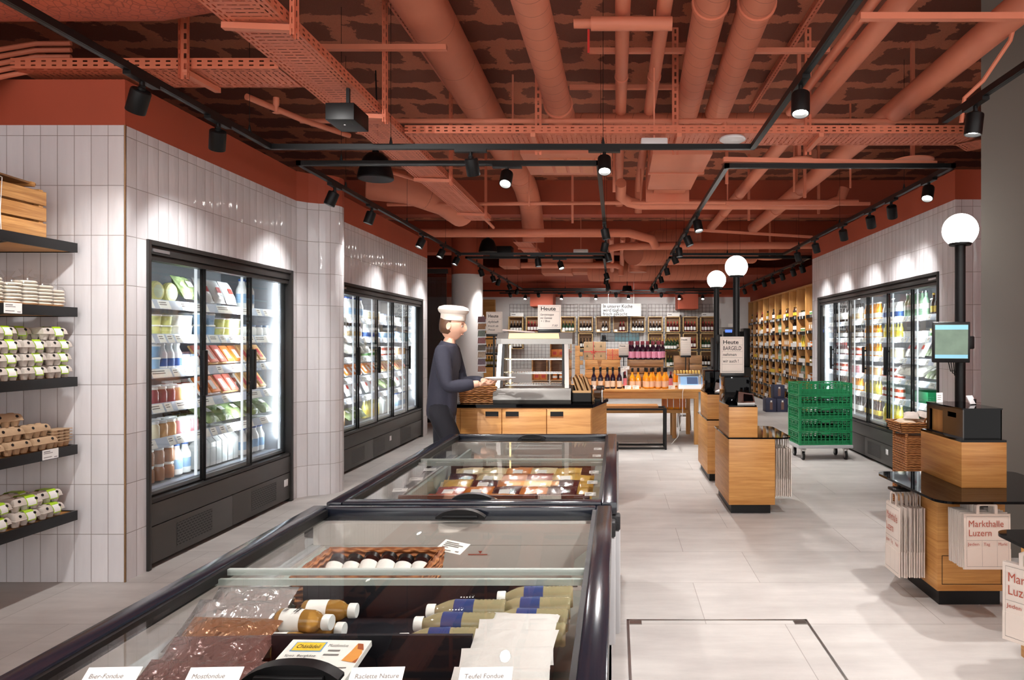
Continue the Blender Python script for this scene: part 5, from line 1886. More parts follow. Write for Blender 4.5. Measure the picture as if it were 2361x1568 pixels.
for lay in (0, 1):
    for r in range(6 if lay == 0 else 5):
        n = 6 - lay
        for i in range(n):
            k = KIN[r][(i + lay * 2 + r * lay) % 6] if i < n - 1 else (4 if r < 3 else 1)
            x = -.79 + .122 * (i + .5 * lay) + rnd.uniform(-.004, .004)
            y = 2.845 + r * .132 + lay * .055
            SP[rnd.random() < .4][k].place((x, y, .664 + lay * .058 + .004 * r), (.26 + rnd.uniform(-.02, .02), rnd.uniform(-.05, .05), rnd.uniform(-.1, .1)),
                        '%s soup bag, %s from the left, %s %s of the far freezer' % (SOUP[k][0], ORD[i], ('lower', 'upper')[lay], ROWN[r]), 'frozen soup bags', True)
WOODR = wood('red brown board', S(112, 62, 44), S(70, 36, 26))
o = MB().box(-.86, 2.74, .62, -.13, 2.755, .812).box(-.86, 2.755, .62, -.13, 3.62, .632).box(-.86, 3.62, .62, -.13, 3.632, .80).build('goods_tray', WOODR, org=(-.4, 2.6, .56))
tag(o, 'red brown wooden tray holding frozen soup bags in the far freezer', 'tray')
o = MB().box(-.89, 2.54, .42, -.875, 4.2, .77).build('freezer_insert', EDGEGL, org=(-.85, 2.54, .42))
tag(o, 'clear long divider at the side of the far freezer', 'insert')
card('price_card', 'grey card clipped to the wooden soup tray', (-.30, 2.736, .772), (1, 0, 0), (0, .1, 1), .085, .04, [('#.6', .24, .1, .56), ('#.75', .24, .1, .2)], m=mat('grey card', S(150, 144, 132), .7), ink=INK)
o = MB().lathe([(0, .03), (.026, .03), (.026, .045), (0, .045)], 20, M=Matrix.Translation((-.475, 2.72, .79)) @ Matrix.Rotation(pi / 2, 4, 'X')).build('scoop_lid', mat('pale wood lid', S(210, 170, 130), .5), org=(-.475, 2.72, .79))
tag(o, 'round pale wooden disc beside the soup tray handle', 'disc')
for i in range(7):
    yy = 2.6 + i * .24
    card('price_card', 'white price card on the far freezer right ledge, %s from the front' % ORD[i], (-.128, yy, .79), (1, 0, 0), (0, .93, .25), .046, .03, [('#.5', .3, .1, .55), ('#.3', .3, .1, .15)], group='cards in the far freezer')
for i in range(5):
    yy = 2.72 + i * .24
    card('price_card', 'white price card on the far freezer left ledge, %s from the front' % ORD[i], (-.955, yy, .78), (1, .2, 0), (-.1, .95, .2), .06, .032, [('#.5', .3, .1, .5)], group='cards in the far freezer')
# ================================================================== egg shelves on the left wall
SZ = [(1.995, 'topmost'), (1.62, 'second'), (1.215, 'third'), (.82, 'fourth'), (.435, 'lowest')]
for z, w in SZ:
    t = thing('wall_shelf', 'dark edged wall shelf at the left tiles, %s of five' % w, 'shelf', (-3.4, 3.3, z), 0, 'egg shelves')
    MB().box(-3.64, 2.2, z - .05, -3.165, 4.05, z - .006).build('board', OAK, t)
    MB().box(-3.165, 2.2, z - .055, -3.145, 4.055, z + .0, 0, .001).build('front_edge', BLACK, t)
    MB().box(-3.64, 4.05, z - .055, -3.165, 4.056, z).build('side_edge', BLACK, t)
    for y in (2.6, 3.62):
        m_ = MB()
        m_.prism([(-3.64, z - .05), (-3.17, z - .05), (-3.64, z - .115)], y - .012, y + .012, 0, Matrix(((1, 0, 0, 0), (0, 0, 1, 0), (0, 1, 0, 0), (0, 0, 0, 1))))
        m_.build('bracket', BLACK, t)
for y in (2.55, 3.62):
    o = MB().box(-3.658, y - .03, .02, -3.642, y + .03, 2.4).build('wall_upright', OAKZ, org=(-3.65, y, .02))
    tag(o, 'oak upright behind the egg shelves, %s one' % ('nearer' if y < 3 else 'farther'), 'upright')
for z, y, w in ((1.62, 3.62, 'pita bread'), (.82, 3.86, 'brown egg box')):
    card('price_tag', 'white price tag on the front edge of the %s shelf' % w, (-3.1445, y - .055, z - .052), (0, 1, 0), (0, 0, 1), .11, .055,
         [('#.4', .16, .08, .76), ('#.55', .12, .08, .6), ('#.5', .12, .08, .2), ('#.2', .14, .72, .12)])

EGGC = mat('pale egg carton pulp', S(206, 196, 186), .9, scale=40, bump=.25)
EGGB = mat('brown egg carton pulp', S(184, 154, 122), .9, scale=40, bump=.25)
LIME = mat('lime green wrap', S(168, 212, 20), .4)


def egg_carton(m, wrap, w=.15, d=.105, h=.068, label=True):
    """two rows of three eggs: pocketed tray, domed lid with knobs and eyelets; w along x"""
    tray = MB()
    n = 3
    for j in (-1, 1):
        for i in range(n):
            cx, cy = (i - 1) * w / 3, j * d / 4
            r0, r1 = w / 6 * .62, w / 6 * .98
            tray.lathe([(0, 0), (r0, 0), (r1, h * .5)], 8, (cx, cy, 0))
    tray.box(-w / 2 - .003, -d / 2 - .003, h * .46, w / 2 + .003, d / 2 + .003, h * .54, 0, .002)
    lid = MB()
    a = [(-w / 2, -d / 2), (w / 2, -d / 2), (w / 2, d / 2), (-w / 2, d / 2)]
    lv = [(1.0, 1.0, h * .54), (.985, .96, h * .74), (.93, .78, h * .95), (.88, .62, h)]
    vs = [(x * kx, y * ky, z) for kx, ky, z in lv for x, y in a]
    fs = [(i * 4 + j, i * 4 + (j + 1) % 4, i * 4 + 4 + (j + 1) % 4, i * 4 + 4 + j) for i in range(3) for j in range(4)] + [(12, 13, 14, 15)]
    lid.add(vs, fs)
    for i in range(n):
        lid.lathe([(w / 6 * .8, -.006), (w / 6 * .55, .004), (0, .005)], 10, ((i - 1) * w / 3, 0, h))
    hole = MB()
    for sx in (-1, 1):
        c = Vector((sx * w * .30, -d * .46, h * .82))
        hole.lathe([(.008, 0), (.008, .0016), (0, .0016)], 12, M=Matrix.Translation(c) @ Matrix.Rotation(radians(68), 4, 'X'))
    ps = [('tray', tray, m), ('lid', lid, m), ('eyelets', hole, BLACKP)]
    ps[2] = ('eyelet', hole, BLACKP)
    if wrap:
        b = MB()
        x0, x1 = -w * .06, w * .30
        sec = [(-d / 2 - .0042, h * .30), (-d / 2 - .0042, h * .56), (-d * .485, h * .76), (-d * .395, h * .97), (-d * .31, h * 1.08 + .001), (d * .31, h * 1.08 + .001), (d * .395, h * .97), (d * .485, h * .76), (d / 2 + .0042, h * .56)]
        vs = [(x, y, z) for y, z in sec for x in (x0, x1)]
        b.add(vs, [(2 * i, 2 * i + 1, 2 * i + 3, 2 * i + 2) for i in range(len(sec) - 1)])
        ps.append(('wrap', b, LIME))
        c = MB()
        e = .0006
        c.add([(x, y - e, z) for y, z in ((-d / 2 - .0042, h * .37), (-d / 2 - .0042, h * .56), (-d * .485, h * .76), (-d * .40, h * .95)) for x in (x0 + .004, x1 - .004)],
              [(2 * i, 2 * i + 1, 2 * i + 3, 2 * i + 2) for i in range(3)])
        ps.append(('label', c, PAPER))
    return ps


EG = Proto('egg_carton', 'egg carton', egg_carton(EGGC, True))
EB = Proto('egg_carton', 'egg carton', egg_carton(EGGB, False))
RZ = pi / 2     # front towards the aisle (+x)
# third shelf: white cartons with lime wraps, three high with a few on top
yy = [3.44, 3.61, 3.78, 3.955]
for lv in range(3):
    for i, y in enumerate(yy):
        EG.place((-3.21, y - .006 * (lv % 2), 1.216 + lv * .071), RZ, 'lime wrapped egg carton, %s along the %s layer of the third shelf' % (ORD[i], ['bottom', 'middle', 'upper'][lv]), 'egg cartons on the third shelf', True)
for i, (y, x, r) in enumerate(((3.60, -3.225, .06), (3.93, -3.22, -.10), (3.46, -3.30, .1), (3.765, -3.29, -.1))):
    EG.place((x, y, 1.216 + 3 * .071 + .002), RZ + r, ['lime wrapped egg carton on top of the third shelf pile, partly cut by the frame', 'lime wrapped egg carton lying askew on top of the third shelf pile',
             'lime wrapped egg carton behind the pile on the third shelf', 'turned egg carton behind the pile on the third shelf'][i], 'egg cartons on the third shelf', True)
# fourth shelf: plain brown cartons and open halves
for i, (x, y, z, r) in enumerate(((-3.22, 3.52, 0, 0), (-3.22, 3.69, 0, .03), (-3.215, 3.855, 0, -.04), (-3.25, 3.50, 1, .06), (-3.24, 3.665, 1, -.05), (-3.235, 3.835, 1, .04), (-3.27, 3.53, 2, .1), (-3.28, 3.70, 2, -.15))):
    EB.place((x, y, .821 + z * .071), RZ + r, 'plain brown egg carton on the fourth shelf, %s of the %s layer' % (ORD[[0, 1, 2, 0, 1, 2, 0, 1][i]], ['bottom', 'middle', 'top'][z]), 'brown egg cartons', True)
ET = Proto('egg_tray', 'egg tray', [('pulp_tray', egg_carton(EGGB, False)[0][1], EGGB)])
for i in range(5):
    ET.place((-3.215, 3.985, .821 + i * .017), RZ, 'brown open egg tray stacked at the shelf end, %s from below' % ORD[i], 'stacked egg trays', True, .82)
for i in range(4):
    ET.place((-3.42, 3.95, .821 + i * .02), RZ + .2, 'brown open egg tray behind the front stack, %s from below' % ORD[i], 'stacked egg trays behind', True, .9)
# lowest shelf
for i, (x, y, z, r) in enumerate(((-3.21, 3.55, 0, 0), (-3.21, 3.73, 0, -.02), (-3.21, 3.90, 0, .03), (-3.22, 3.57, 1, .12), (-3.235, 3.77, 1, -.18), (-3.25, 3.93, 1, -.1), (-3.36, 3.86, 1, .1))):
    EG.place((x, y, .436 + z * .071), RZ + r, 'lime wrapped egg carton on the lowest shelf, %s of the %s layer' % (ORD[[0, 1, 2, 0, 1, 2, 3][i]], ['bottom', 'upper'][z]), 'egg cartons on the lowest shelf', True)
# second shelf: bread bags
PITA = mat('pale flatbread', S(232, 222, 206), .8, scale=18, var=.12, bump=.3)
FILM = glass('clear bag film', (.98, .98, .98, 1), 1.35, .12, .02)
for i, (y, n) in enumerate(((3.46, 7), (3.585, 7), (3.70, 6), (3.805, 7), (3.905, 6), (3.99, 5))):
    t = thing('bread_bag', 'clear bag of pale flatbreads on the second shelf, %s from the front' % ORD[i], 'bread bag', (-3.24, y, 1.622), 0, 'flatbread bags')
    for k in range(n):
        MB().lathe([(0, 0), (.05, .001), (.056, .008), (.05, .016), (0, .019)], 18, (-3.24 + .004 * (k % 2), y + .003 * ((k * 7) % 3 - 1), 1.624 + k * .019)).build('flatbread', PITA, t)
    f_ = MB()
    hgt = n * .019
    f_.lathe([(.058, 0), (.062, .01), (.062, hgt * .9), (.05, hgt + .012), (.02, hgt + .022), (.012, hgt + .03), (.024, hgt + .05), (.03, hgt + .062)], 14, (-3.24, y, 1.624))
    f_.build('film', FILM, t)
# top shelf: slatted crate with its lid
t = thing('wooden_crate', 'slatted fruit crate with loose lid on the topmost shelf', 'crate', (-3.35, 3.45, 1.996))
for k in range(3):
    z = 2.0 + k * .088
    MB().box(-3.185, 3.0, z, -3.175, 3.87, z + .076, 0, .002).build('slat', PINE, t)
    MB().box(-3.52, 3.86, z, -3.185, 3.87, z + .076, 0, .002).build('slat', PINE, t)
    MB().box(-3.53, 3.0, z, -3.52, 3.87, z + .076, 0, .002).build('slat', PINE, t)
for x, y in ((-3.2, 3.845), (-3.505, 3.845)):
    MB().box(x - .014, y - .014, 1.996, x + .014, y + .014, 2.262).build('corner_post', OAKZ, t)
MB().box(-3.52, 3.0, 1.996, -3.185, 3.86, 2.006).build('bottom', PINE, t)
o = thing('slatted_cover', 'tilted slatted cover lying on the fruit crate', 'lid', (-3.33, 3.4, 2.28))
for k in range(4):
    MB().obox((-3.24 - k * .09, 3.47, 2.30 + k * .004), (.04, .36, .005), radians(-2), 0, 0).build('slat', PINED, o)
MB().obox((-3.36, 3.80, 2.283), (.17, .012, .012), 0, 0, 0).build('batten', PINE, o)
MB().tube([(-3.172, 3.58, 2.0), (-3.172, 3.575, 2.1), (-3.171, 3.585, 2.27), (-3.2, 3.585, 2.285)], .002, 6).build('string', PAPER, t)

# ================================================================== oak counter with the warming case
cz = .90
t = thing('serving_counter', 'oak serving counter with three drawers and black top behind the freezers', 'counter', (-.75, 6.0, 0))
foot = [(-1.33, 5.78), (-.20, 5.78), (-.085, 6.36), (-1.33, 6.36)]
MB().prism([(-1.30, 5.81), (-.215, 5.81), (-.10, 6.34), (-1.30, 6.34)], 0, .08).build('plinth', BLACK, t)
MB().prism(foot, .08, cz - .03).build('carcass', OAK, t)
MB().prism([(-1.345, 5.765), (-.19, 5.765), (-.07, 6.38), (-1.345, 6.38)], cz - .03, cz, 0).build('worktop', BLACKG, t)
for i, (a, b) in enumerate(((1063, 1156.5), (1158.5, 1259.5), (1261.5, 1362))):
    xa, xb = (a - CX) / F * 5.77, (b - CX) / F * 5.77
    dr = MB().box(xa, 5.762, .1, xb, 5.782, cz - .04, 0, .001).build('drawer', OAK, t)
    hx = (xa + xb) / 2 + (.09 if i == 0 else -.10)
    MB().box(hx - .054, 5.7605, .798, hx + .054, 5.763, .84).build('grip_hole', BLACK, dr)
    MB().box(hx - .054, 5.7600, .786, hx + .054, 5.763, .80).build('grip_edge', OAKSHADE, dr)

# warming case
SS = mat('brushed case steel', S(118, 115, 111), .38, .5, scale=40)
x0, x1 = P(1143, 0, 5.9).x, P(1313, 0, 5.9).x
t = thing('warming_case', 'steel and glass food warming case with lit top on the counter', 'warming case', ((x0 + x1) / 2, 6.1, cz))
b = MB()
prof = [(5.86, cz), (5.84, cz + .03), (5.845, cz + .075), (5.87, cz + .125), (6.36, cz + .125), (6.36, cz)]
b.prism([(p[0], p[1]) for p in prof], x0 - .015, x1 + .015, 0, Matrix(((0, 0, 1, 0), (1, 0, 0, 0), (0, 1, 0, 0), (0, 0, 0, 1))))
b.build('base', SS, t)
zt = cz + .60
h = MB()
prof = [(5.95, zt - .10), (5.95, zt - .055), (6.0, zt), (6.36, zt), (6.36, zt - .1)]
h.prism([(p[0], p[1]) for p in prof], x0 - .0, x1 + .02, 0, Matrix(((0, 0, 1, 0), (1, 0, 0, 0), (0, 1, 0, 0), (0, 0, 0, 1))))
h.build('hood', mat('light case steel', S(140, 137, 133), .38, .6, scale=40), t)
MB().quad((x0 + .10, 5.9485, zt - .052), (x1 - .09, 5.9485, zt - .052), (x1 - .10, 5.991, zt - .007), (x0 + .10, 5.991, zt - .007)).build('glow_panel', mat('warm lit panel', S(255, 186, 128), .4, emit=.9), t)
for x, s_ in ((x0, 1), (x1, -1)):
    MB().bar((x + s_ * .02, 5.885, cz + .125), (x + s_ * .03, 5.965, zt - .09), .036, .02, 0, (0, 1, 0)).build('post', STEEL, t)
    MB().bar((x + s_ * .052, 5.893, cz + .13), (x + s_ * .056, 5.967, zt - .095), .022, .012, 0, (0, 1, 0)).build('seal', BLACK, t)
    MB().box(x + s_ * .02 - .008, 6.33, cz + .125, x + s_ * .02 + .008, 6.35, zt - .1).build('post', SS, t)
    MB().box(x - .003 + s_ * .012, 5.93, cz + .13, x + .003 + s_ * .012, 6.34, zt - .1).build('side_glass', GLASS, t)
MB().add([(x0 + .04, 5.886, cz + .13), (x1 - .04, 5.886, cz + .13), (x1 - .04, 5.964, zt - .1), (x0 + .04, 5.964, zt - .1)], [(0, 1, 2, 3)]).build('front_glass', GLASS, t)
for z in (cz + .15, cz + .25, cz + .37):
    r = MB()
    for k in range(26):
        x = x0 + .03 + (x1 - x0 - .06) * k / 25
        r.bar((x, 5.94 + (z - cz) * .1, z), (x, 6.32, z), .003, .003)
    for y in (5.94 + (z - cz) * .1, 6.13, 6.32):
        r.bar((x0 + .02, y, z - .004), (x1 - .02, y, z - .004), .005, .005)
    r.build('wire_rack', CHROME, t)
for x in (x0 + .07, x1 - .07):
    MB().bar((x, 6.25, cz + .14), (x, 6.25, zt - .11), .014, .014).build('lamp_tube', mat('warm tube lamp', S(255, 226, 160), .3, emit=3) if x < x0 + .1 else bpy.data.materials['warm tube lamp'], t)
MB().box(x0 + .03, 5.848, cz + .055, x0 + .09, 5.8515, cz + .085).build('sticker', PAPER, t)
# paper lying on the case, menu sign beside it
o = MB().obox((x0 + .17, 6.12, zt + .012), (.14, .1, .006), 0, radians(4), .1, 0).build('newspaper', mat('folded newsprint', S(196, 176, 168), .9, scale=60, var=.25), org=(x0 + .17, 6.12, zt))
tag(o, 'folded newspaper lying on the warming case', 'newspaper')


def sign(label, c, w, h, lines, base=True, Y=None, lines_h=(), shear=.0):
    """framed day sign in a black foot; c bottom centre of its sheet"""
    t = thing('menu_sign', label, 'sign', c)
    x, y, z = c
    MB().box(x - w / 2, y, z, x + w / 2, y + .006, z + h, 0, .001).build('sheet', BAGP, t)
    f_ = MB()
    e = .0006
    m_ = w * .065
    th = .0018
    for a, b_, c_, d in ((x - w / 2 + m_, z + m_, x + w / 2 - m_, z + m_ + th), (x - w / 2 + m_, z + h - m_, x + w / 2 - m_, z + h - m_ + th), (x - w / 2 + m_, z + m_, x - w / 2 + m_ + th, z + h - m_),
                         (x + w / 2 - m_, z + m_, x + w / 2 - m_ + th, z + h - m_)) + tuple((x - w / 2 + m_, z + h * q, x + w / 2 - m_, z + h * q + th) for q in lines_h):
        f_.quad((a, y - e, b_), (c_, y - e, b_), (c_, y - e, d), (a, y - e, d))
    f_.build('printed_frame', INKG, t)
    g, k = MB(), MB()
    for i, ln in enumerate(lines):
        s, sz, px, pz = ln[:4]
        q = (x - w / 2 + w * px, y - .001, z + h * pz)
        (g if i == 0 else k).text(s, sz * h, q, shear=0 if i == 0 else shear, width=ln[4] * w if len(ln) > 4 else None, bold=.018 if i == 0 else .008)
    g.build('heading', INK, t)
    if k.f:
        k.build('handwriting', PENC, t)
    if base:
        MB().box(x - w / 2 + .004, y - .035, z - .03, x + w / 2 - .004, y + .045, z, 0, .003).build('foot', BLACKP, t)
    return t


p = P(1266.5, 756, 6.12)
sign('day menu sign standing on the warming case, soup of the day', (p.x, 6.12, zt + .031), 53 / F * 6.12, 56 / F * 6.12,
     [('Heute', .22, .12, .77, .66), ('Gerstensuppe', .125, .10, .56, .6), ('mit Gem\u00fcse', .125, .10, .42, .52), ('+ 1 Brot', .125, .12, .29, .42), ('7.50', .11, .6, .11, .26)], shear=.25, lines_h=(.72,))
# wicker basket left, box of paper bags right, tap
basket('wicker_basket', 'brown wicker basket at the counter end beside the warming case', (-1.17, 6.02, cz + .001), .145, .15, .135, WICKD, 1.08, .012)
t = thing('bag_box', 'black box holding brown paper bags on the counter', 'box', (-.31, 6.0, cz))
bx = MB()
xa, xb, ya, yb = -.375, -.205, 5.9, 6.1
bx.box(xa, ya, cz + .001, xb, yb, cz + .01).box(xa, ya, cz, xb, ya + .006, cz + .09).box(xa, yb - .006, cz, xb, yb, cz + .14).box(xa, ya, cz, xa + .006, yb, cz + .1).box(xb - .006, ya, cz, xb, yb, cz + .1)
bx.build('tray', BLACKP, t)
MB().box(xa + .006, ya - .001, cz + .085, xb - .006, ya + .001, cz + .105).build('price_strip', KRAFT, t)
for i in range(13):
    o = MB().obox((-.335 + i * .0095, 6.0 + (i % 3) * .006, cz + .118), (.0022, .07, .1 + .008 * (i % 4)), 0, radians(-18 - (i * 37) % 9), radians((i * 53) % 14 - 7)).build('paper_bag', KRAFT, org=(-.335 + i * .0095, 6.0, cz + .01))
    tag(o, 'brown paper bag leaning in the black counter box, %s from the left' % ORD[i], 'paper bag', 'brown paper bags in the box')
o = thing('dispenser_tap', 'clear sided tap dispenser at the counter corner', 'dispenser', (-.16, 6.08, cz))
MB().box(-.20, 6.06, cz + .001, -.115, 6.2, cz + .02).build('foot', BLACKP, o)
MB().box(-.205, 6.05, cz + .02, -.20, 6.22, cz + .12).build('clear_side', GLASS, o)
MB().box(-.17, 6.02, cz + .1, -.10, 6.12, cz + .135, 0, .004).build('head', BLACKP, o)
MB().tube([(-.12, 6.0, cz + .12), (-.12, 5.98, cz + .1), (-.12, 5.98, cz + .04)], .01, 10).lathe([(.016, .04), (.012, .0), (0, .0)], 10, (-.12, 5.98, cz + .0)).build('spout', CHROME, o)
MB().box(-.19, 6.03, cz + .02, -.12, 6.18, cz + .1).build('reservoir', PGREY, o)

# ================================================================== display table with drinks and gifts
TZ = .765
t = thing('display_table', 'large oak display table behind the counter', 'table', (.4, 10.1, 0))
MB().box(-.75, 9.52, TZ - .035, 1.17, 10.75, TZ, 0, .003).build('table_top', OAK, t)
MB().box(-.68, 9.56, TZ - .13, 1.12, 9.585, TZ - .035).build('apron', OAK, t)
for x, y in ((-.69, 9.6), (1.11, 9.6), (-.69, 10.68), (1.11, 10.68)):
    MB().box(x - .03, y - .03, 0, x + .03, y + .03, TZ - .035, 0, .002).build('leg', OAKZ, t)
BT = 'on the display table'


def crate(label, x0, x1, y, z, d, h, n, m, notch=False):
    t = thing('wooden_crate', label, 'crate', ((x0 + x1) / 2, y + d / 2, z))
    gap = .008
    sh = (h - gap * (n - 1)) / n
    for k in range(n):
        za = z + k * (sh + gap)
        for ya in (y, y + d - .012):
            MB().box(x0, ya, za, x1, ya + .012, za + sh, 0, .0015).build('slat', m, t)
        for xa in (x0 + .0, x1 - .012):
            MB().box(xa, y + .013, za, xa + .012, y + d - .013, za + sh, 0, .0015).build('slat', m, t)
    for xa in (x0 + .014, x1 - .038):
        for ya in (y + .014, y + d - .038):
            MB().box(xa, ya, z, xa + .024, ya + .024, z + h).build('corner_post', m, t)
    MB().box(x0, y + .002, z + h, x1, y + d, z + h + .008).build('top_board', m, t)
    if notch:
        MB().add([(x0 + (x1 - x0) * .34, y - .0008, z + h), (x0 + (x1 - x0) * .48, y - .0008, z + h), (x0 + (x1 - x0) * .41, y - .0008, z + h * .66)], [(0, 2, 1)]).build('paper_flag', OAKSHADE, t)
    return t


def X_(px, Y):
    return (px - CX) / F * Y


crate('pine crate holding the large wrapped gift', X_(1349, 10), X_(1430, 10), 10.0, TZ + .001, .3, .385, 3, PINE, True)
crate('weathered crate under the pink labelled bottles', X_(1447, 10), X_(1530, 10), 10.0, TZ + .001, .32, .385, 4, PINED)
crate('upright crate with open front beside the jars, left of two', X_(1552, 10.6), X_(1584, 10.6), 10.35, TZ + .2, .2, .24, 1, PINED)
crate('upright crate with open front beside the jars, right of two', X_(1586, 10.6), X_(1614, 10.6), 10.35, TZ + .2, .2, .24, 2, PINED)
o = MB().box(.86, 10.3, TZ + .001, 1.15, 10.58, TZ + .199).build('display_plinth', OAK, org=(1.0, 10.4, TZ))
tag(o, 'low oak block carrying the two small crates on the table', 'block')
GIFT = mat('brown gift paper with trees', S(190, 160, 124), .7, scale=26, var=.2)
GIFT2 = mat('reddish gift paper', S(206, 134, 92), .7, scale=60, var=.45)
RIB = mat('red ribbon', S(204, 66, 60), .4)
cz2 = TZ + .395
for nm, a, b, h, m, lab in (('gift_box', 1346, 1397, .26, GIFT, 'large brown wrapped gift with red bow on the pine crate'), ('gift_box', 1399, 1432, .155, GIFT2, 'small red patterned gift beside the large one')):
    xa, xb = X_(a, 10.05), X_(b, 10.05)
    t = thing(nm, lab, 'gift', ((xa + xb) / 2, 10.1, cz2))
    MB().box(xa, 10.03, cz2, xb, 10.16, cz2 + h, 0, .008).build('wrapped_box', m, t)
    xm = (xa + xb) / 2 - .02
    MB().box(xm - .005, 10.028, cz2, xm + .005, 10.162, cz2 + h + .002).box(xa - .002, 10.028, cz2 + h * .42, xb + .002, 10.162, cz2 + h * .46).build('ribbon', RIB, t)
    if h > .2:
        bw = MB()
        for k in range(5):
            a_ = k * 2 * pi / 5
            bw.add([(xm, 10.02, cz2 + h * .44), (xm + .045 * cos(a_), 10.018, cz2 + h * .44 + .03 * sin(a_)), (xm + .045 * cos(a_ + .5), 10.012, cz2 + h * .44 + .03 * sin(a_ + .5))], [(0, 1, 2)])
        bw.build('bow', RIB, t)
        tr = MB()
        for i in range(3):
            for j in range(2):
                cx_, cz_ = xa + .05 + i * .1, cz2 + .04 + j * .14
                tr.add([(cx_ - .016, 10.0295, cz_), (cx_ + .016, 10.0295, cz_), (cx_, 10.0295, cz_ + .04)], [(0, 1, 2)])
        tr.build('tree_print', mat('grey green print', S(120, 112, 88), .7), t)
PLUMJ = Proto('juice_bottle', 'bottle', bottle(.036, .30, .0145, C('dark berry juice', 36, 16, 34, .07, spec=.7), (BLACKP, 1), C('cream label', 232, 206, 182, .7), (.08, .36), .5))
ORJ = Proto('juice_bottle', 'bottle', bottle(.037, .29, .0145, JUICE, (BLACKP, 1), C('peach label', 240, 200, 170, .7), (.08, .36), .5))
PNK = Proto('fruit_wine_bottle', 'bottle', bottle(.036, .27, .016, C('dark fruit wine', 40, 14, 30, .07, spec=.7), (C('burgundy cap', 120, 36, 52, .4), 1), C('pink label', 228, 150, 178, .6), (.1, .44), .55))
SLIM = Proto('fruit_wine_bottle', 'bottle', bottle(.026, .24, .012, C('dark vinegar', 34, 12, 16, .07, spec=.7), (C('dark red cap', 110, 26, 36, .4), 1), C('rose label', 222, 120, 130, .6), (.15, .6), .62))
GC = Proto('juice_bottle', 'bottle', bottle(.0215, .24, .012, JUICE, (C('pale gold cap', 226, 190, 110, .35, metal=.4), 1), PAPER, (.1, .3), .5))
for i, px in enumerate((1369, 1384.5, 1400.5, 1413, 1428)):
    PLUMJ.place((X_(px, 9.68), 9.68 + (.03 if i == 3 else 0), TZ + .001), 0, 'dark purple juice bottle with cream label, %s in the front row of the table' % ORD[i], 'dark juice bottles', True)
for i, px in enumerate((1458, 1471.5, 1491, 1501.5, 1517, 1532)):
    ORJ.place((X_(px, 9.68), 9.68 + .02 * (i % 2), TZ + .001), 0, 'orange juice bottle with black cap, %s in the front row of the table' % ORD[i], 'orange juice bottles with black caps', True)
for i, px in enumerate((1488, 1506, 1521, 1536)):
    ORJ.place((X_(px, 9.8), 9.80, TZ + .001), 0, 'orange juice bottle with black cap, %s in the second row of the table' % ORD[i], 'orange juice bottles with black caps', True)
for i, px in enumerate((1452, 1458, 1471, 1482.5, 1494, 1506.5, 1520)):
    y = 10.16 if i == 0 else 10.05
    PNK.place((X_(px, 10.1), y, cz2), 0, 'pink labelled fruit wine bottle on the weathered crate, %s from the left' % ORD[i], 'pink labelled bottles', True)
for i, px in enumerate((1457, 1468, 1480, 1492, 1504, 1516, 1528)):
    PNK.place((X_(px, 10.25), 10.25, cz2), 0, 'pink labelled fruit wine bottle, %s in the rear row on the weathered crate' % ORD[i], 'pink labelled bottles', True)
for px, w in ((1441, 'after the dark juice bottles'), (1546.5, 'after the orange juice bottles')):
    SLIM.place((X_(px, 9.72), 9.72, TZ + .001), 0, 'slim dark bottle with rose label ' + w, 'slim dark bottles', True)
for r in range(2):
    for i in range(9):
        GC.place((X_(1556 + i * 7, 10.0), 9.98 + r * .08, TZ + .001), 0, 'small orange bottle with pale gold cap, %s in the %s row behind the scale' % (ORD[i], ['front', 'rear'][r]), 'small gold capped bottles', False)
for i, (px, z) in enumerate(((1541, .2), (1557, .19), (1566, .21), (1574, .2), (1582, .2), (1600, .2), (1608, .2), (1598, .262), (1616, .19), (1628, .18), (1640, .18))):
    K['wjar'].place((X_(px, 10.15), 10.16 + .012 * (i % 2), TZ + .001 if z < .25 else TZ + .113), 0, 'amber preserve jar behind the gold capped bottles, %s from the left' % ORD[i], 'amber jars on the table', False, .62)
for i, (px, Y, z, a) in enumerate(((1366, 9.58, TZ, 'before the dark juice bottles'), (1448, 9.58, TZ, 'between dark and orange juice'), (1466, 9.58, TZ, 'before the first orange bottles'), (1549, 9.58, TZ, 'before the slim rose bottle'),
                                   (1435, 9.95, TZ + .22, 'on the pine crate corner'), (1444, 9.95, TZ + .255, 'hanging at the dark crate'))):
    t_ = card('price_card', 'small white price card ' + a, (X_(px, Y) - .045, Y, z + .002), (1, 0, 0), (0, .2, 1), .09, .05, [('#.5', .2, .1, .6), ('#.3', .2, .1, .2)], group='price cards on the table')
t = thing('table_scale', 'white shop scale with blue screen on the table corner', 'scale', (X_(1590, 9.66), 9.66, TZ))
xa, xb = X_(1566, 9.6), X_(1616, 9.6)
bd = MB()
bd.add([(xa - .01, 9.60, TZ + .002), (xb + .01, 9.60, TZ + .002), (xb, 9.72, TZ + .19), (xa, 9.72, TZ + .19), (xa - .01, 9.76, TZ + .002), (xb + .01, 9.76, TZ + .002), (xb, 9.76, TZ + .19), (xa, 9.76, TZ + .19)],
       [(0, 1, 2, 3), (1, 5, 6, 2), (5, 4, 7, 6), (4, 0, 3, 7), (3, 2, 6, 7), (0, 4, 5, 1)])
bd.build('housing', WHITEP, t)
L_ = lambda u, v, e=.0012: Vector((xa, 9.60, TZ)) + Vector(((xb - xa) * u, .12 * v - e, .19 * v + e * .6))
MB().quad(L_(.08, .28), L_(.9, .28), L_(.9, .88), L_(.08, .88)).build('screen', mat('lit blue screen', S(150, 190, 232), .2, emit=.5), t)
MB().quad(L_(.38, .34, .002), L_(.88, .34, .002), L_(.88, .84, .002), L_(.38, .84, .002)).build('screen_panel', mat('dim blue screen part', S(96, 118, 160), .2, emit=.3), t)
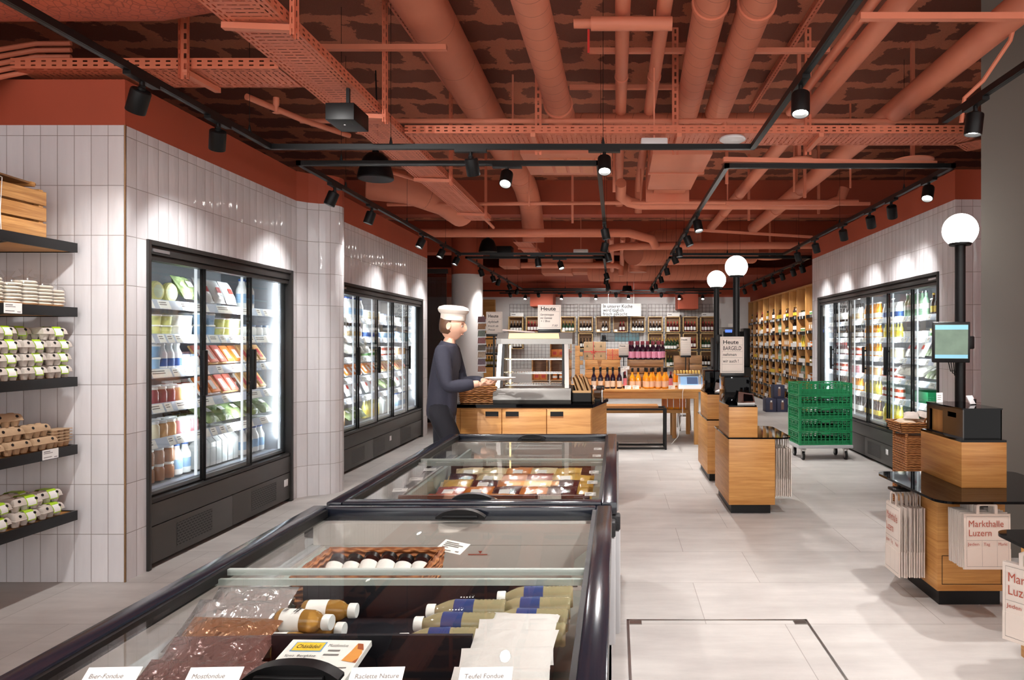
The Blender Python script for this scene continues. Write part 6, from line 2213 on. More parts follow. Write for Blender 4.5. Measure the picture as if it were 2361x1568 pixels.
MB().box(xa - .03, 9.62, TZ + .19, xb - .01, 9.85, TZ + .205, 0, .004).build('weighing_pan', STEEL, t)
MB().tube([(X_(1574, 9.6), 9.5, TZ + .01), (X_(1572, 9.6), 9.49, TZ - .05), (X_(1573, 9.55), 9.49, .45), (X_(1563, 9.5), 9.5, .12), (X_(1550, 9.4), 9.55, .012)], .004, 6).build('cable', PAPER, t)
p = P(1438, 800, 10.02)
sign('small white day sign between the gifts and the pink bottles', (X_(1438, 9.97), 9.97, TZ + .46), 23 / F * 10, 26 / F * 10, [('Heute', .2, .1, .76)], True, lines_h=(.6, .45, .3, .15))
MB().box(X_(1438, 9.97) - .008, 9.975, TZ + .001, X_(1438, 9.97) + .008, 9.985, TZ + .44).build('stem', BLACK, bpy.data.objects['menu_sign.001'])
sign('narrow white day sign before the upright crates', (X_(1581, 10.2), 10.2, TZ + .455), 24 / F * 10.2, 42 / F * 10.2, [('Heute', .13, .08, .82)], True, lines_h=(.7, .6, .5, .4, .3, .2, .1))
MB().box(X_(1581, 10.2) - .008, 10.205, TZ + .001, X_(1581, 10.2) + .008, 10.215, TZ + .44).build('stem', BLACK, bpy.data.objects['menu_sign.002'])
# pine crate shelving with orange goods behind the warming case
for i, (a, b, z, h) in enumerate(((1226, 1262, .02, .36), (1226, 1262, .40, .36), (1226, 1262, .78, .36), (1268, 1304, .02, .36), (1268, 1304, .40, .36), (1268, 1304, .78, .36), (1268, 1304, 1.16, .34))):
    xa, xb = X_(a, 11.4), X_(b, 11.4)
    t = thing('display_crate', 'open pine display crate behind the warming case, %s of the %s stack' % (['lowest', 'second', 'third', 'lowest', 'second', 'third', 'top'][i], 'first' if i < 3 else 'second'), 'crate', ((xa + xb) / 2, 11.5, z), 0, 'open pine crates')
    m_ = MB()
    for q in ((xa, z, xb, z + .015), (xa, z + h - .015, xb, z + h), (xa, z + .015, xa + .015, z + h - .015), (xb - .015, z + .015, xb, z + h - .015)):
        m_.box(q[0], 11.4, q[1], q[2], 11.7, q[3])
    m_.build('frame', PINE, t)
    MB().box(xa + .015, 11.68, z + .015, xb - .015, 11.7, z + h - .015).build('back_panel', PINED, t)
    for k in range(2):
        x = xa + .073 + k * .111
        (K['wjar'] if i % 2 else K['opack']).place((x, 11.5, z + .016), 0, '%s %s in the %s display crate behind the warming case' % (('amber preserve jar', 'orange snack pack')[i % 2 == 0], ORD[k], ORD[i]), 'goods in the pine display crates', False, 1.0)
# ladder-like rack left of the gifts (upright wood piece with pegs)
t = thing('bottle_stand', 'upright pine peg stand between warming case and gifts', 'stand', (X_(1331, 9.8), 9.8, TZ))
MB().box(X_(1326, 9.8), 9.78, TZ + .001, X_(1337, 9.8), 9.82, TZ + .6, 0, .003).build('post', PINE, t)
for z in (.14, .33, .45):
    MB().box(X_(1336, 9.8), 9.77, TZ + z, X_(1344, 9.8), 9.83, TZ + z + .06, 0, .003).build('peg', PINE, t)
# low furniture under and behind the table
t = thing('steel_bench', 'low black steel bench frame under the display table', 'bench', (.2, 9.3, 0))
m_ = MB()
for z in (.02, .53):
    m_.bar((-.5, 9.12, z), (.655, 9.12, z), .024, .024).bar((-.5, 9.46, z), (.655, 9.46, z), .024, .024).bar((.655, 9.12, z), (.655, 9.46, z), .024, .024).bar((-.5, 9.12, z), (-.5, 9.46, z), .024, .024)
m_.build('frame', BLACK, t)
for x in (-.5, .655):
    for y in (9.12, 9.46):
        MB().bar((x, y, 0), (x, y, .545), .026, .026).build('leg', BLACK, t)
MB().box(-.48, 9.14, .545, .56, 9.44, .575).build('shelf_board', OAKSHADE, t)
t = thing('wooden_bench', 'low wooden bench behind the steel bench frame', 'bench', (.3, 10.4, 0))
MB().box(-.6, 10.2, .37, 1.06, 10.62, .42, 0, .003).build('seat_board', OAK, t)
for x in (-.55, .86):
    for y in (10.24, 10.58):
        MB().box(x - .03, y - .03, 0, x + .03, y + .03, .37).build('leg', OAKZ, t)
for i in range(4):
    a = X_(1532 + i * 14, 10.3)
    o = Proto('juice_carton', 'carton', [('carton_body', MB().box(-.04, -.04, 0, .04, .04, .19, 0, .003), JUICE), ('label', MB().box(-.034, -.041, .03, .034, -.04, .15), ORNG)]).place((a, 10.32, .421), 0, 'orange juice carton on the low wooden bench, %s from the left' % ORD[i], 'orange cartons on the bench', True)
t = thing('step_stool', 'grey two-step stool on castors under the display table', 'stool', (X_(1579, 10.9), 11.0, 0))
for z, y in ((.25, 10.95), (.44, 11.15)):
    MB().box(X_(1566, 10.9), y - .1, z, X_(1592, 10.9), y + .1, z + .025, 0, .004).build('step', FGREY, t)
for x in (X_(1567, 10.9), X_(1591, 10.9)):
    MB().tube([(x, 10.82, .03), (x, 10.9, .25), (x, 11.1, .44), (x, 11.3, .03)], .013, 8).build('leg', STEEL, t)

# ================================================================== day sign, rack and small cabinet beside the round column
t = sign('day sign on a black pole beside the round column', (X_(1139.5, 8.6), 8.6, P(0, 770, 8.6).z), 37 / F * 8.6, 51 / F * 8.6, [('Heute', .2, .12, .74, .64), ('Apfelsaft', .15, .1, .50, .68), ('frisch ab', .12, .1, .32, .66), ('Presse', .12, .12, .15, .42)], True, lines_h=(.66,), shear=.2)
MB().bar((X_(1138.5, 8.6), 8.61, .84), (X_(1138.5, 8.6), 8.61, P(0, 770, 8.6).z - .03), .02, .02).build('pole', BLACK, t)
o = thing('side_cabinet', 'narrow white cabinet carrying the black sign pole', 'cabinet', (X_(1130, 8.7), 8.8, 0))
xa, xb = X_(1112, 8.6), X_(1146, 8.6)
MB().box(xa, 8.56, 0, xb, 8.95, .82, 0, .002).build('body', WHITEM, o)
MB().box(xa - .005, 8.55, .82, xb + .005, 8.96, .84).build('top', STEEL, o)
MB().box(xa + .006, 8.556, .05, xb - .006, 8.561, .8).build('door', WHITEM, o)
t = thing('postcard_rack', 'white wire postcard rack hanging beside the round column', 'rack', (X_(1112, 9.4), 9.4, 0))
xm = X_(1113, 9.4)
MB().tube([(xm, 9.42, 0), (xm, 9.42, 1.78)], .012, 10).lathe([(.16, 0), (.16, .015), (.02, .03)], 20, (xm, 9.42, 0)).build('stem', STEEL, t)
for i in range(8):
    z = 1.0 + i * .095
    MB().add([(xm - .055, 9.37, z), (xm + .055, 9.37, z), (xm + .055, 9.33, z + .06), (xm - .055, 9.33, z + .06)], [(0, 1, 2, 3)]).bar((xm - .06, 9.33, z + .01), (xm + .06, 9.33, z + .01), .006, .01).build('pocket', WHITEP, t)
    o = MB().obox((xm, 9.322, z + .055), (.05, .0015, .04), radians(-20)).build('hanging_postcard', mat('printed card %d' % i, S(*[(150, 110, 96), (112, 96, 104), (170, 150, 130), (96, 90, 84), (150, 100, 100), (120, 130, 120), (160, 120, 90), (110, 80, 84)][i]), .5, scale=60, var=.5), org=(xm, 9.345, z + .02))
    tag(o, 'printed postcard in the white rack, %s from below' % ORD[i], 'postcard', 'postcards in the rack')
t = thing('bottle_shelf', 'black shelf unit with small bottles behind the day sign', 'shelf', (X_(1132, 17), 17, 0))
xa, xb = X_(1108, 17), X_(1166, 17)
for z in (0.05, .42, .8, 1.1, 1.48, 1.62):
    MB().box(xa, 16.9, z, xb, 17.25, z + .025).build('shelf_board', BLACK, t)
for x in (xa, xb - .025):
    MB().box(x, 16.9, 0, x + .025, 17.25, 1.65).build('upright', BLACK, t)
for i in range(7):
    K['oil'].place((xa + .07 + i * .07, 16.98, .826), 0, 'small golden bottle on the black shelf unit, %s from the left' % ORD[i], 'golden bottles on the black shelf')
    K['schnapps'].place((xa + .07 + i * .07, 16.98, 1.126), 0, 'small clear bottle on the black shelf unit, %s from the left' % ORD[i], 'clear bottles on the black shelf')

# ================================================================== back wall: wire grid, wine crates, signs
YB = 20.2
GRID = mat('dark wire grid', S(84, 72, 66), .5, .4)
for gi, (a, b) in enumerate(((1176, 1332), (1336, 1490), (1494, 1652))):
    xa, xb = X_(a, YB), X_(b, YB)
    zb, zt_ = P(0, 850, YB).z, P(0, 702, YB).z
    m_ = MB()
    n = int((xb - xa) / .1)
    for k in range(n + 1):
        x = xa + (xb - xa) * k / n
        m_.bar((x, YB - .06, zb), (x, YB - .06, zt_), .007, .007)
    n = int((zt_ - zb) / .1)
    for k in range(n + 1):
        z = zb + (zt_ - zb) * k / n
        m_.bar((xa, YB - .067, z), (xb, YB - .067, z), .007, .007)
    o = m_.build('hanging_wire_grid', GRID, org=((xa + xb) / 2, YB - .06, zb))
    tag(o, 'dark wire grid on the back wall, %s' % ['section beside the oak panelling', 'middle section behind the kitchen sign', 'section behind the globe lamps'][gi], 'wire grid', 'back wall grids')
YC = 19.86
rows = [(766, 12, 1172, 40.3), (804.5, 12, 1172, 40.3), (846, 12, 1172, 40.3)]
BK = [['silver', 'red', 'wine', 'gold', 'silver', 'silver', 'red', 'silver', 'silver', 'red', 'red', 'red'],
      ['wine', None, None, None, 'wine', None, None, None, 'gold', 'gold', 'red', 'gold'], [None, None, None, None, None, None, None, None, 'gold', 'gold', 'wine', 'wine']]
RW = ['upper row', 'middle row', 'lower row']
for r, (py, n, px0, dx) in enumerate(rows):
    for k in range(n):
        key = BK[r][k]
        if not key or (r == 0 and k == 2 and False):
            continue
        xa, xb = X_(px0 + k * dx, YC), X_(px0 + k * dx + 33.5, YC)
        z = P(0, py, YC).z
        h = 36 / F * YC
        t = thing('wine_crate', 'pale edged wine crate on the back wall, %s in the %s' % (ORD[k] if r == 0 else ORD[[q for q in range(12) if BK[r][q]].index(k)], RW[r]), 'wine crate', ((xa + xb) / 2, YC + .1, z), 0, 'wine crates on the back wall')
        fr = MB()
        w_ = .018
        fr.box(xa, YC, z, xb, YC + .22, z + w_).box(xa, YC, z + h - w_, xb, YC + .22, z + h).box(xa, YC, z, xa + w_, YC + .22, z + h).box(xb - w_, YC, z, xb, YC + .22, z + h)
        fr.build('frame', CRPALE, t)
        MB().box(xa, YC + .215, z, xb, YC + .225, z + h).build('back_panel', PINED, t)
        ns = 2 if (r == 0 and k in (5, 6)) else 4
        for i in range(ns):
            x = xa + .03 + (xb - xa - .06) * (i + .5) / 4 if ns == 4 else xa + (xb - xa) * (.5 + .22 * i)
            K[key].place((x, YC + .09, z + w_ + .001), 0, '%s, %s in the %s crate of the %s' % (K[key].desc, ORD[i], ORD[k], RW[r]), 'bottles in the back wall crates', False, .98)
        if k % 3 == 0 or ns == 2:
            card('price_card', 'white card in the %s back wall crate of the %s' % (ORD[k], RW[r]), (xa + .03, YC + .02, z + .0175), (1, 0, 0), (0, 0, 1), .09, .06, None, group='cards in the wine crates')
# loose bottles between the crates
o = MB().box(X_(1526, 19.7), 19.6, P(0, 808, 19.7).z, X_(1562, 19.7), 19.84, P(0, 808, 19.7).z + .02).build('wall_ledge', OAKSHADE, org=(X_(1544, 19.7), 19.7, P(0, 808, 19.7).z))
tag(o, 'small ledge with sparkling wine between the crates', 'shelf')
for i in range(5):
    K['gold'].place((X_(1529 + i * 7, 19.7), 19.7, P(0, 808, 19.7).z + .021), 0, 'gold necked bottle on the small back wall ledge, %s from the left' % ORD[i], 'bottles on the back ledge')
p, q = P(1386, 729, 19.3), P(1478, 700, 19.3)
t = thing('kitchen_sign', 'wide white sign about the daily kitchen hanging before the back wall', 'sign', ((p.x + q.x) / 2, 19.3, p.z))
MB().box(p.x, 19.3, p.z, q.x, 19.33, q.z, 0, .003).build('board', PAPER, t)
tm = MB()
for i, s in enumerate(('In unserer K\u00fcche', 'wird t\u00e4glich', 'frisch gekocht')):
    tm.text(s, .14, (p.x + .05, 19.2985, q.z - .12 - i * .108), width=(.82, .58, .68)[i], bold=.015)
tm.build('lettering', INK, t)
MB().bar((p.x + .2, 19.315, q.z), (p.x + .2, 19.315, 3.12), .006, .006).bar((q.x - .2, 19.315, q.z), (q.x - .2, 19.315, 3.12), .006, .006).build('wire', STEEL, t)
for a, b, w in ((1177, 1207, 'first crates'), (1538, 1567, 'tenth crate'), (1618, 1646, 'crates near the globes')):
    p, q = P(a, 729.5, YC), P(b, 721.5, YC)
    card('shelf_sign', 'narrow white category sign above the ' + w, (p.x, YC + .02, p.z), (1, 0, 0), (0, 0, 1), q.x - p.x, q.z - p.z, [('#.3', .4, .08, .4)], cat='sign', group='white category signs', t=.02)
p, q = P(1385, 787, YB - .02), P(1474, 768, YB - .02)
TEAL = mat('teal tinted pane', S(70, 128, 140), .1, spec=.7)
o = MB().box(p.x, YB - .03, p.z, q.x, YB - .01, q.z).build('pass_window', TEAL, org=((p.x + q.x) / 2, YB - .02, p.z))
tag(o, 'teal glazed kitchen hatch low on the back wall', 'hatch window')
MB().box(p.x, YB - .035, p.z, p.x + (q.x - p.x) * .36, YB - .03, q.z).build('sliding_pane', PGREY, o)
# coffee station behind the kiosks
t = thing('coffee_station', 'grey drinks machine on a cabinet behind the globe lamps', 'drinks machine', (X_(1698, 13.4), 13.5, 0))
xa, xb = X_(1640, 13.4), X_(1732, 13.4)
MB().box(xa, 13.4, 0, xb, 13.95, .9, 0, .004).build('cabinet', FRAME, t)
MB().box(xa, 13.38, .9, xb, 13.97, .93).build('worktop', BLACK, t)
for a, b, z1, m in ((1664, 1696, 1.70, SS), (1698, 1714, 1.62, BLACKP), (1715, 1730, 1.68, BLACKP), (1645, 1661, 1.5, BLACKP)):
    MB().box(X_(a, 13.45), 13.46, .93, X_(b, 13.45), 13.85, z1, 0, .01).build('machine_body', m, t)
MB().box(X_(1668, 13.45), 13.452, 1.42, X_(1692, 13.45), 13.462, 1.62).build('dispensing_bay', BLACK, t)
MB().box(X_(1672, 13.45), 13.446, 1.6, X_(1688, 13.45), 13.456, 1.655).build('lit_display', mat('small blue display', S(90, 130, 230), .3, emit=.8), t)
card('shelf_sign', 'white card on top of the grey drinks machine', (X_(1679, 13.5), 13.5, 1.702), (1, 0, 0), (0, 0, 1), .13, .07, None, cat='sign', t=.01)

# ================================================================== oak wine rack along the right wall
t = thing('wine_rack', 'tall oak rack with many bays along the right wall', 'wine rack', (3.8, 15.5, 0))
RX0, RX1, RH = 3.60, 4.0, 2.46
ys = [18.85 - .63 * i for i in range(13)]
for i, y in enumerate(ys):
    MB().box(RX0, y - .022, 0, RX1, y + .022, RH, 0, .002).build('upright', OAKZ, t)
MB().box(RX0, ys[-1] - .022, RH, RX1, ys[0] + .022, RH + .03).build('top_board', OAK, t)
MB().box(RX1 - .02, ys[-1], .1, RX1, ys[0], RH).build('back_panel', OAKSHADE, t)
RZS = [.10, .42, .72, 1.02, 1.32, 1.62, 1.92, 2.16]
rnd = random.Random(11)
kinds = ['wine', 'wine', 'red', 'wine', 'oil', 'schnapps', 'beer', 'gjar', 'ypack', 'whitej', 'opack', 'kpack', 'wjar', 'lemon', 'gbott', 'pale']
BN = 0
total = 0
for i in range(12):
    yb, ya = ys[i] - .024, ys[i + 1] + .024
    for j, z in enumerate(RZS[:7]):
        far = i < 4
        zo = z + rnd.uniform(-.008, .008) if j else z
        o = MB().box(RX0 + .01, ya, zo - .02, RX1 - .02, yb, zo).build('shelf_board', OAK, t)
        MB().box(RX0 + .004, ya, zo - .055, RX0 + .012, yb, zo + .004).build('price_rail', BLACK, o)
        tg = MB()
        for k in range(rnd.randint(2, 4)):
            y = ya + .03 + rnd.random() * (yb - ya - .16)
            tg.quad((RX0 + .003, y, zo - .05), (RX0 + .003, y + .07, zo - .05), (RX0 + .003, y + .07, zo), (RX0 + .003, y, zo))
        tg.build('price_tag', PAPER, o)
        if i < 5:
            key = rnd.choice(kinds[:5] + ['wine', 'red'])
        elif i < 8:
            key = rnd.choice(['wine', 'oil', 'gjar', 'beer', 'schnapps', 'gbott', 'wine', 'kpack'])
        else:
            key = rnd.choice(['ypack', 'whitej', 'opack', 'kpack', 'wjar', 'gjar', 'gbott', 'lemon'])
        if i == 10 and j == 5:
            key = 'ypack'
        n = 3 if i < 3 else 4
        sc_ = 1.0
        for k in range(n):
            y = ya + (yb - ya) * (k + .5) / n
            K[key].place((RX0 + .09, y, zo + .001), -pi / 2, '%s, %s on %s shelf, %s oak rack bay' % (K[key].desc, ORD[k], ORD[j], ORD[i]), 'goods in the oak rack', False, min(1.0, .255 / max(v[2] for _, mb, _ in K[key].parts for v in mb.v)))
        if rnd.random() < .5:
            card('shelf_card', 'white notice card in the %s bay at the %s shelf of the oak rack' % (ORD[i], ORD[j]), (RX0 + .02, yb - .05, zo + .002), (0, -1, 0), (0, 0, 1), rnd.choice((.2, .35, .45)), .08, None, cat='shelf card', m=rnd.choice((PAPER, PAPER, PAPER, YEL)), group='notice cards in the oak rack')
# three dark blue cartons on the floor
CB = mat('dark blue carton', S(52, 54, 78), .6)
for i, (a, y, z, w) in enumerate(((1766, 14.0, 0, 'lower one farther from the rack'), (1792, 14.0, 0, 'lower one nearest the rack'), (1786, 14.05, .27, 'upper one on the other two'))):
    xa = X_(a, 14.0)
    t = thing('wine_carton', 'dark blue carton on the floor by the oak rack, ' + w, 'carton', (xa + .11, y + .15, z), 0, 'dark blue cartons')
    MB().box(xa, y, z, xa + .215, y + .3, z + .268, 0, .004).build('carton_body', CB, t)
    MB().box(xa + .08, y - .001, z + .05, xa + .135, y, z + .2).build('printed_panel', C('brown tape print %d' % i, 120, 90, 80), t)
    MB().box(xa + .09, y - .0015, z + .2, xa + .125, y - .001, z + .235).build('white_mark', PAPER, t)
# ================================================================== checkout kiosks
BAGEDGE = BAGP


def paper_bag(bm, o, x, y, n, w, h, d, handle=True):
    """flat folded carrier bag: o lower left corner, x along, y up, n outward; with a flat loop handle"""
    o, x, y, n = Vector(o), Vector(x).normalized(), Vector(y).normalized(), Vector(n).normalized()
    c = [o, o + x * w, o + x * w + y * h, o + y * h]
    mid = [p + n * d for p in c]
    bm.add(c + mid, [(3, 2, 1, 0), (4, 5, 6, 7), (0, 1, 5, 4), (1, 2, 6, 5), (2, 3, 7, 6), (3, 0, 4, 7)])
    # folded base flap, a second thickness over the lower third
    f_ = [o + n * d, o + x * w + n * d, o + x * w + y * h * .36 + n * d, o + y * h * .36 + n * d]
    bm.add(f_ + [p + n * d * .7 for p in f_], [(4, 5, 6, 7), (0, 1, 5, 4), (1, 2, 6, 5), (2, 3, 7, 6), (3, 0, 4, 7)])


def handle_loop(hm, o, x, y, n, w, h, d):
    o, x, y, n = Vector(o), Vector(x).normalized(), Vector(y).normalized(), Vector(n).normalized()
    a, b, t, k = w * .27, w * .73, h * .20, .016
    P2 = lambda u, v, e=0: o + x * u + y * v + n * e
    out = [(a, h - .01), (a, h + t * .75), (a + .025, h + t), (b - .025, h + t), (b, h + t * .75), (b, h - .01)]
    inn = [(a + k, h - .01), (a + k, h + t * .66), (a + .03, h + t - k), (b - .03, h + t - k), (b - k, h + t * .66), (b - k, h - .01)]
    for e0, e1 in ((0, d),):
        vs = [P2(u, v, e0) for u, v in out] + [P2(u, v, e0) for u, v in inn] + [P2(u, v, e1) for u, v in out] + [P2(u, v, e1) for u, v in inn]
        fs = []
        for i in range(5):
            fs += [(i, i + 1, 7 + i, 6 + i), (12 + i, 18 + i, 19 + i, 13 + i), (i, 12 + i, 13 + i, i + 1), (6 + i, 7 + i, 19 + i, 18 + i)]
        hm.add(vs, fs)


def bag_print(t, o, x, y, n, w, h, d):
    o, x, y, n = Vector(o), Vector(x).normalized(), Vector(y).normalized(), Vector(n).normalized()
    on = lambda u, v: o + x * (u * w) + y * (v * h) + n * (d * 1.75 + .0009)
    ln = MB()
    th = .0035

    def seg(u0, v0, u1, v1):
        ln.quad(on(u0, v0), on(u1, v0), on(u1, v1), on(u0, v1))
    seg(.05, .05, .95, .05 + th * 1.2)
    seg(.05, .955, .95, .955 + th * 1.2)
    seg(.05, .05, .05 + th, .955)
    seg(.95 - th, .05, .95, .955)
    seg(.05, .52, .95, .52 + th * 1.2)
    for u in (.38, .70):
        seg(u, .05, u + th, .52)
    ln.build('printed_lines', INKG, t)
    tm = MB()
    tm.text('Markthalle', .17 * h, on(.085, .765), x, y, width=.76 * w)
    tm.text('Luzern', .17 * h, on(.085, .60), x, y, width=.50 * w)
    for u, s, wd in ((.075, 'Jeden', .24), (.41, 'Tag', .14), (.725, 'Markt', .2)):
        tm.text(s, .075 * h, on(u, .43), x, y, width=wd * w)
    tm.build('lettering', INKR, t)


def bag_stack(where, o, x, y, n, w, h, count, pitch, jit, seed, front=True, drop=0.0):
    """carrier bags hung one behind the other, each its own thing; the outermost first"""
    rnd = random.Random(seed)
    o, x, y, n = Vector(o), Vector(x).normalized(), Vector(y).normalized(), Vector(n).normalized()
    for i in range(count):
        r = Vector((rnd.uniform(-1, 1), rnd.uniform(-1, 1), rnd.uniform(-1, 1))) * jit
        oo = o - n * pitch * i + x * r.x + Vector((0, 0, r.z))
        nn = (n + x * r.y * 2).normalized()
        yy = (y + n * rnd.uniform(-.012, .012)).normalized()
        t = thing('carrier_bag', ('white carrier bag with red lettering, outermost ' if i == 0 else 'folded paper carrier bag, %s from the outside ' % ORD[i]) + where, 'carrier bag', oo, 0, 'carrier bags ' + where)
        b = MB()
        paper_bag(b, oo, x, yy, nn, w, h, pitch * .3)
        b.build('bag_body', BAGP, t)
        k = MB()
        handle_loop(k, oo + nn * pitch * .05, x, yy, nn, w, h, pitch * .2)
        k.build('handle', BAGP, t)
        if i == 0 and front:
            bag_print(t, oo, x, yy, nn, w, h, pitch * .3)


def rounded(pts, rads, n=8):
    """plan polygon with rounded corners"""
    out = []
    k = len(pts)
    for i in range(k):
        p, a, b = Vector(pts[i]), Vector(pts[i - 1]), Vector(pts[(i + 1) % k])
        r = rads[i]
        if r <= 0:
            out.append(tuple(p))
            continue
        u, v = (a - p).normalized(), (b - p).normalized()
        ang = u.angle(v)
        d = r / math.tan(ang / 2)
        s, e = p + u * d, p + v * d
        c = p + (u + v).normalized() * (r / sin(ang / 2))
        a0, a1 = atan2(s.y - c.y, s.x - c.x), atan2(e.y - c.y, e.x - c.x)
        da = (a1 - a0 + pi) % (2 * pi) - pi
        for j in range(n + 1):
            q = a0 + da * j / n
            out.append((c.x + r * cos(q), c.y + r * sin(q)))
    return out


PLT = .63


def globe_lamp(x, y, z0, label, r=.104):
    t = thing('globe_lamp', label, 'globe lamp', (x, y, z0))
    zc = 2.115
    zb = zc - r * .80
    MB().tube([(x, y, z0), (x, y, zb + .004)], .031, 20).build('pole', BLACK, t)
    MB().lathe([(0, -.012), (.062, -.012), (.066, -.004), (.066, .004), (0, .004)], 28, (x, y, zb)).build('collar', BLACK, t)
    prof = []
    for i in range(25):
        a = -math.asin(.80) + (pi / 2 + math.asin(.80)) * i / 24
        prof.append((r * cos(a), r * sin(a)))
    MB().lathe([(p[0], p[1] + .0) for p in prof], 40, (x, y, zc)).build('globe', PEARL, t)
    l = bpy.data.lights.new('globe light', 'POINT')
    l.energy = GLOBEW
    l.shadow_soft_size = r
    l.color = (1, .95, .88)
    o = bpy.data.objects.new('globe_light', l)
    COL.objects.link(o)
    o.parent = t
    o.location = (0, 0, zc - z0 - .0)
    return t


GLOBEW = 5


def reader(x, y, z, label):
    t = thing('card_reader', label, 'card reader', (x, y, z))
    m_ = MB()
    m_.prism([(-.07, -.05), (.075, -.05), (.075, .05), (-.05, .05)], 0, .02, 0, Matrix.Translation((x, y, z + .001)))
    m_.add([Vector((x, y, z)) + Vector(v) for v in ((-.068, -.055, .015), (.075, -.055, .02), (.075, .02, .085), (-.05, .02, .105), (-.066, .06, .015), (.07, .06, .02), (.07, .05, .075), (-.05, .05, .09))],
           [(0, 1, 2, 3), (1, 5, 6, 2), (5, 4, 7, 6), (4, 0, 3, 7), (3, 2, 6, 7), (0, 4, 5, 1)])
    m_.build('housing', STEEL, t)
    a, b, c, d = [Vector((x, y, z)) + Vector(v) for v in ((-.068, -.055, .015), (.075, -.055, .02), (.075, .02, .085), (-.05, .02, .105))]
    L = lambda u, v: a.lerp(b, u).lerp(d.lerp(c, u), v) + Vector((0, -.0015, .001))
    MB().quad(L(.35, .16), L(.92, .16), L(.92, .86), L(.35, .86)).build('screen', BLACKG, t)
    return t


def kiosk_mid(dy, label, lamp_y, lamp_x, lamp_label, bags, n):
    """kiosk with its upper box at the left and the glass ledge to the right"""
    y0 = 5.72 + dy
    t = thing('checkout_kiosk', label, 'kiosk', (1.12, y0 + .4, 0))
    MB().box(.955, y0 + .03, 0, 1.28, y0 + .74, .075).build('plinth', BLACK, t)
    MB().box(.932, y0, .075, 1.312, y0 + .80, PLT - .012, 0, .001).build('base_cabinet', OAK, t)
    pl = rounded([(.925, y0 - .004), (1.46, y0 - .004), (1.46, y0 + .80), (.925, y0 + .80)], [.004, .10, .10, .004])
    MB().prism(pl, PLT - .012, PLT).build('glass_ledge', BLACKG, t)
    MB().box(.932, y0 + .0, PLT, 1.168, y0 + .56, .88, 0, .001).build('upper_cabinet', OAK, t)
    b = MB().box(.934, y0 + .02, .88, 1.165, y0 + .56, .893)
    b.box(.934, y0 + .21, .893, 1.15, y0 + .54, 1.118, 0, .002)
    b.build('terminal_housing', BLACKG, t)
    globe_lamp(lamp_x, lamp_y, .881 if lamp_y < y0 + .55 else PLT + .001, lamp_label)
    reader(1.085, y0 + .12, .894, 'grey card reader on the %s' % n)
    if bags:
        bag_stack('under the ledge of the ' + n, (1.455, y0 + .06, PLT - .50), (0, 1, 0), (0, 0, 1), (1, 0, 0), .23, .40, 9, .0155, .003, 3, False)
    return t


kiosk_mid(0, 'oak checkout kiosk standing alone in the aisle with a cash payment sign', 6.44, 1.118, 'globe lamp on a black pole at the nearer aisle kiosk', True, 'nearer aisle kiosk')
kiosk_mid(1.34, 'oak checkout kiosk half hidden behind the one with the cash sign', 7.79, 1.13, 'globe lamp on a black pole at the farther aisle kiosk', False, 'farther aisle kiosk')
t = sign('day sign about cash payment on the nearer aisle kiosk', (X_(1688, 5.98), 5.98, 1.15), 55 / F * 5.98, 84 / F * 5.98,
         [('Heute', .15, .11, .80, .66), ('BARGELD', .155, .11, .63, .78), ('nehmen', .12, .11, .47, .57), ('wir auch !', .12, .11, .29, .66)], True, lines_h=(.77, .59, .42, .24), shear=.05)
o = MB().box(1.118, 7.71, 1.40, 1.18, 7.755, 1.50, 0, .006).build('pole_mount', BLACKP, org=(1.15, 7.73, 1.4))
tag(o, 'black device clamped to the pole of the farther aisle kiosk', 'mount')

INNERD = mat('dark brown acrylic', S(44, 32, 28), .12, spec=.6)


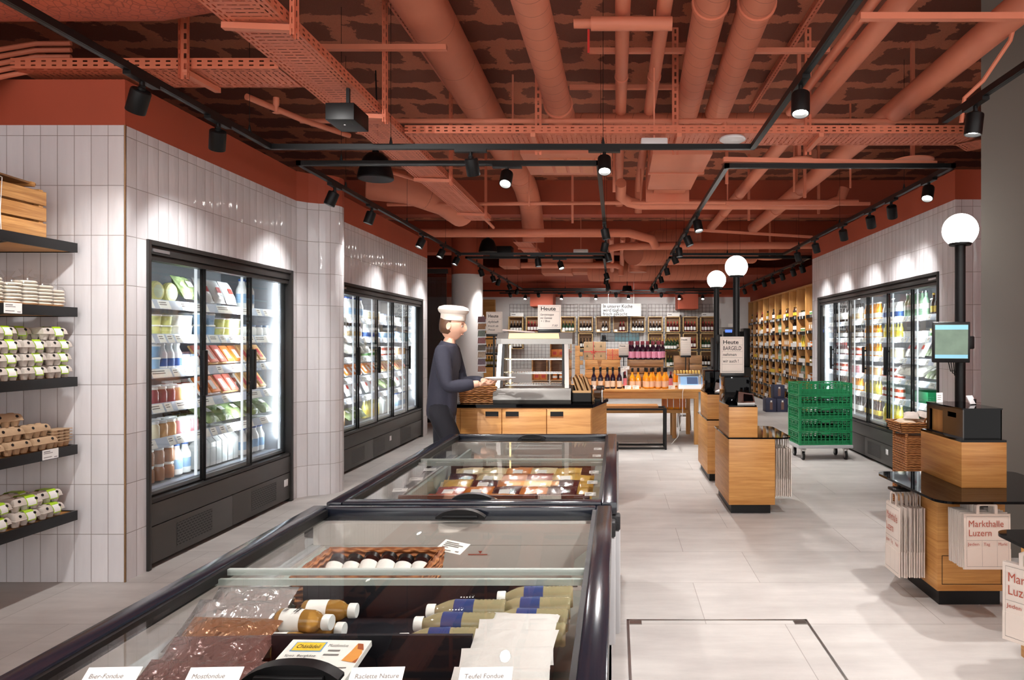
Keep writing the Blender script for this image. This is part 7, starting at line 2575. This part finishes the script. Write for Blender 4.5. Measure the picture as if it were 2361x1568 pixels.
def kiosk_right(dy, label, n, full=True):
    """kiosk with upper box to the right, large glass ledge reaching left and forward"""
    y0 = 3.73 + dy
    t = thing('checkout_kiosk', label, 'kiosk', (1.92, y0 + .4, 0))
    MB().box(1.745, y0 + .02, 0, 2.075, y0 + .52, .08).build('plinth', BLACK, t)
    MB().box(1.728, y0, .08, 2.092, y0 + .54, PLT - .013, 0, .001).build('base_cabinet', OAK, t)
    m_ = MB()
    for a, b, c, d in ((1.752, .115, 2.085, .118), (1.752, .268, 2.085, .271), (1.752, .115, 1.755, .271), (2.07, .115, 2.073, .271)):
        m_.box(a, y0 - .0012, b, c, y0 + .001, d)
    m_.build('door_joint', BLACK, t)
    pl = rounded([(1.60, y0 - .305), (2.42, y0 - .305), (2.42, y0 + .50), (1.575, y0 + .50)], [.09, .1, .05, .075])
    MB().prism(pl, PLT - .013, PLT).build('glass_ledge', BLACKG, t)
    MB().box(1.868, y0 + .02, PLT, 2.112, y0 + .52, .876, 0, .001).build('upper_cabinet', OAK, t)
    b = MB()
    z0, z1 = .876, 1.056
    b.box(1.868, y0 + .02, z0, 2.112, y0 + .52, z0 + .012)
    xa, xb, ya, yb = 1.895, 2.108, y0 + .06, y0 + .50
    b.box(xa + .006, ya, z0 + .012, xb, ya + .006, z1 - .008)
    b.box(xb - .006, ya, z0 + .012, xb, yb, z1 - .008)
    b.box(xa, yb - .006, z0 + .012, xb, yb, z1 - .008)
    b.box(xa - .003, ya - .003, z1 - .008, xb + .003, yb + .003, z1)
    hs = b.build('terminal_housing', BLACKG, t)
    # the aisle side is a pierced panel: a tall opening and a small slot
    s = MB()
    oy0, oy1 = ya + .235, ya + .41
    for q in ((ya, z0 + .012, oy0, z1 - .06), (oy1, z0 + .012, yb, z1 - .008), (oy0, z0 + .012, oy1, z0 + .018), (oy0, z1 - .035, oy1, z1 - .008), (ya, z1 - .032, oy0, z1 - .008), (ya, z1 - .06, ya + .075, z1 - .032), (ya + .175, z1 - .06, oy0, z1 - .032)):
        s.box(xa, q[0], q[1], xa + .006, q[2], q[3])
    s.build('pierced_side', INNERD, hs)
    MB().box(xa + .022, oy0 - .01, z0 + .013, xa + .03, oy1 + .004, z1 - .012).build('inner_board', OAKZ, hs)
    if full:
        globe_lamp(2.148, y0 + .60, PLT + .0, 'globe lamp on a black pole, tallest in view, at the kiosk before the grey pillar')
    return t


kiosk_right(0, 'oak checkout kiosk with black glass ledge before the grey pillar', 'pillar kiosk')
kiosk_right(-1.31, 'oak checkout kiosk cut by the right edge of the frame', 'edge kiosk', False)
bag_stack('at the aisle side of the pillar kiosk', (1.575, 4.04, .112), (0, -1, 0), (0, 0, 1), (-1, 0, 0), .20, .385, 11, .0135, .004, 4, True)
bag_stack('at the front of the pillar kiosk', (1.735, 3.46, .285), (1, 0, 0), (.0, .03, 1), (0, -1, 0), .232, .275, 13, .0125, .003, 5, True)
bag_stack('at the aisle side of the edge kiosk', (1.56, 2.80, .225), (.55, -.83, 0), (0, 0, 1), (-.83, -.55, 0), .235, .31, 4, .010, .003, 6, True)
for x, y, w in ((1.6, 3.92, 'aisle side of the pillar kiosk'), (1.86, 3.56, 'front of the pillar kiosk'), (1.72, 2.78, 'aisle side of the edge kiosk')):
    m_ = MB().box(x - .05, y - .04, PLT - .05, x + .05, y + .04, PLT - .034, 0, .004).box(x - .008, y - .008, PLT - .034, x + .008, y + .008, PLT - .0135)
    tag(m_.build('bag_hook', BLACKP, org=(x, y, PLT - .05)), 'black hook holding carrier bags at the ' + w, 'hook')
# touch screen on the pole
t = thing('checkout_monitor', 'small touch monitor showing a picture menu on the pole of the pillar kiosk', 'monitor', (2.06, 4.22, 1.4))
R_ = Matrix.Translation((2.035, 4.215, 1.417)) @ Matrix.Rotation(radians(-14), 4, 'Z') @ Matrix.Rotation(radians(2), 4, 'X')
hw, hh = .104, .123
MB().box(-hw, -.014, -hh, hw, .02, hh, 0, .004, R_).build('casing', BLACKP, t)
SCR = mat('dim green picture on screen', S(88, 110, 92), .06, emit=.25, scale=11, var=.55, spec=.6)
SCRB = mat('lit blue screen bar', S(112, 170, 190), .06, emit=.4, spec=.6)
q = lambda a, b, c, d, e=-.0146: [R_ @ Vector(v) for v in ((a, e, b), (c, e, b), (c, e, d), (a, e, d))]
MB().quad(*q(-hw + .012, -hh + .024, hw - .012, hh - .016)).build('screen', SCR, t)
MB().quad(*q(-hw + .012, hh - .046, hw - .012, hh - .018, -.0150)).build('screen_bar', SCRB, t)
MB().quad(*q(-hw + .012, -hh + .026, hw - .012, -hh + .048, -.0150)).build('screen_bar', SCRB, t)
MB().bar(R_ @ Vector((.06, .02, .02)), (2.14, 4.30, 1.42), .03, .05).box(2.155, 4.28, 1.375, 2.215, 4.34, 1.455, 0, .008).build('mount', BLACKP, t)
for k in range(3):
    MB().tube([R_ @ Vector((-.01 + k * .014, .012, -hh)), (2.05 + k * .012, 4.25, 1.24 - k * .012), (2.115, 4.31, 1.20 + .02 * (2 - k))], .003, 6).build('cable', BLACK, t)
for px, w, tl in ((2180, 'leaning card on the black terminal box, nearer the cooler', 0), (2233, 'small white card holder on the black terminal box, before the pole', 1)):
    x = X_(px, 4.05)
    if tl:
        t = thing('card_holder', w, 'card holder', (x, 4.02, 1.057))
        MB().obox((x, 4.02, 1.083), (.028, .004, .028), radians(-30), 0, .5, 0, .003).build('card', WHITEP, t)
        MB().obox((x + .018, 4.03, 1.072), (.004, .016, .016), 0, 0, .5).build('foot', BLACKP, t)
    else:
        card('info_card', w, (x - .02, 4.12, 1.058), (1, .2, 0), (.15, .35, 1), .042, .062, [('#.6', .1, .15, .7), ('#.6', .1, .15, .5), ('#.5', .1, .15, .3)])
# hamper with a flat basket behind the pillar kiosk
HX, HY = 2.42, 5.62
t = thing('wicker_hamper', 'tall square wicker hamper between right cooler and pillar kiosk', 'hamper', (HX, HY, 0))
WH = wicker_mat('hamper wicker', S(222, 154, 94), S(150, 92, 48), 1.2)
m_ = MB()
m_.box(-.115, -.12, .01, .115, .12, .665, 0, .012)
for i in range(28):
    z = .03 + i * .0226
    m_.tube([(-.118, -.123, z), (.118, -.123, z), (.118, .123, z), (-.118, .123, z), (-.118, -.123, z)], .0095, 6, caps=False)
m_.build('woven_body', WH, t, local=True)
m_ = MB()
for x in (-.118, .118):
    for y in (-.123, .123):
        m_.tube([(x, y, 0), (x, y, .69)], .012, 8)
m_.build('corner_cane', WH, t, local=True)
bk = basket('bread_basket', 'flat oval looking wicker basket with handle on top of the tall hamper', (HX, HY, .695), .15, .125, .075, WICKD, 1.15, .013)
MB().tube([(.02, -.13, .06), (.02, -.145, .11), (.055, -.148, .135), (.09, -.145, .11), (.09, -.13, .06)], .008, 8).build('handle', WICKD, bk, local=True)
CLOTH = mat('cream cloth pouch', S(226, 206, 182), .85, scale=12, bump=.4)
for i, (x, y, r) in enumerate(((-.08, -.02, .3), (-.02, .02, -.4), (.06, 0, .9), (.09, .03, -.2))):
    p = Proto('cloth_pouch', 'pouch', pillow(.12, .16, .05, CLOTH if i % 2 == 0 else BAGP, None, 8, .004))
    p.place((HX + x, HY + y, .745 + (i % 2) * .05), (.2, .15 * (i - 1), r), 'crumpled cream pouch in the flat basket, %s from the left' % ORD[i], 'cream pouches in the flat basket')

# ================================================================== stacked green crates on a dolly
GX0, GX1, GY0, GY1 = 2.20, 2.80, 8.32, 8.72
ang = radians(3)
ROT = lambda px, py: None
GR = GRNBOX


def green_crate(z, h, label):
    t = thing('plastic_crate', label, 'crate', ((GX0 + GX1) / 2, (GY0 + GY1) / 2, z), ang, 'green plastic crates')
    hx, hy = .31, .205
    w = .006
    body = MB()
    # ribs and lattice: bottom rail, top rim, posts and slanted braces on every side
    for s in (-1, 1):
        for (zz, th, e) in ((.0, .014, 0), (h * .30, .008, 0), (h * .46, .007, 0), (h - .034, .007, .004), (h - .014, .014, .008)):
            body.box(-hx - e, s * (hy + e) - w, zz, hx + e, s * (hy + e) + w, zz + th)
            body.box(s * (hx + e) - w, -hy - e, zz, s * (hx + e) + w, hy + e, zz + th)
        for k in range(13):
            x = -hx + 2 * hx * k / 12
            body.box(x - .006, s * hy - w * .8, 0, x + .006, s * hy + w * .8, h)
        for k in range(9):
            y = -hy + 2 * hy * k / 8
            body.box(s * hx - w * .8, y - .006, 0, s * hx + w * .8, y + .006, h)
        body.box(-hx, s * (hy - .006) - .002, .0, hx, s * (hy - .006) + .002, h * .34)
        body.box(s * (hx - .006) - .002, -hy, .0, s * (hx - .006) + .002, hy, h * .34)
        for k in range(12):
            x = -hx + 2 * hx * (k + .5) / 12
            if abs(x) > .08:
                body.bar((x - .024, s * (hy + .002), h * .48), (x + .024, s * (hy + .002), h - .03), .006, .005, 0, (0, 1, 0))
            body.bar((x - .024, s * (hy + .002), h * .30), (x + .024, s * (hy + .002), .012), .006, .005, 0, (0, 1, 0))
    body.box(-hx, -hy, 0, hx, hy, .006)
    body.build('lattice_body', GR, t, local=True)
    for s in (-1, 1):
        MB().box(-.055, s * (hy + .010) - .006, h - .030, .055, s * (hy + .010) + .006, h - .002, 0, .003).build('grip', GR, t, local=True)
    c = MB()
    for sx in (-1, 1):
        for sy in (-1, 1):
            c.box(sx * hx - .014, sy * hy - .014, 0, sx * hx + .014, sy * hy + .014, h)
    c.build('corner_post', GR, t, local=True)
    return t


zz = .183
for i, h in enumerate((.16, .145, .145, .145, .15)):
    green_crate(zz + .0, h - .004, 'green lattice plastic crate, %s' % ['lowest of the stack on the dolly', 'second from below in the green stack', 'middle one of the green stack', 'second from the top of the green stack', 'topmost of the green stack'][i])
    zz += h
t = thing('crate_dolly', 'grey plastic dolly with four castors carrying green crates', 'dolly', ((GX0 + GX1) / 2, (GY0 + GY1) / 2, 0), ang)
MB().box(-.335, -.225, .142, .335, .225, .182, 0, .008).build('deck', FGREY, t, local=True)
for sx in (-1, 1):
    for sy in (-1, 1):
        cx, cy = sx * .26, sy * .165
        c = MB()
        c.box(cx - .03, cy - .03, .125, cx + .03, cy + .03, .142)
        for s in (-1, 1):
            c.box(cx + s * .019 - .002, cy - .02, .045, cx + s * .019 + .002, cy + .022, .13)
        ca = c.build('castor', STEEL, t, local=True)
        w_ = MB().lathe([(.018, -.013), (.042, -.014), (.052, -.01), (.052, .01), (.042, .014), (.018, .013)], 24, M=Matrix.Translation((cx, cy, .0525)) @ Matrix.Rotation(pi / 2, 4, 'Y'))
        w_.build('wheel', BLACKP, ca, local=True)
        MB().lathe([(0, -.0145), (.03, -.0145), (.03, .0145), (0, .0145)], 18, M=Matrix.Translation((cx, cy, .0525)) @ Matrix.Rotation(pi / 2, 4, 'Y')).build('hub', FGREY, ca, local=True)
# ================================================================== the baker walking with a plate


def grow(verts, edges, radii, root=0, sub=2, M=None):
    """a smooth skin grown round a skeleton, returned as plain mesh data"""
    me = bpy.data.meshes.new('limb skeleton')
    me.from_pydata([tuple(v) for v in verts], edges, [])
    ob = bpy.data.objects.new('limb skeleton', me)
    COL.objects.link(ob)
    md = ob.modifiers.new('Skin', 'SKIN')
    md.use_smooth_shade = True
    for i, r in enumerate(radii):
        d = me.skin_vertices[0].data[i]
        d.radius = (r, r) if isinstance(r, (int, float)) else r
        d.use_root = i == root
    sb = ob.modifiers.new('Subdivision', 'SUBSURF')
    sb.levels = sb.render_levels = sub
    dg = bpy.context.evaluated_depsgraph_get()
    dg.update()
    ev = ob.evaluated_get(dg)
    m = ev.to_mesh()
    out = ([tuple(M @ v.co) if M else tuple(v.co) for v in m.vertices], [tuple(p.vertices) for p in m.polygons])
    ev.to_mesh_clear()
    bpy.data.objects.remove(ob)
    bpy.data.meshes.remove(me)
    return out


def chain(pts):
    return [(i, i + 1) for i in range(len(pts) - 1)]


SKIN = mat('skin', S(222, 172, 146), .5, scale=40, var=.05)
NAVYC = mat('navy jacket cloth', S(44, 44, 58), .8, scale=30, bump=.3)
TROUS = mat('dark trousers cloth', S(30, 30, 38), .85, scale=30, bump=.3)
HATC = mat('white baker hat', S(238, 226, 214), .8, scale=20, bump=.2)
HAIR = mat('brown hair', S(92, 62, 42), .6, scale=60, var=.3)
SHOE = mat('black shoe', S(24, 24, 26), .4)
EYEW, EYEB = mat('eye white', S(236, 232, 226), .3), mat('dark iris', S(50, 36, 28), .3)
LIP = mat('lips', S(204, 146, 126), .5)

PXo, PYo = -1.36, 5.42
per = thing('person', 'person in white cap and navy jacket walking past the counter with a plate', 'person', (PXo, PYo, 0))
pel, spn, chs, nck = Vector((0, 0, .93)), Vector((.01, 0, 1.10)), Vector((.035, 0, 1.27)), Vector((.055, 0, 1.40))
hd = Vector((.085, 0, 1.545))
# legs: camera side one forward, other trailing
legs = {'r': [Vector((0, -.085, .90)), Vector((.17, -.09, .50)), Vector((.15, -.095, .10))], 'l': [Vector((0, .085, .90)), Vector((-.02, .09, .49)), Vector((-.26, .09, .17))]}
arms = {'r': [Vector((.035, -.185, 1.34)), Vector((.10, -.235, 1.08)), Vector((.335, -.17, 1.105))], 'l': [Vector((.035, .185, 1.34)), Vector((.11, .225, 1.09)), Vector((.335, .13, 1.105))]}
body = MB()
# neck, trunk and limbs as one continuous skin, the head sculpted facing +x
bv = [pel, spn, chs, nck, hd + Vector((-.01, 0, -.07))]
be, br = chain(bv), [.075, .08, .085, .05, .05]
for k in ('r', 'l'):
    i0 = len(bv)
    bv += [legs[k][0], legs[k][1], legs[k][2]]
    be += [(0, i0), (i0, i0 + 1), (i0 + 1, i0 + 2)]
    br += [.05, .042, .034]
    i0 = len(bv)
    bv += [arms[k][0], arms[k][1], arms[k][1].lerp(arms[k][2], .75), arms[k][2]]
    be += [(2, i0), (i0, i0 + 1), (i0 + 1, i0 + 2), (i0 + 2, i0 + 3)]
    br += [.042, .038, .030, .025]
body.add(*grow(bv, be, br, 0, 2))
vs, fs = [], []
nu, nv = 28, 20
for i in range(nv + 1):
    ph = pi * i / nv
    for j in range(nu):
        th = 2 * pi * j / nu
        x, y, z = sin(ph) * cos(th), sin(ph) * sin(th), cos(ph)
        fx = max(0, x)
        # skull back, narrower jaw, brow, nose, chin, cheeks
        px_ = x * (.098 if x < 0 else .090) * (1 - .16 * max(0, -z) * (1 - fx))
        py_ = y * .076 * (1 - .30 * max(0, -z) ** 1.3)
        pz_ = z * .118
        g = lambda c, w, v: math.exp(-((v - c) / w) ** 2)
        if x > 0:
            px_ += .026 * g(0, .16, y) * g(-.12, .2, z) * fx ** 3          # nose
            px_ += .010 * g(-.02, .10, y) * g(.12, .22, z) * fx ** 3
            px_ -= .010 * g(.34, .16, abs(y)) * g(.10, .13, z) * fx           # eye sockets
            px_ += .006 * g(.22, .12, z) * fx                               # brow
            px_ += .007 * g(0, .3, y) * g(-.48, .12, z) * fx                # lips
            px_ += .012 * g(0, .35, y) * g(-.82, .2, z) * fx ** .5            # chin
        vs.append(Vector((px_, py_, pz_)))
for i in range(nv):
    for j in range(nu):
        j2 = (j + 1) % nu
        fs.append((i * nu + j, (i + 1) * nu + j, (i + 1) * nu + j2, i * nu + j2))
HM_ = Matrix.Translation(hd) @ Matrix.Rotation(radians(10), 4, 'Y')
body.add([HM_ @ v for v in vs], fs)
for s in (-1, 1):       # ears
    e = MB().lathe([(0, -.010), (.016, -.008), (.026, 0), (.022, .007), (.012, .004), (0, .002)], 14)
    body.merge(e, 0, HM_ @ Matrix.Translation((-.012, s * .076, -.005)) @ Matrix.Rotation(-s * pi / 2.2, 4, 'X') @ Matrix.Diagonal((.8, 1.25, 1, 1)))


def hand(wr, fwd, up, side):
    """palm, thumb and four bent fingers gripping the plate's rim; side = towards the thumb"""
    wr, f_, u, s = Vector(wr), Vector(fwd).normalized(), Vector(up).normalized(), Vector(side).normalized()
    pal = grow([wr - f_ * .02, wr + f_ * .03, wr + f_ * .075], [(0, 1), (1, 2)], [(.024, .019), (.034, .015), (.036, .013)], 0, 2)
    body.add(*pal)
    for i, (off, ln) in enumerate(((.028, .070), (.010, .078), (-.009, .072), (-.027, .056))):
        b = wr + f_ * .07 + s * off
        p1 = b + f_ * ln * .42 - u * .004
        p2 = p1 + f_ * ln * .32 + u * ln * .12
        p3 = p2 + f_ * ln * .20 + u * ln * .22
        body.add(*grow([b - f_ * .02, b, p1, p2, p3], chain(range(5)), [.0085, .009, .0085, .0078, .0062], 0, 2))
    b = wr + f_ * .02 + s * .026
    body.add(*grow([b - s * .012, b + s * .012 + u * .006, b + s * .026 + f_ * .026 + u * .018, b + s * .024 + f_ * .054 + u * .026], chain(range(4)), [.0115, .0105, .0095, .0075], 0, 2))


plate_c = Vector((.46, -.02, 1.122))
for k, sd in (('r', (0, -1, 0)), ('l', (0, 1, 0))):
    w_ = arms[k][2]
    d = (plate_c - w_)
    d.z = -.0
    hand(w_ + Vector((0, 0, -.006)), d, (0, 0, 1), sd)
body.build('body', SKIN, per, local=True)
# jacket: trunk and sleeves in one skin
jv = [pel + Vector((-.005, 0, -.15)), pel + Vector((0, 0, -.02)), spn, chs, nck + Vector((-.01, 0, -.03))]
je = chain(jv)
jr = [(.152, .128), (.150, .124), (.145, .118), (.165, .125), (.088, .082)]
for k in arms:
    a = arms[k]
    i0 = len(jv)
    jv += [a[0], a[0].lerp(a[1], .5), a[1], a[1].lerp(a[2], .5), a[1].lerp(a[2], .86)]
    je += [(3, i0)] + [(i0 + q, i0 + q + 1) for q in range(4)]
    jr += [.078, .064, .057, .052, .046]
jk = MB()
jk.add(*grow(jv, je, jr, 0, 2))
jk.build('jacket', NAVYC, per, local=True)
cl = MB().lathe([(.074, -.012), (.078, -.004), (.064, .036), (.057, .04)], 24, M=Matrix.Translation(nck + Vector((-.006, 0, -.022))) @ Matrix.Rotation(radians(14), 4, 'Y'))
cl.build('collar', NAVYC, per, local=True)
tt = MB()
for k, s_ in (('r', -1), ('l', 1)):
    a = legs[k]
    tt.add(*grow([pel + Vector((-.005, s_ * .05, .03)), a[0] + Vector((.0, 0, -.04)), a[0].lerp(a[1], .5), a[1], a[1].lerp(a[2], .5), a[1].lerp(a[2], .93)],
                 chain(range(6)), [(.10, .095), .098, .086, .068, .062, .056], 0, 2))
tt.build('trousers', TROUS, per, local=True)
for k, tilt in (('r', 0), ('l', radians(38))):
    a = legs[k][2]
    s_ = MB()
    sv = [Vector((-.06, 0, -.055)), Vector((.0, 0, -.05)), Vector((.09, 0, -.062)), Vector((.155, 0, -.07)), Vector((0, 0, .0))]
    R = Matrix.Translation(a) @ Matrix.Rotation(tilt, 4, 'Y')
    s_.add(*grow(sv, [(0, 1), (1, 2), (2, 3), (1, 4)], [.038, .045, .040, .028, .045], 1, 2, R))
    s_.build('shoe', SHOE, per, local=True)
# cap with a broad band and soft crown, hair under it
hm = MB().lathe([(.091, 0), (.094, .004), (.094, .05), (.092, .052)], 32, M=HM_ @ Matrix.Translation((-.004, 0, .040)) @ Matrix.Rotation(radians(-6), 4, 'Y') @ Matrix.Diagonal((1.04, .90, 1, 1)))
hm.lathe([(.093, .05), (.106, .062), (.114, .082), (.106, .103), (.07, .116), (0, .12)], 32, M=HM_ @ Matrix.Translation((-.006, 0, .040)) @ Matrix.Rotation(radians(-6), 4, 'Y') @ Matrix.Diagonal((1.06, .94, 1, 1)))
hm.build('cap', HATC, per, local=True)
hr = MB().lathe([(.084, .045), (.0875, .02), (.086, -.02), (.078, -.055), (.06, -.075), (0, -.078)], 28, M=HM_ @ Matrix.Translation((-.026, 0, .006)) @ Matrix.Diagonal((.90, .90, 1, 1)))
hr.build('hair', HAIR, per, local=True)
for s in (-1, 1):
    e = MB()
    e.lathe([(0, -.010), (.007, -.007), (.0105, 0), (.007, .007), (0, .0105)], 12, M=HM_ @ Matrix.Translation((.074, s * .028, .010)) @ Matrix.Rotation(pi / 2, 4, 'Y'))
    eo = e.build('eye', EYEW, per, local=True)
    MB().lathe([(.0048, .0094), (.003, .0106), (0, .011)], 12, M=HM_ @ Matrix.Translation((.074, s * .028, .010)) @ Matrix.Rotation(pi / 2, 4, 'Y')).build('iris', EYEB, eo, local=True)
    MB().tube([HM_ @ Vector((.086, s * .016, .026)), HM_ @ Vector((.086, s * .030, .030)), HM_ @ Vector((.076, s * .044, .026))], .003, 6).build('eyebrow', HAIR, per, local=True)
MB().tube([HM_ @ Vector((.081, -.022, -.056)), HM_ @ Vector((.0925, 0, -.054)), HM_ @ Vector((.081, .022, -.056))], [.0015, .0032, .0015], 8).build('mouth', LIP, per, local=True)
# the plate
pc = Vector((PXo, PYo, 0)) + plate_c
o = MB().lathe([(0, 0), (.07, 0), (.075, .004), (.118, .016), (.122, .020), (.117, .021), (.074, .010), (0, .008)], 40, pc).build('plate', WHITEP, org=pc)
tag(o, 'white plate held by the walking person in the navy jacket', 'plate')

# ================================================================== camera, world, view
cam = bpy.data.cameras.new('camera')
cam.sensor_fit = 'HORIZONTAL'
cam.sensor_width = 36
cam.lens = 36 * F / 2361
cam.shift_x = -(CX - 2361 / 2) / 2361
cam.shift_y = (CY - 1568 / 2) / 2361
cam.clip_start = .05
co = bpy.data.objects.new('camera', cam)
COL.objects.link(co)
co.location = (0, 0, CZ)
co.rotation_euler = (pi / 2, 0, 0)
SC.camera = co
w = bpy.data.worlds.new('shop surroundings')
SC.world = w
w.use_nodes = True
bg = w.node_tree.nodes['Background']
bg.inputs[0].default_value = (1, .96, .93, 1)
bg.inputs[1].default_value = 1.9
SC.view_settings.view_transform = 'Standard'
SC.view_settings.look = 'None'
SC.view_settings.exposure = EXPO
SC.view_settings.gamma = 1
SC.view_settings.use_curve_mapping = False
cy = SC.cycles
cy.max_bounces, cy.diffuse_bounces, cy.glossy_bounces, cy.transmission_bounces, cy.transparent_max_bounces = 6, 3, 3, 3, 12
cy.caustics_reflective = cy.caustics_refractive = False
cy.sample_clamp_indirect = 6
cy.use_denoising = True
cy.use_adaptive_sampling = True
cy.adaptive_threshold = .2
cy.adaptive_min_samples = 24
